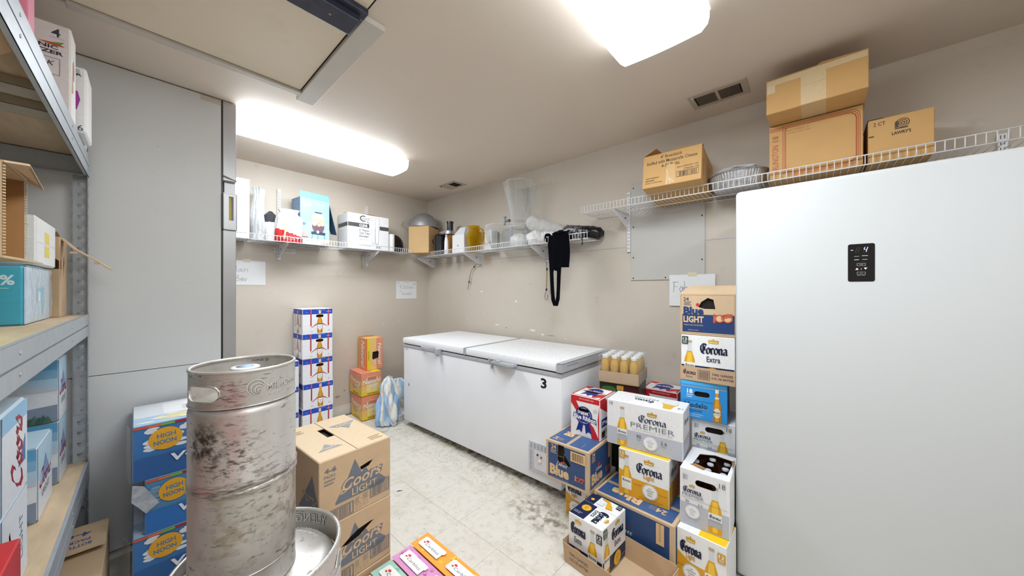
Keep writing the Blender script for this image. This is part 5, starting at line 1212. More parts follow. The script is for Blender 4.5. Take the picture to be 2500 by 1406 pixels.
for i in range(11):
    for j in range(2):
        a = R(8+i*3.4); r = .162-.014*j; u = Vector((math.cos(a), math.sin(a), 0)); t = Vector((-u.y, u.x, 0)); c = u*r+Vector((0, 0, .5265+.002*j))
        slab(bm, [c-t*.0016-u*.004, c+t*.0016-u*.004, c+t*.0016+u*.004, c-t*.0016+u*.004], .0012)
o = obj('stamped_marks', bm, M_keg2, k2); o['kind'] = 'stuff'

# ================================================================== STEEL RACK ON THE LEFT
RK = thing('steel_shelving_rack', 'grey boltless steel shelving rack with particle board decks on the left', 'shelving rack', (-.1445, 2.560, 0), R(-1.1))
DP, LN = .50, 2.0
def beam(name, z, par=RK):
    bm = bmesh.new()
    for (x0, z0, x1, z1) in ((-.002, .052, 0, .100), (-.0065, .044, -.0045, .054), (-.002, .0, 0, .046), (-.012, .0, 0, .002), (-.009, .099, 0, .1005)):
        bx(bm, x0, -LN, z+z0, x1, -.004, z+z1)
    o = obj(name, bm, M_rack, par); return o
LV = (('lower', .41), ('middle', 1.10), ('upper', 1.845))
for nm, z in LV:
    b = beam('front_beam', z)
    for y in (-.52, -1.26):
        for dz in (.028, .075):
            bm = bmesh.new(); lathe(bm, [(.0045, 0), (.004, .0015), (0, .002)], 10); bmesh.ops.rotate(bm, verts=bm.verts, matrix=Matrix.Rotation(R(90), 3, 'Y')); r_ = obj('rivet', bm, M_steel, b); r_.location = (0, y, z+dz)
    bm = bmesh.new(); bx(bm, -DP, -LN, z, -DP+.002, -.004, z+.1); obj('rear_beam', bm, M_rack, RK)
    bm = bmesh.new(); bx(bm, -DP+.005, -.030, z, -.006, -.028, z+.085); bx(bm, -DP+.005, -.03, z+.083, -.006, 0, z+.085); bx(bm, -DP+.005, -.045, z, -.006, -.028, z+.002); obj('end_beam', bm, M_rack, RK)
    bm = bmesh.new(); bx(bm, -DP+.004, -LN, z+.088, -.004, -.004, z+.0995); obj('shelf_deck', bm, M_board, RK)
    if nm == 'upper':
        for y, q in ((-.62, .06), (-.80, .06), (-1.30, .030)):
            bm = bmesh.new(); bx(bm, -DP+.004, y-.045, z+q, -.004, y+.045, z+q+.002); bx(bm, -DP+.004, y-.045, z+q, -.004, y-.043, z+.087); bx(bm, -DP+.004, y+.043, z+q, -.004, y+.045, z+.087); obj('cross_tie', bm, mat('tie_beige', (176, 166, 150), .5), RK)
def post(x, y, sx, sy):
    """angle post: one flange along x, one along y, keyhole slots punched in both"""
    bm = bmesh.new(); mm = []; H_ = 1.985
    for (O, u, n_) in (((x, y, 0), (sx, 0, 0), (0, -1, 0)), ((x, y, 0), (0, sy, 0), (1, 0, 0))):
        cv = Canvas(.045, H_, M_rack, 0); cv.holes = []
        for k in range(5, 38):
            z = .02+k*.0508
            if z+.03 > H_: break
            cv.holes.append([(.018, z), (.030, z), (.034, z+.012), (.034, z+.020), (.014, z+.020), (.014, z+.012)])
        cv.finish(O, u, (0, 0, 1), n_, bm, mm)
    slab(bm, [(x+sx*.0452, y-.001, 0), (x+sx*.0452, y+.008, 0), (x+sx*.0452, y+.008, H_), (x+sx*.0452, y-.001, H_)], .0015)
    return obj('post', bm, mm, RK)
p0 = post(-.002, -.0015, -1, -1)
for x, y in ((-DP+.002, -.0015), (-.002, -LN), (-DP+.002, -LN)):
    bm = bmesh.new(); sx = -1 if x > -.1 else 1; bx(bm, min(x, x+sx*.04), y-.002, 0, max(x, x+sx*.04), y, 1.985); bx(bm, x-.001, min(y, y-.04), 0, x+.001, max(y, y-.04), 1.985); obj('post', bm, M_rack, RK)
bm = bmesh.new(); bx(bm, -.045, -.0045, .73, -.004, -.0030, .93); slab(bm, [(-.042, -.005, .75), (-.036, -.005, .75), (-.036, -.005, .91), (-.042, -.005, .91)], .001)
sp = obj('splice_plate', bm, mat('splice_steel', (178, 180, 184), .35, .5), RK)
for z in (.75, .80, .86, .91):
    bm = bmesh.new(); lathe(bm, [(.004, 0), (.0035, .0015), (0, .002)], 10); bmesh.ops.rotate(bm, verts=bm.verts, matrix=Matrix.Rotation(R(90), 3, 'X')); o = obj('rivet', bm, M_steel, sp); o.location = (-.022, -.0046, z)

# cartons on the rack; local right-front corner given, box extends left and back
def rackbox(name, label, xr, y, z, w_, d, h, base, rz=-1.1, **k): return carton(name, label, 'box', (xr-w_, y, z), R(rz), w_, d, h, base, **k)
DK = .0996
SIL = 'd5dce4'
for k, (z, lab) in enumerate(((.41+DK, 'silver and blue mountain carton at the back of the lower rack shelf, under its twin'), (.41+DK+.2585, 'silver and blue mountain carton with red stroke on top at the back of lower shelf'))):
    rackbox('beer_carton', lab, -.211, 2.337, z, .30, .205, .258, SIL, art={'front': silver_side(k == 1), 'right': silver_end, 'top': lambda c: c.rect(.003, .003, c.w-.003, c.h-.003, 'a9cbe0')}, rad=.008)
rackbox('beer_carton', 'single silver and blue mountain carton at the middle of the lower rack shelf', -.224, 2.002, .41+DK, .30, .25, .258, SIL, art={'front': silver_side(), 'right': silver_end, 'top': lambda c: c.rect(.003, .003, c.w-.003, c.h-.003, 'b9d3e4')}, rad=.008)
def end_up(cv):
    W, H = cv.w, cv.h; cv.rect(.003, .003, W-.003, H-.003, 'dde1e7'); cv.rect(.003, H*.8, W-.003, H-.003, '8fbede'); cv.poly([(W*.6, H*.3), (W*.9, H*.3), (W*.9, H*.6)], '4f78ac')
    cv.script('Coors', SC, W*.55, H*.5, W*.42, 'b01f2c', H*.8, .1, R(50), rot=R(90), shear=.2)
def end_hole(cv):
    W, H = cv.w, cv.h; cv.rect(.003, .003, W-.003, H-.003, 'dfe3e9'); cv.holes.append([(W*.25, H*.3), (W*.36, H*.2), (W*.42, H*.3), (W*.36, H*.5), (W*.42, H*.72), (W*.34, H*.82), (W*.25, H*.72)]); cv.text('LIGHT', W*.72, H*.5, W*.14, '6a7480', H*.5, rot=R(90))
for k, (z, lab, a) in enumerate(((.41+DK, 'silver carton with upright hand hole nearest the camera on the lower rack shelf', end_hole), (.41+DK+.2485, 'silver carton with red script end on top nearest on the lower rack shelf', end_up))):
    rackbox('beer_carton', lab, -.214, 1.46, z, .28, .25, .248, 'c3d6e4', art={'right': a, 'front': silver_side()}, rad=.008)
rackbox('beer_carton', 'bright red and white carton at the bottom left corner on the lower rack shelf', -.172, 1.03, .41+DK, .25, .27, .262, 'c4262b', art={'right': lambda c: (c.poly([(c.w*.1, .004), (c.w*.8, .004), (c.w*.8, c.h*.5), (c.w*.1, c.h*.35)], 'f0efef'), c.poly([(c.w*.3, .004), (c.w*.7, .004), (c.w*.5, c.h*.3)], '23408e'))})
# middle shelf
ZM = 1.10+DK
tq = rackbox('seltzer_carton', 'turquoise and white carton wrapped in film on the middle rack shelf', -.238, 1.893, ZM, .27, .41, .192, '2fb4cc', rz=-1, art={'front': whiteclaw,
    'right': lambda c: (c.rect(.003, .003, c.w-.003, c.h-.003, 'b9cfdc'), c.poly([(c.w*.45, c.h*.62), (c.w*.75, c.h*.66), (c.w*.72, c.h*.2), (c.w*.64, c.h*.12), (c.w*.62, c.h*.38), (c.w*.45, c.h*.36)], '3db3d6'), c.rect(c.w*.5, c.h*.38, c.w*.6, c.h*.56, 'eef4f8'))}, rad=.006)
bm = bmesh.new(); bx(bm, 0, -.003, .002, .277, .42, .198, 0, .012); bmesh.ops.subdivide_edges(bm, edges=bm.edges[:], cuts=6, use_grid_fill=True)
for v in bm.verts: v.co += Vector((noise.noise(v.co*22), noise.noise(v.co*22+Vector((5, 0, 0))), noise.noise(v.co*22+Vector((0, 7, 0))) if v.co.z > .01 else 0))*.004
o = obj('film_wrap', bm, clear_mat('thin_film', (250, 252, 255), .05, .15, bump=.8, bscale=22), tq, True)
rackbox('seltzer_carton', 'white carton with yellow print standing on the turquoise carton', -.224, 1.985, ZM+.2015, .24, .340, .170, 'e9e9e7', rz=-1, art={'front': lambda c: (c.text('5%', c.w*.83, c.h*.82, c.h*.12, 'd9c878', c.w*.2), c.lines(c.w*.7, c.w*.86, c.h*.38, 2, .008, '9fb2bd', .002), c.ell(c.w*.75, c.h*.12, .03, .012, 'f1e2c0')),
    'right': lambda c: (c.rect(c.w*.38, c.h*.50, c.w*.62, c.h*.74, 'ecd35a'), c.rect(c.w*.38, c.h*.2, c.w*.62, c.h*.44, 'ecd35a'), c.rect(.004, c.h*.47, c.w-.004, c.h*.475, 'c9c4b4'))}, rad=.006)
rackbox('seltzer_carton', 'pale green film-wrapped carton end at the left edge of the middle rack shelf', -.252, 1.27, ZM, .24, .36, .188, '9fd6b4', rz=-1, art={'right': lambda c: (c.text('CHOICE', c.w*.90, c.h*.5, .012, '2c3a36', c.h*.8, rot=R(90)), c.rect(c.w*.7, c.h*.2, c.w*.85, c.h*.6, '7cc49a'))}, rad=.006)
# torn brown carton with a hanging strip
tb = rackbox('torn_kraft_carton', 'torn brown kraft carton with a long flap sticking out, beside the rack post', -.2075, 2.335, ZM, .20, .165, .335, M_card, rz=-1, skip=('top',), edge=M_card, art={
    'front': lambda c: c.holes.append([(c.w*.70, c.h*.60), (c.w*.985, c.h*.60), (c.w*.985, c.h*.70), (c.w*.86, c.h*.78), (c.w*.70, c.h*.72)]),
    'right': lambda c: (c.holes.append([(.0026, c.h*.60), (c.w*.22, c.h*.60), (c.w*.18, c.h*.72), (.0026, c.h*.70)]), c.holes.append([(c.w*.46, c.h*.48), (c.w*.62, c.h*.70), (c.w*.55, c.h*.78), (c.w*.42, c.h*.66)]), c.lines(c.w*.34, c.w*.6, c.h*.46, 6, .012, '9aa6b4', .003), c.frame(c.w*.32, c.h*.06, c.w*.58, c.h*.22, .003, '7f9ab8'))})
bm = bmesh.new(); P = [(.197, .02, .336), (.235, .0, .290), (.30, -.01, .238), (.335, -.012, .206)]
for i in range(3):
    a, b = Vector(P[i]), Vector(P[i+1]); wv = Vector((.004, .07-.012*i, .002)); slab(bm, [a, b, b+wv, a+wv], .004)
bx(bm, .225, -.006, .268, .245, .004, .276); bx(bm, .29, -.014, .226, .305, -.004, .236)
obj('long_flap', bm, M_card, tb)
bm = bmesh.new(); slab(bm, [(0, 0, .334), (.05, 0, .334), (.06, .02, .368), (.0, .03, .372)], .003); slab(bm, [(.05, 0, .334), (.14, .01, .334), (.15, .05, .372), (.06, .03, .372)], .003); slab(bm, [(.19, .16, .334), (.05, .16, .334), (.08, .11, .36), (.18, .12, .37)], .003)
obj('torn_flap', bm, M_card, tb)
# open kraft box lying on its side
ob = thing('open_kraft_box', 'open kraft box lying on its side with corrugated edges, left edge of the rack', 'box', (-.198, 1.36, ZM+.193), R(-1.0))
bm = bmesh.new(); X0, Y1, H1 = -.27, .205, .215; t = .005
slab(bm, [(X0, 0, 0), (0, 0, 0), (0, Y1, 0), (X0, Y1, 0)], t); obj('box_panel', bm, M_card, ob); bm = bmesh.new(); slab(bm, [(X0, 0, H1), (0, 0, H1), (0, Y1, H1), (X0, Y1, H1)], t)
obj('box_panel', bm, M_card, ob)
bm = bmesh.new(); bx(bm, X0, 0, 0, -.002, t, H1-t); obj('box_panel', bm, M_card2, ob)
bm = bmesh.new(); bx(bm, X0, Y1-t, 0, -.002, Y1, H1-t); obj('box_panel', bm, M_cardin, ob)
bm = bmesh.new(); bx(bm, X0, t, 0, X0+t, Y1-t, H1-t); obj('box_panel', bm, M_cardin, ob)
for nm, P in (('flap', [(0, 0, H1), (.032, .02, H1+.004), (.030, Y1-.02, H1-.02), (0, Y1, H1)]), ('flap', [(0, 0, 0), (.028, .02, -.006), (.030, Y1-.02, -.006), (0, Y1, 0)])):
    bm = bmesh.new(); slab(bm, P, t); obj(nm, bm, M_card2, ob)
bm = bmesh.new()   # fluted edges
for x, y0 in ((.001, .001), (.001, Y1-.004)):
    for k in range(30): bx(bm, x-.002, y0-.0005, .004+k*.0068, x+.0015, y0+.0045, .0075+k*.0068)
o = obj('fluted_edge', bm, mat('torn_flute', (222, 196, 158), .8, 0, .15, 60), ob); o['kind'] = 'stuff'
# upper shelf
ZT = 1.845+.1006
rackbox('seltzer_carton', 'white carton with tall number four and fruit print on the upper rack shelf', -.158, 2.05, ZT, .24, .12, .335, 'ebe9e6', rz=-1, art={'front': seltzer(True), 'right': lambda c: (c.poly([(c.w*.1, c.h*.3), (c.w*.5, c.h*.35), (c.w*.3, c.h*.55)], 'c9996a'), c.ell(c.w*.5, c.h*.6, .02, .04, 'b86a4c', 9))}, rad=.005)
rackbox('seltzer_carton', 'narrow white carton with magenta berry print at the end of the upper rack shelf', -.131, 2.19, ZT, .11, .19, .262, 'ecebea', rz=-1, art={'front': seltzer(False)}, rad=.006)
rackbox('seltzer_carton', 'small white carton lying in front on the upper rack shelf near the post', -.150, 2.40, ZT, .12, .10, .13, 'e2dfda', rz=-1)
rackbox('pink_carton', 'plain pink carton at the top left on the upper rack shelf', -.204, 1.68, ZT, .28, .08, .40, 'e88aa4', rz=-1)

bm = bmesh.new(); slab(bm, [(-.56, 1.10, 1.882), (-.188, 1.10, 1.882), (-.186, 1.40, 1.884), (-.30, 1.62, 1.884), (-.56, 1.62, 1.884)], .004)
tag(obj('kraft_sheet', bm, M_card), 'loose kraft sheet under the top deck at the upper left corner of the rack', 'cardboard')
# ================================================================== THINGS ON THE BACK WALL SHELF
ZBs = ZB+.0056; ZRs = ZL+.0056; ZUs = ZU+.0056
case_('white_carton', 'tall plain white carton at the left end of the back wall shelf', (.462, 3.475, ZBs), -2, .168, .17, .495, 'dfdfde', art={'front': lambda c: (c.rect(.004, c.h*.93, c.w-.004, c.h*.934, 'd2d2d0'), c.rect(.004, c.h*.60, c.w-.004, c.h*.603, 'dcdcda'))})
def blob(rx, ry, h, prof, seed=0, amp=.12, fold=9, n=56, m=26, flat=.0):
    bm = bmesh.new(); rows = []
    def pr_(t):
        for (t0, r0), (t1, r1) in zip(prof, prof[1:]):
            if t0 <= t <= t1: return r0+(r1-r0)*(t-t0)/(t1-t0)
        return prof[-1][1]
    for j in range(m+1):
        t = j/m; row = []
        for i in range(n):
            a = 2*math.pi*i/n; q = pr_(t)
            c, s = math.cos(a), math.sin(a); e = flat; sc = (abs(c)**(2-e)+abs(s)**(2-e))**(-1/(2-e)) if e else 1
            w_ = 1+amp*noise.noise(Vector((c*2+seed, s*2, t*3)))*1.6+amp*.5*math.sin(a*fold+4*noise.noise(Vector((t*3, seed, 0))))*(.3+.7*t)
            row.append(bm.verts.new((rx*q*sc*c*w_, ry*q*sc*s*w_, h*t+amp*.18*h*noise.noise(Vector((c*3, s*3, t*4+seed)))*(t > .02)*1.0)))
        rows.append(row)
    for A, B in zip(rows, rows[1:]):
        for i in range(n): bm.faces.new((A[i], A[(i+1) % n], B[(i+1) % n], B[i]))
    bm.faces.new(rows[0][::-1]); bm.faces.new(rows[-1])
    return bm
o = obj('plastic_bag', blob(.058, .055, .45, [(0, .9), (.3, .85), (.6, .7), (.85, .55), (1, .75)], 3, .22, 11), M_bag, None, True, (.702, 3.53, ZBs+.001)); tag(o, 'tall crinkled clear plastic bag beside the tall white carton', 'bag')
cn = thing('canister', 'white canister with faceted black lid on the back wall shelf', 'canister', (.782, 3.505, ZBs))
bm = bmesh.new(); lathe(bm, [(.040, 0), (.042, .003), (.042, .165)], 28); obj('canister_body', bm, ink('f0f0f2'), cn, smooth=True)
bm = bmesh.new(); lathe(bm, [(.044, .163), (.046, .222), (.048, .224), (.012, .262), (0, .263)], 8)
for f in bm.faces: f.smooth = False
obj('lid', bm, mat('grey_black_lid', (58, 60, 66), .4), cn)
# paper bag with a red foot
bm = blob(.094, .054, .285, [(0, .98), (.1, 1), (.55, 1.02), (.78, .92), (.88, .66), (1, .82)], 8, .10, 7, flat=-2.2)
for f in bm.faces: f.material_index = 1 if f.calc_center_median().z < .078-.03*(f.calc_center_median().x/.1) else 0
pb = obj('paper_bag', bm, [mat('crumpled_white_paper', (222, 221, 219), .6, 0, .05, 20, bump=.5, bscale=30), ink('c3272c')], None, True, (.903, 3.443, ZBs), R(-4)); tag(pb, 'crumpled white bag with a red foot in front of the light blue box', 'bag')
bm = bmesh.new(); cv = Canvas(.15, .06, M_white, 0); cv.bm.clear(); cv.mats = []; cv.text('Kosh Road 100', .08, .035, .014, 'f2dede', .12, .02, rot=R(-5)); cv.lines(.03, .11, .018, 1, .01, 'f2dede', .002); mm = []
cv.finish((-.075, -.062, .005), (1, 0, 0), (0, 0, 1), (0, -1, 0), bm, mm); obj('bag_print', bm, mm, pb)
bm = bmesh.new(); slab(bm, [(-.055, -.070, .02), (-.040, -.070, .02), (-.022, -.068, .17), (-.034, -.068, .175)], .003); obj('paper_tape', bm, ink('b8a88c'), pb)
# light blue drink dispenser box
def jarbox(cv):
    W, H = cv.w, cv.h; Mg = mat('print_gradient_blue', (134, 186, 214), .4, 0, .03, 4)
    cv.rect(.003, H*.14, W-.003, H-.003, 'a3cbe0'); cv.rect(.003, H*.5, W-.003, H-.003, '93c2dc'); cv.rect(.003, .003, W-.003, H*.14, 'dcdfe6')
    cv.ell(W*.22, H*.86, W*.15, H*.055, 'e6eef2', 20); cv.ell(W*.22, H*.86, W*.13, H*.046, '8cbcd6', 20); cv.text('Mason', W*.22, H*.86, H*.05, 'f4f6f6', W*.26, .02, shear=.2)
    cv.lines(W*.55, W*.86, H*.9, 4, H*.028, 'd4e4ee', .002)
    cx = W*.60; cv.poly([(cx-W*.14, H*.30), (cx+W*.14, H*.30), (cx+W*.22, H*.40), (cx+W*.22, H*.62), (cx+W*.12, H*.70), (cx-W*.12, H*.70), (cx-W*.22, H*.62), (cx-W*.22, H*.40)], 'b9d2de')
    cv.poly([(cx-W*.14, H*.28), (cx+W*.14, H*.28), (cx+W*.21, H*.38), (cx+W*.21, H*.46), (cx-W*.21, H*.46), (cx-W*.21, H*.38)], '6c5468')
    for x, y, c in ((-.13, .54, 'f0b36a'), (.0, .56, 'f2c07c'), (.12, .54, 'f3a860'), (-.13, .46, 'f4d2a8'), (.02, .45, 'c98850'), (.13, .47, 'f0b890')): cv.ell(cx+W*x, H*y, W*.075, H*.045, c, 14); cv.ell(cx+W*x, H*y, W*.05, H*.03, 'f6dcb4', 12)
    cv.rect(cx-W*.12, H*.70, cx+W*.12, H*.725, '3a4450'); cv.rect(cx-W*.24, H*.24, cx+W*.24, H*.29, '3c4552'); cv.ell(cx-W*.02, H*.29, .012, .014, 'f4f6f8', 12)
    for x in (-.2, -.02, .2): cv.pen([[(cx+W*x, H*.24), (cx+W*x*1.15, H*.10)]], .0014, None, '3c4552')
    for k in range(7): cv.pen([[(W*.12, H*.42), (W*.12+W*.10*math.cos(R(20+22*k)), H*.42+H*.07*math.sin(R(20+22*k)))]], .001, None, '3f6a74')
    cv.rect(W*.02, H*.16, W*.26, H*.26, 'e2a8a4'); cv.text('1.5', W*.1, H*.09, H*.035, '4a5a78', bold=.02); cv.text('1', W*.24, H*.09, H*.035, '4a5a78', bold=.02)
    for x in (.75, .86, .94): cv.ell(W*x, H*.05, .013, .012, 'eaa98c', 12)
bb = case_('drink_dispenser_box', 'light blue box with a drink jar picture and raised flap on the back shelf', (.992, 3.452, ZBs), 7, .262, .17, .43, '7d9cb8', skip=('top',), art={'front': jarbox, 'left': lambda c: (c.rect(.003, .003, c.w-.003, c.h-.003, '6d86a6'), c.lines(c.w*.3, c.w*.8, c.h*.9, 8, .02, 'a9bacd', .003), c.ell(c.w*.5, c.h*.55, .02, .05, '4a5a80', 12))})
bm = bmesh.new(); slab(bm, [(.001, .001, .43), (.261, .001, .43), (.261, .014, .488), (.001, .014, .488)], .002); obj('flap', bm, ink('7eb4c4'), bb)
bm = bmesh.new(); slab(bm, [(.262, .005, .40), (.262, .15, .42), (.335, .12, .14), (.335, .01, .12)], .003); obj('side_flap', bm, ink('1c4868'), bb)
def choice(cv):
    W, H = cv.w, cv.h; g = '4a4a4c'
    cv.rect(.003, H*.62, W*.50, H*.735, g); cv.rect(W*.76, H*.60, W-.003, H*.715, g)
    cv.pen([[(W*.40, H*.94), (W*.34, H*.95), (W*.29, H*.91), (W*.29, H*.84), (W*.34, H*.80), (W*.40, H*.81)]], .005, None, g); cv.text('CHOICE', W*.41, H*.87, H*.08, g, W*.20, shear=.2); cv.pen([[(W*.44, H*.80), (W*.5, H*.76)]], .003, None, g)
    cv.text('CLEAR', W*.36, H*.675, H*.075, 'f4f4f4', W*.20, .03)
    for i, t in enumerate(('6" Plastic', 'Test Tube', 'Shooters')): cv.text(t, W*.26, H*(.54-.085*i), H*.06, '5a5a5c', W*(.24, .25, .22)[i], .01, align='l')
    cv.text('50/50/CS (1 oz)', W*.26, H*.27, H*.028, '77777a', W*.22, align='l'); cv.lines(W*.26, W*.58, H*.12, 2, H*.03, '77777a', .002)
    for x, s in ((.60, -1), (.69, 1)): cv.poly([(W*(x-.055), H*.94), (W*(x+.055), H*.94), (W*(x+.035), H*.18), (W*(x-.035), H*.18)], 'efeff1'); cv.pen([[(W*(x-.055), H*.94), (W*(x-.03), H*.18), (W*(x+.03), H*.18), (W*(x+.055), H*.94), (W*(x-.055), H*.94)]], .001, None, '6a6a6e')
    cv.pen([[(W*.65, H*.92), (W*.65, H*.2)]], .0007, None, '8a8a8e'); cv.barcode(W*.66, H*.05, W*.80, H*.13, '8a8a8e', 14, .0006); cv.text('A', W*.05, H*.18, H*.03, '55585e')
cb = case_('white_carton', 'white carton with dark band and test tube print on the back wall shelf', (1.400, 3.425, ZBs), 0, .432, .235, .355, 'e0e0e1', art={'front': choice, 'left': lambda c: (c.rect(.003, c.h*.62, c.w-.003, c.h*.735, '4a4a4c'), c.lines(c.w*.2, c.w*.7, c.h*.5, 9, .022, 'b9b9c4', .004))})
bm = bmesh.new(); slab(bm, [(.004, .01, .356), (.43, .02, .356), (.43, .11, .362), (.20, .12, .385), (.004, .12, .366)], .003); slab(bm, [(.43, .02, .3562), (.43, .20, .3562), (.24, .12, .392), (.30, .05, .375)], .003); obj('flap', bm, M_card, cb)
bm = bmesh.new(); lathe(bm, [(.034, 0), (.037, .004), (.037, .186), (.038, .19), (.035, .192)], 28); o = obj('white_cup', bm, ink('efeff2'), None, True, (1.8825, 3.47, ZBs)); tag(o, 'plain white cylinder cup to the right of the test tube carton', 'cup')
bm = bmesh.new(); lathe(bm, [(.0, 0), (.095, .0), (.105, .012), (.108, .014)], 40, cap=False); lathe(bm, [(0, .002), (.094, .002), (.104, .014), (.108, .014)], 40, cap=False)
bmesh.ops.rotate(bm, verts=bm.verts, matrix=Matrix.Rotation(R(76), 3, 'X')); o = obj('black_tray', bm, mat('black_coated_tray', (30, 24, 22), .4), None, True, (1.975, 3.57, ZBs+.108)); tag(o, 'round black tray leaning on edge behind the white cup', 'tray')

# ================================================================== THINGS ON THE LOWER RIGHT WALL SHELF
kb = carton('kraft_box', 'plain kraft box in the shelf corner carrying the steel wok', 'box', (2.09, 3.455, ZBs+.0035), R(-60), .25, .262, .305, mat('plain_kraft', (204, 168, 118), .7, 0, .03, 8), {'right': lambda c: (c.rect(c.w*.08, c.h*.25, c.w*.5, c.h*.26, '5a3a1c'), c.rect(c.w*.1, c.h*.66, c.w*.55, c.h*.668, '6a4a2c'), c.rect(c.w*.62, c.h*.3, c.w*.64, c.h*.95, 'a87e4a'))}, edge=M_card)
wk = thing('steel_wok', 'upturned round steel wok with wire loop handle on the kraft box', 'wok', (2.290, 3.445, ZBs+.3125))
Mwk = mat('brushed_wok_steel', (164, 164, 166), .5, .6, .06, 9)
bm = bmesh.new(); Rw = .168
prof = [(Rw*math.cos(R(a)), .178*math.sin(R(a))) for a in (0, 8, 16, 24, 33, 42, 51, 60, 70, 80)]+[(0, .178)]; lathe(bm, prof, 56, cap=False); torus_rim(bm, prof[0][0], .003, .004, 56); obj('wok_bowl', bm, Mwk, wk, smooth=True)
for s in (1, -1):
    d_ = Vector((-.665, .747, 0))*s; t_ = Vector((.747, .665, 0)); c_ = d_*.166+Vector((0, 0, .004)); rr = [(-.012, 0, 0), (-.012, .03, .002), (-.01, .095, .022), (.0, .105, .035), (.010, .088, .082), (.012, .05, .098), (.012, -.05, .105)]
    bm = bmesh.new(); tube(bm, [c_+t_*a+d_*(b*.95)*(1 if s == 1 else .3)+Vector((0, 0, c)) for a, b, c in rr], .0042, 8); obj('loop_handle', bm, Mwk, wk)
# juicer
jx = thing('juicer', 'black and chrome electric juicer with round feed chute on the shelf', 'juicer', (2.335, 3.10, ZRs))
bm = bmesh.new(); lathe(bm, [(.052, 0), (.058, .006), (.056, .2), (.062, .222), (.054, .23)], 32, (-.01, .080, 0)); obj('pulp_bin', bm, mat('matt_black', (34, 36, 40), .3), jx, smooth=True)
bm = bmesh.new(); lathe(bm, [(.036, 0), (.036, .17), (.052, .215)], 28, (.045, -.065, 0)); obj('motor_base', bm, mat('copper_brown', (170, 112, 40), .35, .2), jx, smooth=True)
bm = bmesh.new(); pts = []
for cy, r, s in ((.095, .052, 1), (-.075, .056, -1)): pts += [(r*math.cos(R(a))+.01, cy+r*math.sin(R(a))) for a in (range(0, 181, 20) if s > 0 else range(180, 361, 20))]
slab(bm, [(x, y, .262) for x, y in pts], .034); obj('chrome_lid', bm, mat('chrome', (200, 202, 206), .12, .95), jx)
bm = bmesh.new(); lathe(bm, [(.034, .262), (.034, .352), (.038, .354), (.038, .372), (.030, .374)], 28, (.02, -.07, 0)); obj('feed_chute', bm, mat('gloss_black', (26, 26, 30), .18), jx, smooth=True)
bm = bmesh.new(); tube(bm, [(-.045, .14, .2), (-.05, .165, .17), (-.03, .17, .14)], .006, 8); tube(bm, [(-.047, .09, .232), (-.052, .04, .235), (-.04, -.0, .225)], .010, 8); obj('lock_arm', bm, M_black, jx)
bt2 = thing('white_bottle', 'slim white bottle with narrow neck in front of the juicer', 'bottle', (2.280, 3.000, ZRs))
bm = bmesh.new(); lathe(bm, [(.022, 0), (.023, .01), (.021, .14), (.016, .17), (.010, .19)], 20); obj('bottle_body', bm, ink('eeeef2'), bt2, smooth=True)
bm = bmesh.new(); lathe(bm, [(.010, .188), (.012, .205), (.006, .215)], 14); obj('bottle_cap', bm, ink('d8c8d0'), bt2, smooth=True)
wc = case_('white_carton', 'small white carton with orange print and raised lid between juicer and yellow pitcher', (2.325, 2.955, ZRs), -90, .20, .13, .205, 'ececec', art={'front': lambda c: (c.ell(c.w*.48, c.h*.42, .012, .010, 'e29a72', 10), c.ell(c.w*.5, c.h*.42, .005, .005, 'c8402a', 8), c.lines(c.w*.1, c.w*.3, c.h*.22, 1, .01, '9fb0c0', .002))})
bm = bmesh.new(); slab(bm, [(.03, .0, .2055), (.2, .0, .2055), (.17, .05, .285), (.07, .05, .290)], .002); obj('flap', bm, ink('e6e8ee'), wc)
# yellow glass pitcher
Myg = clear_mat('yellow_glass', (238, 214, 70), .16, .06, bump=.5, bscale=60, body=(206, 180, 30))
pi_ = thing('glass_pitcher', 'yellow pressed glass pitcher with big ring handle on the wire shelf', 'pitcher', (2.335, 2.605, ZRs))
bm = bmesh.new(); wob = lambda a, z: 1+.03*math.sin(8*a)*(z > .03)*(z < .2)
PP = [(.050, 0), (.055, .006), (.062, .08), (.078, .14), (.076, .175), (.058, .21), (.054, .225), (.060, .262)]
lathe(bm, PP, 48, cap=False, wob=wob); lathe(bm, [(r-.004, z+.004) for r, z in PP], 48, cap=False, wob=wob); lathe(bm, [(0, .003), (.05, .003)], 32, cap=False); obj('pitcher_body', bm, Myg, pi_, smooth=True)
bm = bmesh.new(); slab(bm, [(-.02, .045, .25), (.02, .045, .25), (.012, .085, .285), (-.012, .085, .285)], .005); obj('spout', bm, Myg, pi_, smooth=True)
bm = bmesh.new(); tube(bm, [(0, -.055, .215), (0, -.09, .23), (0, -.125, .215), (0, -.145, .175), (0, -.14, .13), (0, -.115, .10), (0, -.085, .098), (0, -.07, .115)], .010, 12); obj('handle', bm, Myg, pi_, smooth=True)
case_('white_carton', 'low white carton with a small red mark behind the yellow pitcher', (2.400, 2.60, ZRs), -90, .185, .085, .215, 'ececea', art={'front': lambda c: c.poly([(c.w*.82, c.h*.30), (c.w*.97, c.h*.32), (c.w*.9, c.h*.48), (c.w*.82, c.h*.46)], 'c3272c')})
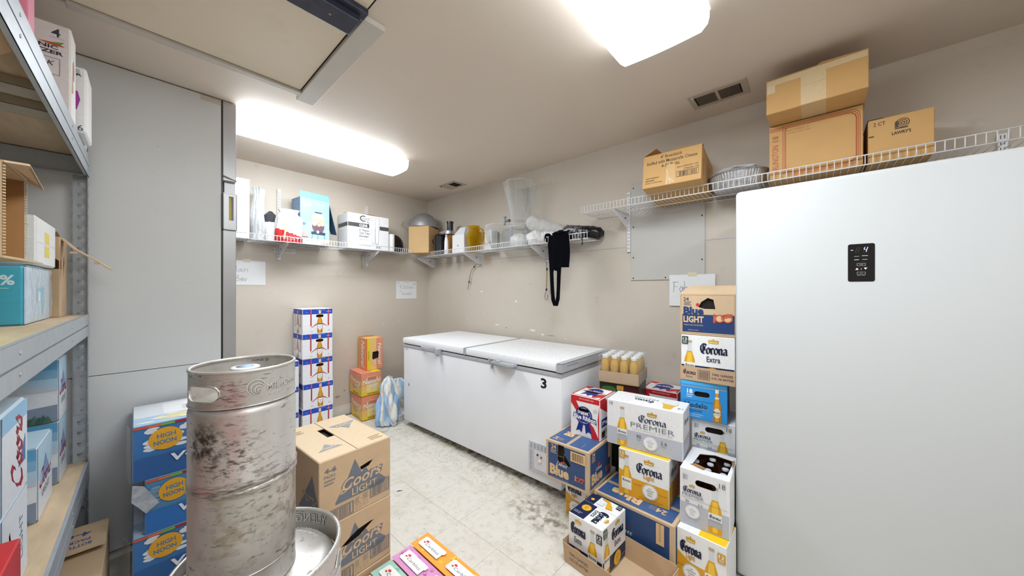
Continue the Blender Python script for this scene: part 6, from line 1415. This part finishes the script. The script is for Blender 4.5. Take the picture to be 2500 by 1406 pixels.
# fluted bowl
bw = thing('glass_punch_bowl', 'large clear fluted glass punch bowl between the pitcher and the drink dispenser', 'bowl', (2.352, 2.262, ZRs))
bm = bmesh.new(); wob2 = lambda a, z: 1+.035*abs(math.sin(10*a))
BB = [(.06, .0), (.066, .004), (.095, .04), (.122, .10), (.133, .16), (.135, .225)]
lathe(bm, BB, 96, cap=False, wob=wob2); lathe(bm, [(r-.004, z+.004) for r, z in BB], 96, cap=False, wob=wob2); lathe(bm, [(0, .004), (.062, .004)], 32, cap=False); obj('bowl_shell', bm, M_glass, bw, smooth=True)
bm = bmesh.new(); tube(bm, [(.134*wob2(2*math.pi*k/96, 0)*math.cos(2*math.pi*k/96), .134*wob2(2*math.pi*k/96, 0)*math.sin(2*math.pi*k/96), .226) for k in range(96)], .003, 8, close=True); obj('bowl_rim', bm, clear_mat('glass_highlight', (250, 251, 252), .35, .05, body=(236, 240, 243), top=.5), bw)  # whitish tubes paint highlights along the rim and flutes
for k in range(20):
    a = math.pi*k/10+.157; bm = bmesh.new(); tube(bm, [(r*1.03*math.cos(a+t), r*1.03*math.sin(a+t), z) for r, z, t in ((.066, .004, 0), (.095, .04, .06), (.122, .10, .12), (.133, .16, .16), (.135, .22, .18))], .0016, 6); obj('flute_ridge_highlight', bm, MATS['glass_highlight'], bw)
# big glass dispenser on its own foot
dd = thing('glass_drink_dispenser', 'tall clear glass drink dispenser with scalloped mouth and metal tap', 'drink dispenser', (2.350, 1.998, ZRs))
def wob3(a, z): return 1+.05*max(0, (z-.28)/.28)*math.cos(8*a)
DD = [(.088, .236), (.088, .25), (.092, .30), (.106, .38), (.125, .46), (.138, .52), (.146, .565), (.148, .58)]
bm = bmesh.new(); lathe(bm, DD, 96, cap=False, wob=wob3); lathe(bm, [(r-.005, z+.003) for r, z in DD], 96, cap=False, wob=wob3); lathe(bm, [(0, .240), (.086, .238)], 32, cap=False); obj('jar', bm, M_glass, dd, smooth=True)
bm = bmesh.new(); FF = [(.105, 0), (.108, .01), (.100, .10), (.096, .14), (.104, .165), (.104, .19), (.088, .232)]
lathe(bm, FF, 48, cap=False); lathe(bm, [(r-.005, z) for r, z in FF], 48, cap=False); obj('foot', bm, M_glass, dd, smooth=True)
M_rim_highlight = clear_mat('glass_highlight', (250, 251, 252), .35, .05, body=(236, 240, 243), top=.5)  # whitish glass, highlights put into the colour of rims and ridges
bm = bmesh.new(); tube(bm, [(.146*wob3(2*math.pi*k/96, .58)*math.cos(2*math.pi*k/96), .146*wob3(2*math.pi*k/96, .58)*math.sin(2*math.pi*k/96), .582) for k in range(96)], .0035, 8, close=True); obj('mouth_rim_highlight', bm, M_rim_highlight, dd)
for k in range(8):
    a = 2*math.pi*(k+.5)/8; bm = bmesh.new(); tube(bm, [((r-.004)*math.cos(a), (r-.004)*math.sin(a), z) for r, z in ((.092, .30), (.104, .38), (.120, .46), (.131, .52), (.138, .57))], .0022, 6); obj('flute_ridge_highlight', bm, M_rim_highlight, dd)
torus = bmesh.new(); torus_rim(torus, .104, .178, .004, 48); obj('foot_rim_highlight', torus, M_rim_highlight, dd)
bm = bmesh.new(); tube(bm, [(-.03, .085, .252), (-.04, .12, .252), (-.045, .145, .252)], .010, 12); tube(bm, [(-.046, .148, .215), (-.046, .148, .285)], .010, 12); slab(bm, [(-.060, .135, .29), (-.030, .135, .29), (-.030, .165, .294), (-.060, .165, .294)], .006); tube(bm, [(-.032, .095, .252), (-.035, .102, .252)], .016, 14)
obj('tap', bm, mat('tap_metal', (120, 124, 130), .3, .8), dd, smooth=True)
# bags of clear cups: lumpy sleeves
Mcl = mat('frosted_plastic_cups', (238, 238, 237), .35, 0, .07, 60, bump=1.0, bscale=80)
o = obj('bag_of_cups', blob(.085, .075, .125, [(0, .8), (.3, 1), (.7, .9), (.92, .5), (1, .2)], 14, .14, 9), Mcl, None, True, (2.325, 1.795, ZRs)); tag(o, 'round milky bag of plastic lids on the shelf right of the dispenser', 'bag')
o = obj('bag_of_cups', blob(.082, .085, .12, [(0, .85), (.3, 1), (.7, .9), (.92, .5), (1, .2)], 24, .12, 11), Mcl, None, True, (2.35, 1.998, ZRs+.004)); tag(o, 'lumpy milky bag of plastic cups inside the foot of the dispenser', 'bag')
def roll(name, label, a, b, r, m, seed, cat='bag', n=30, mm_=30, amp=.08, tip=None):
    a, b = Vector(a), Vector(b); d_ = (b-a); L_ = d_.length; d_.normalize(); u = d_.cross(Vector((0, 0, 1))).normalized(); v = u.cross(d_); bm = bmesh.new(); rows = []
    for j in range(mm_+1):
        t = j/mm_; q = min(1, math.sin(math.pi*min(max(t, .02), .98))*3.2)**.5; row = []
        for i in range(n):
            an = 2*math.pi*i/n; w_ = r*q*(1+amp*2*noise.noise(Vector((math.cos(an)*2+seed, math.sin(an)*2, t*9)))); row.append(bm.verts.new(d_*L_*t+u*math.cos(an)*w_+v*math.sin(an)*w_))
        rows.append(row)
    for j, (A, B) in enumerate(zip(rows, rows[1:])):
        for i in range(n): f = bm.faces.new((A[i], A[(i+1) % n], B[(i+1) % n], B[i])); f.material_index = 1 if tip and j < mm_*tip else 0
    bm.faces.new(rows[0][::-1]).material_index = 1 if tip else 0; bm.faces.new(rows[-1])
    o = obj(name, bm, m, None, True, a); return tag(o, label, cat)
roll('sleeve_of_cups', 'long clear sleeve of plastic cups leaning back on the shelf by the dispenser', (2.30, 1.87, ZRs+.215), (2.435, 1.56, ZRs+.075), .062, clear_mat('cup_sleeve_plastic', (240, 241, 240), .5, .2, bump=1, bscale=60, body=(236, 236, 235)), 31)
roll('sleeve_of_cups', 'short white sleeve of lids lying at the shelf edge left of the black apron', (2.315, 1.74, ZRs+.056), (2.40, 1.60, ZRs+.056), .052, Mcl, 37)
Mbf = mat('black_film', (12, 13, 18), .22, 0, .2, 30, bump=1, bscale=50); Mcf = mat('crinkled_shiny_film', (150, 152, 160), .15, .6, .48, 55, bump=1.0, bscale=70)
roll('wrapped_black_roll', 'black roll in crinkled shiny film at the right end of the lower shelf', (2.262, 1.475, ZRs+.078), (2.463, 1.225, ZRs+.052), .049, [Mbf, Mcf], 41, 'roll', tip=.42)
# black apron hanging over the lip
Map = mat('black_cloth', (5, 6, 14), .95, 0, .2, 40, spec=.1, bump=.4, bscale=150)
ap = thing('black_apron', 'black cloth apron hanging over the wire shelf lip with a long strap loop', 'apron', (2.236, 1.50, ZL))
def cloth(P, x0=-.006, t=.008, mats=Map, name='apron_cloth', amp=.006, par=ap, flip=False):
    bm = bmesh.new(); vs_ = [bm.verts.new((x0, p[0], p[1])) for p in P]
    for tri in tessellate_polygon([[Vector((p[0], p[1], 0)) for p in P]]): bm.faces.new([vs_[i] for i in tri])
    bmesh.ops.triangulate(bm, faces=bm.faces[:]); 
    for _ in range(3): bmesh.ops.subdivide_edges(bm, edges=[e for e in bm.edges if e.calc_length() > .02], cuts=1, use_grid_fill=False); bmesh.ops.triangulate(bm, faces=bm.faces[:])
    for v in bm.verts: v.co.x += -amp*(1+math.sin(v.co.y*75+v.co.z*6))-.3*amp*noise.noise(v.co*25)
    r = bmesh.ops.extrude_face_region(bm, geom=bm.faces[:]); 
    for v in [g for g in r['geom'] if isinstance(g, bmesh.types.BMVert)]: v.co.x += t
    bmesh.ops.recalc_face_normals(bm, faces=bm.faces[:]); return obj(name, bm, mats, par, smooth=True)
cloth([(.082, .052), (.092, -.02), (.088, -.10), (.082, -.20), (.02, -.235), (-.008, -.240), (-.010, -.208), (-.014, -.21), (-.10, -.212), (-.108, -.10), (-.100, .0), (-.095, .052)])
# strap loop: two bands joining at the foot
cloth([(.085, -.19), (.070, -.40), (.062, -.47), (.044, -.515), (.005, -.515), (-.014, -.46), (-.018, -.38), (-.028, -.2), (.010, -.225), (.013, -.36), (.018, -.44), (.028, -.485), (.034, -.44), (.040, -.36), (.045, -.25), (.038, -.21)], -.004, .006, name='strap_loop', amp=.002)
bm = blob(.05, .10, .085, [(0, .9), (.4, 1), (.8, .7), (1, .35)], 5, .2, 5); bmesh.ops.translate(bm, verts=bm.verts, vec=(.050, .0, .007)); obj('bunched_cloth', bm, Map, ap, smooth=True)
bm = blob(.028, .03, .07, [(0, .8), (.5, 1), (.85, .8), (1, .4)], 6, .2, 5); bmesh.ops.translate(bm, verts=bm.verts, vec=(.035, .125, .008)); obj('bunched_cloth', bm, Map, ap, smooth=True)
bm = bmesh.new(); slab(bm, [(-.012, .05, .055), (.03, .05, .075), (.03, -.09, .075), (-.012, -.09, .055)], .010); obj('fold_over', bm, Map, ap)
bm = bmesh.new(); tube(bm, [(0, 0, .0), (-.006, -.008, -.015), (-.006, -.010, -.035), (0, -.003, -.055)], .0045, 8); o = obj('black_strap', bm, M_black, None, True, (2.238, 1.292, ZL+.006)); tag(o, 'short black strap end dangling below the right end of the lower shelf', 'strap')

# ================================================================== THINGS ON THE HIGH SHELF
Mbc = mat('orange_kraft', (208, 164, 104), .68, 0, .04, 8, bump=.06)
def bread(cv):
    W, H = cv.w, cv.h; k = '3a2c1c'
    cv.text('4" Breadstick', W*.50, H*.88, H*.095, k, W*.37, .01); cv.text('Stuffed with Mozzarella Cheese', W*.50, H*.74, H*.095, k, W*.86, .01); cv.text('4-36 Packs', W*.49, H*.60, H*.095, k, W*.31, .01)
    cv.rect(W*.42, .003, W*.57, H*.60, 'd3ac78'); cv.pen([[(W*.43, H*.02), (W*.45, H*.3), (W*.43, H*.45)], [(W*.50, H*.02), (W*.47, H*.2), (W*.56, H*.05)]], .0016, None, 'ead8b8')
    cv.text('Item #702236-1120', W*.78, H*.46, H*.05, k, W*.34, .005); cv.text('17022361120', W*.84, H*.38, H*.05, k, W*.24, .005); cv.barcode(W*.60, H*.17, W*.96, H*.33, k, 30, .0016)
    for i, t in enumerate(('COOK THOROUGHLY', 'KEEP FROZEN', 'NET WT. 10.0 LBS (4.54kg)')): cv.text(t, W*.06, H*(.28-.075*i), H*.036, k, W*(.24, .16, .3)[i], .01, align='l')
br = carton('kraft_box', 'kraft box with breadstick lettering overhanging the high shelf, left of the foil pan', 'box', (2.128, .797, 1.9475), R(-88), .33, .355, .212, Mbc, {'front': bread, 'right': lambda c: (c.rect(c.w*.15, c.h*.2, c.w*.17, c.h*.7, '6a4c2c'), c.lines(c.w*.35, c.w*.75, c.h*.7, 5, .018, '7a5a34', .003))})
br.rotation_euler = (R(-8.0), 0, R(-88))
bm = bmesh.new(); slab(bm, [(0, 0, .2125), (0, .15, .2125), (.08, .12, .27), (.07, .02, .262)], .003); slab(bm, [(.10, .02, .2125), (.33, .0, .2125), (.33, .06, .224), (.20, .07, .262)], .003); slab(bm, [(.12, .10, .214), (.33, .10, .214), (.28, .20, .300), (.19, .19, .305)], .003)
obj('flap', bm, Mbc, br)
# foil roasting pan with crumpled film
fp = thing('foil_pan', 'oval crimped aluminium foil roasting pan on the high shelf', 'pan', (2.362, .325, ZUs))
Mfo = mat('aluminium_foil', (214, 216, 220), .3, .6, .12, 40, bump=.6, bscale=50)
bm = bmesh.new(); n = 110; rows = []
for j, (q, z) in enumerate(((.70, 0), (.76, .01), (.86, .055), (.93, .095), (1.0, .100), (1.03, .094))):
    row = []
    for i in range(n):
        a = 2*math.pi*i/n; w_ = 1+(.022 if i % 2 else -.0)*(j in (1, 2, 3)); row.append(bm.verts.new((.128*q*w_*math.cos(a), .150*q*w_*math.sin(a), z)))
    rows.append(row)
for A, B in zip(rows, rows[1:]):
    for i in range(n): bm.faces.new((A[i], A[(i+1) % n], B[(i+1) % n], B[i]))
bm.faces.new(rows[0][::-1]); obj('pan_shell', bm, Mfo, fp)
bm = blob(.10, .125, .13, [(0, .55), (.4, .8), (.75, .95), (.9, .7), (1, .3)], 11, .28, 9); bmesh.ops.translate(bm, verts=bm.verts, vec=(0, -.01, .012)); o = obj('crumpled_film', bm, M_bag, None, False, (2.362, .325, ZUs+.003)); tag(o, 'crumpled clear plastic film piled inside the foil pan', 'film')
bm = bmesh.new(); bx(bm, -.02, -.02, .0, .06, .02, .085, 0, .006); o = obj('dark_jar', bm, mat('dark_maroon', (70, 26, 18), .4), None, True, (2.37, .1865-.0, ZUs)); bpy.data.objects.remove(o)
def arl(cv):
    W, H = cv.w, cv.h; c = 'b4552a'
    r0 = .030
    for i, t in ((0, .0024), (.006, .0024), (.012, .0042)):
        P = []; x0, y0, x1, y1 = W*.16+i, .014+i, W-.010-i, H-.012-i
        for cx, cy, a in ((x1-r0, y1-r0, 0), (x0+.004, y1-.004, 90), (x0+r0, y0+r0, 180), (x1-r0, y0+r0, 270)):
            rr = r0 if a != 90 else .004
            P += [(cx+rr*math.cos(R(a+s)), cy+rr*math.sin(R(a+s))) for s in (0, 30, 60, 90)]
        cv.pen([P+[P[0]]], t*.5, None, c)
    cv.rect(.003, H-.030, W*.17, H-.026, c); cv.rect(.003, H-.020, W*.17, H-.015, c)
    cv.text('ARLINGTON', W*.075, H*.38, W*.075, c, H*.52, .01, rot=R(90)); cv.text('18', W*.075, H*.76, W*.075, c, H*.10, .01, rot=R(90)); cv.text('BOUVERIA A', W*.33, H*.86, H*.035, 'c08a58', W*.26); cv.text('N. PARK FARMS INC', W*.33, H*.81, H*.022, 'c08a58', W*.3)
carton('kraft_box', 'kraft box with red rounded border print on the high shelf under the taped box', 'box', (2.252, .168, ZUs), R(-90), .348, .215, .284, Mbc, {'front': arl})
def taped(cv):
    W, H = cv.w, cv.h; tp = 'd9c096'; cv.rect(W*.37, .003, W*.62, H-.003, tp); cv.rect(W*.37, H*.55, W*.62, H*.56, 'bda272'); cv.rect(.003, H*.82, W-.003, H-.003, tp); cv.rect(.003, H*.60, W*.10, H*.84, 'dcc7a4')
tx = carton('kraft_box', 'large taped kraft box overhanging on top of the red-bordered box', 'box', (2.095, .168, ZUs+.2905), R(-91), .352, .385, .165, Mbc, {'front': taped, 'bottom': lambda c: c.rect(c.w*.37, c.h*.0+.003, c.w*.62, c.h-.003, 'd3b88c')})
tx.rotation_euler = (R(-.9), 0, R(-91))
bm = bmesh.new(); slab(bm, [(0, 0, .1655), (.352, .0, .1655), (.352, .05, .192), (.20, .055, .205), (.17, .05, .18), (.0, .05, .172)], .003); slab(bm, [(.352, .10, .1655), (.352, .36, .1655), (.25, .30, .215), (.24, .12, .21)], .003); obj('flap', bm, Mbc, tx)
bm = bmesh.new(); slab(bm, [(.0, -.001, .1668), (.352, -.001, .1668), (.352, .03, .1815), (.0, .03, .1745)], .0006); obj('packing_tape', bm, ink('dcc9a4'), tx)
def lawry(cv):
    W, H = cv.w, cv.h; k = '3a2f26'
    cv.text('2 CT', W*.18, H*.88, H*.085, k, W*.19, .01); cv.text("LAWRY'S", W*.52, H*.60, H*.075, k, W*.29, .03)
    cv.rect(W*.42, H*.68, W*.62, H*.70, k); cv.poly([(W*.42, H*.71), (W*.47, H*.71), (W*.47, H*.88), (W*.42, H*.84)], '5a4a3a')
    for r in (.105, .07, .035): cv.ring(W*.54, H*.80, W*r, W*.013, k, 20, 1.0)
    cv.rect(W*.01, H*.60, W*.09, H*.625, k)
lw = carton('kraft_box', 'kraft box with spiral emblem at the right on the high shelf above the fridge', 'box', (2.252, -.196, ZUs), R(-90), .194, .19, .198, Mbc, {'front': lawry}, skip=('top',))
bm = bmesh.new(); slab(bm, [(.0, .0, .198), (.0, .19, .198), (.03, .17, .222), (.05, .02, .205)], .003); obj('flap', bm, mat('dark_inside_flap', (70, 56, 44), .8), lw)

# ================================================================== NOTES AND HANGING BITS
def paper(name, label, O, u, n_, w_, h, art, tape=True, cat='sign', rot=0):
    bm = bmesh.new(); cv = Canvas(w_, h, mat('note_paper', (226, 227, 228), .7, 0, .01, 5), 0); art(cv); mm = []
    cv.finish((0, 0, 0), u, (0, 0, 1), n_, bm, mm, .0008); U, N = Vector(u), Vector(n_)
    slab(bm, [N*.0007, U*w_+N*.0007, U*w_+N*.0007+Vector((0, 0, h)), N*.0007+Vector((0, 0, h))], .0005)
    o = obj(name, bm, mm, None, loc=O); tag(o, label, cat)
    if tape:
        bm = bmesh.new(); slab(bm, [N*.0022+U*(w_*.42)+Vector((0, 0, h-.012)), N*.0022+U*(w_*.62)+Vector((0, 0, h-.012)), N*.0022+U*(w_*.62)+Vector((0, 0, h+.014)), N*.0022+U*(w_*.42)+Vector((0, 0, h+.014))], .0003); obj('tape', bm, ink('d8cfb0'), o)
    return o
pk = 'a9aaaf'
paper('handwritten_sign', 'white paper sign hand-lettered for main beverages taped on the back wall', (.503, WY-.001, 1.356), (1, 0, 0), (0, -1, 0), .28, .212, lambda c: (c.script('Main', HW, c.w*.335, c.h*.66, c.h*.26, pk, c.w*.46, .035, None), c.script('Bev', HW, c.w*.38, c.h*.28, c.h*.24, pk, c.w*.30, .042, None)))
paper('handwritten_sign', 'small white paper sign hand-lettered for kitchen towels near the room corner', (2.061, WY-.001, 1.205), (1, 0, 0), (0, -1, 0), .274, .212, lambda c: (c.script('Kitchen', HW, c.w*.50, c.h*.68, c.h*.22, pk, c.w*.66, .038, None), c.script('towels', HW, c.w*.50, c.h*.32, c.h*.20, pk, c.w*.52, .04, None), c.lines(c.w*.06, c.w*.16, c.h*.92, 2, .006, '55565c', .002), c.lines(c.w*.84, c.w*.95, c.h*.86, 2, .009, '55565c', .003), c.lines(c.w*.14, c.w*.26, c.h*.42, 1, .006, '55565c', .003), c.pen([[(c.w*.06, c.h*.7), (c.w*.12, c.h*.78)], [(c.w*.9, c.h*.66), (c.w*.96, c.h*.58)]], .0015, None, pk)))
paper('handwritten_sign', 'white paper hand-lettered sign partly behind the top kraft and navy case', (WX-.0105, .742, 1.203), (0, -1, 0), (-1, 0, 0), .280, .214, lambda c: c.script('Fab a', HW, c.w*.36, c.h*.62, c.h*.34, pk, c.w*.56, .03, None))
bm = bmesh.new(); cv = Canvas(.178, .018, ink('dcdad6'), 0); cv.text('SHELF TO WALL MOUNT', .09, .009, .006, 'a9a7a4', .12); mm = []; cv.finish((0, 0, 0), (1, 0, 0), (0, 0, 1), (0, -1, 0), bm, mm, .0006)
st = obj('label_strip', bm, mm, None, loc=(.845, WY-.0004, 1.682)); tag(st, 'upper of two pale label strips stuck on the wall under the back shelf', 'label')
s2 = st.copy(); COL.objects.link(s2); s2.location = (.842, WY-.0004, 1.655); s2['label'] = 'lower of two pale label strips stuck on the wall under the back shelf'
def hookbend(c, s, up): return [(c[0], c[1]+a*s, c[2]+b*s*up) for a, b in ((0, 0), (.0, -.030), (.006, -.042), (.016, -.044), (.022, -.036), (.022, -.020))]
Mcord = mat('braided_cord', (190, 168, 84), .7, 0, .35, 220, aniso=(1, 1, 1)); Mhk = mat('hook_wire', (70, 64, 54), .4, .6)
for lab, pts, h0, h1 in (('yellow braided bungee cord curving down from a wall bracket', [(2.478, 2.765, 1.566), (2.476, 2.805, 1.53), (2.474, 2.83, 1.47), (2.474, 2.845, 1.40)], [(2.478, 2.765, 1.566), (2.476, 2.73, 1.588), (2.474, 2.69, 1.592), (2.474, 2.66, 1.580), (2.476, 2.67, 1.566), (2.478, 2.70, 1.566)], [(2.474, 2.845, 1.395), (2.474, 2.855, 1.37), (2.474, 2.862, 1.34), (2.474, 2.87, 1.315)]),
                         ('yellow braided bungee cord hanging straight beside the black apron', [(2.474, 1.782, 1.50), (2.474, 1.784, 1.43), (2.474, 1.786, 1.36), (2.474, 1.788, 1.315)], [(2.474, 1.782, 1.50), (2.474, 1.785, 1.53), (2.474, 1.792, 1.56), (2.474, 1.792, 1.590), (2.474, 1.80, 1.594), (2.474, 1.81, 1.590)], [(2.474, 1.788, 1.31), (2.474, 1.80, 1.28), (2.474, 1.806, 1.25), (2.474, 1.80, 1.225), (2.474, 1.782, 1.222), (2.474, 1.775, 1.24), (2.474, 1.777, 1.27)])):
    r_ = thing('bungee_cord', lab, 'cord', pts[0])
    def rel(P): return [Vector(p)-Vector(pts[0]) for p in P]
    bm = bmesh.new(); tube(bm, rel(pts), .0038, 8); obj('cord', bm, Mcord, r_)
    for hp in (h0, h1):
        bm = bmesh.new(); tube(bm, rel(hp), .0022, 6); obj('wire_hook', bm, Mhk, r_)
    for p in (pts[0], pts[-1]):
        bm = bmesh.new(); q = rel([p])[0]; tube(bm, [q+Vector((0, 0, .010)), q-Vector((0, 0, .010))], .0075, 10); obj('cord_stop', bm, M_black, r_)
bm = bmesh.new(); tube(bm, [(0, 0, 0), (.01, -.004, -.012), (-.006, -.004, -.025), (.012, -.004, -.04), (.0, -.006, -.055), (.004, -.004, -.075), (.0, -.004, -.10), (.006, -.004, -.13), (.010, -.004, -.145)], .006, 8, rs=[.006, .009, .008, .009, .006, .006, .005, .005, .008])
o = obj('rope_knot', bm, mat('grubby_rope', (208, 200, 184), .8, 0, .15, 80), None, True, (1.650, WY-.012, 1.694)); tag(o, 'short knotted off-white rope hanging beside a shelf bracket on the back wall', 'rope')

# ================================================================== STRIPED TOWELS BY THE FREEZER
def towel_mat():
    m = bpy.data.materials.new('striped_towel'); m.use_nodes = True; nt = m.node_tree; b = nt.nodes['Principled BSDF']; L = nt.links
    uv = nt.nodes.new('ShaderNodeAttribute'); uv.attribute_name = 'stripe'; r = nt.nodes.new('ShaderNodeValToRGB'); r.color_ramp.interpolation = 'CONSTANT'
    cr = r.color_ramp.elements; cr[0].position = 0; cr[0].color = lin('a9c6e2'); cr[1].position = .16; cr[1].color = lin('e6e4de')
    for p, c in ((.34, '9dbfe0'), (.55, 'e6e4de'), (.70, 'a9c6e2'), (.84, 'e2e0da')): e = cr.new(p); e.color = lin(c)
    n = nt.nodes.new('ShaderNodeTexNoise'); n.inputs['Scale'].default_value = 45; n.inputs['Detail'].default_value = 4
    bp = nt.nodes.new('ShaderNodeBump'); bp.inputs['Strength'].default_value = .8; bp.inputs['Distance'].default_value = .006; L.new(n.outputs['Fac'], bp.inputs['Height']); L.new(bp.outputs[0], b.inputs['Normal'])
    L.new(uv.outputs['Fac'], r.inputs[0]); L.new(r.outputs[0], b.inputs['Base Color']); b.inputs['Roughness'].default_value = .9
    return m
def towel(label, c, rx, ry, h, seed, prof, loc_rz=0):
    bm = blob(rx, ry, h, prof, seed, .24, 9, n=120, m=60); lay = bm.verts.layers.float.new('stripe')
    for v in bm.verts:
        a = math.atan2(v.co.y, v.co.x)/(2*math.pi)+.5; v[lay] = (a*1.6+.10*noise.noise(v.co*7)+.35*v.co.z+.3*v.co.x) % 1.0
    o = obj('striped_towel', bm, bpy.data.materials.get('striped_towel') or towel_mat(), None, True, c, loc_rz); return tag(o, label, 'towel', 'striped towels by the freezer')
towel('blue and white striped towel draped in a heap between peach cartons and freezer', (1.665, 3.125, .012), .135, .095, .44, 2, [(0, .95), (.12, 1.05), (.3, .96), (.5, .92), (.72, .72), (.86, .60), (.95, .40), (1, .1)], R(40))
towel('crumpled striped towel stuffed behind the heap near the room corner', (1.83, 3.22, .10), .125, .09, .29, 9, [(0, .9), (.4, 1.0), (.8, .7), (1, .2)], R(150))
bm = blob(.135, .075, .105, [(0, 1), (.5, 1.0), (.85, .7), (1, .35)], 17, .16, 6, flat=-.6); o = obj('plastic_sack', bm, mat('white_sack_plastic', (222, 224, 228), .25, 0, .06, 25, bump=.8, bscale=25), None, True, (1.775, 3.165, 0), R(-40)); tag(o, 'white plastic sack on the floor under the striped towels', 'bag')
bm = bmesh.new(); tube(bm, [(1.625, 3.01, .05), (1.64, 2.998, .015), (1.66, 2.992, .008), (1.68, 3.0, .03), (1.672, 3.01, .07)], .008, 8); o = obj('mop_clip', bm, mat('clip_ivory', (216, 212, 200), .5, 0, .2), None, True); tag(o, 'small ivory clip at the foot of the striped towel heap', 'clip')
# a leaf-sized scrap on the floor
bm = bmesh.new(); slab(bm, [(0, 0, .001), (.02, .005, .0018), (.045, .001, .001), (.02, -.005, .0018)], .0006); o = obj('floor_scrap', bm, ink('5a4c30'), None, loc=(1.13, 2.02, .0008), rz=R(-35)); tag(o, 'tiny dark leaf scrap lying alone on the tiled floor', 'scrap')
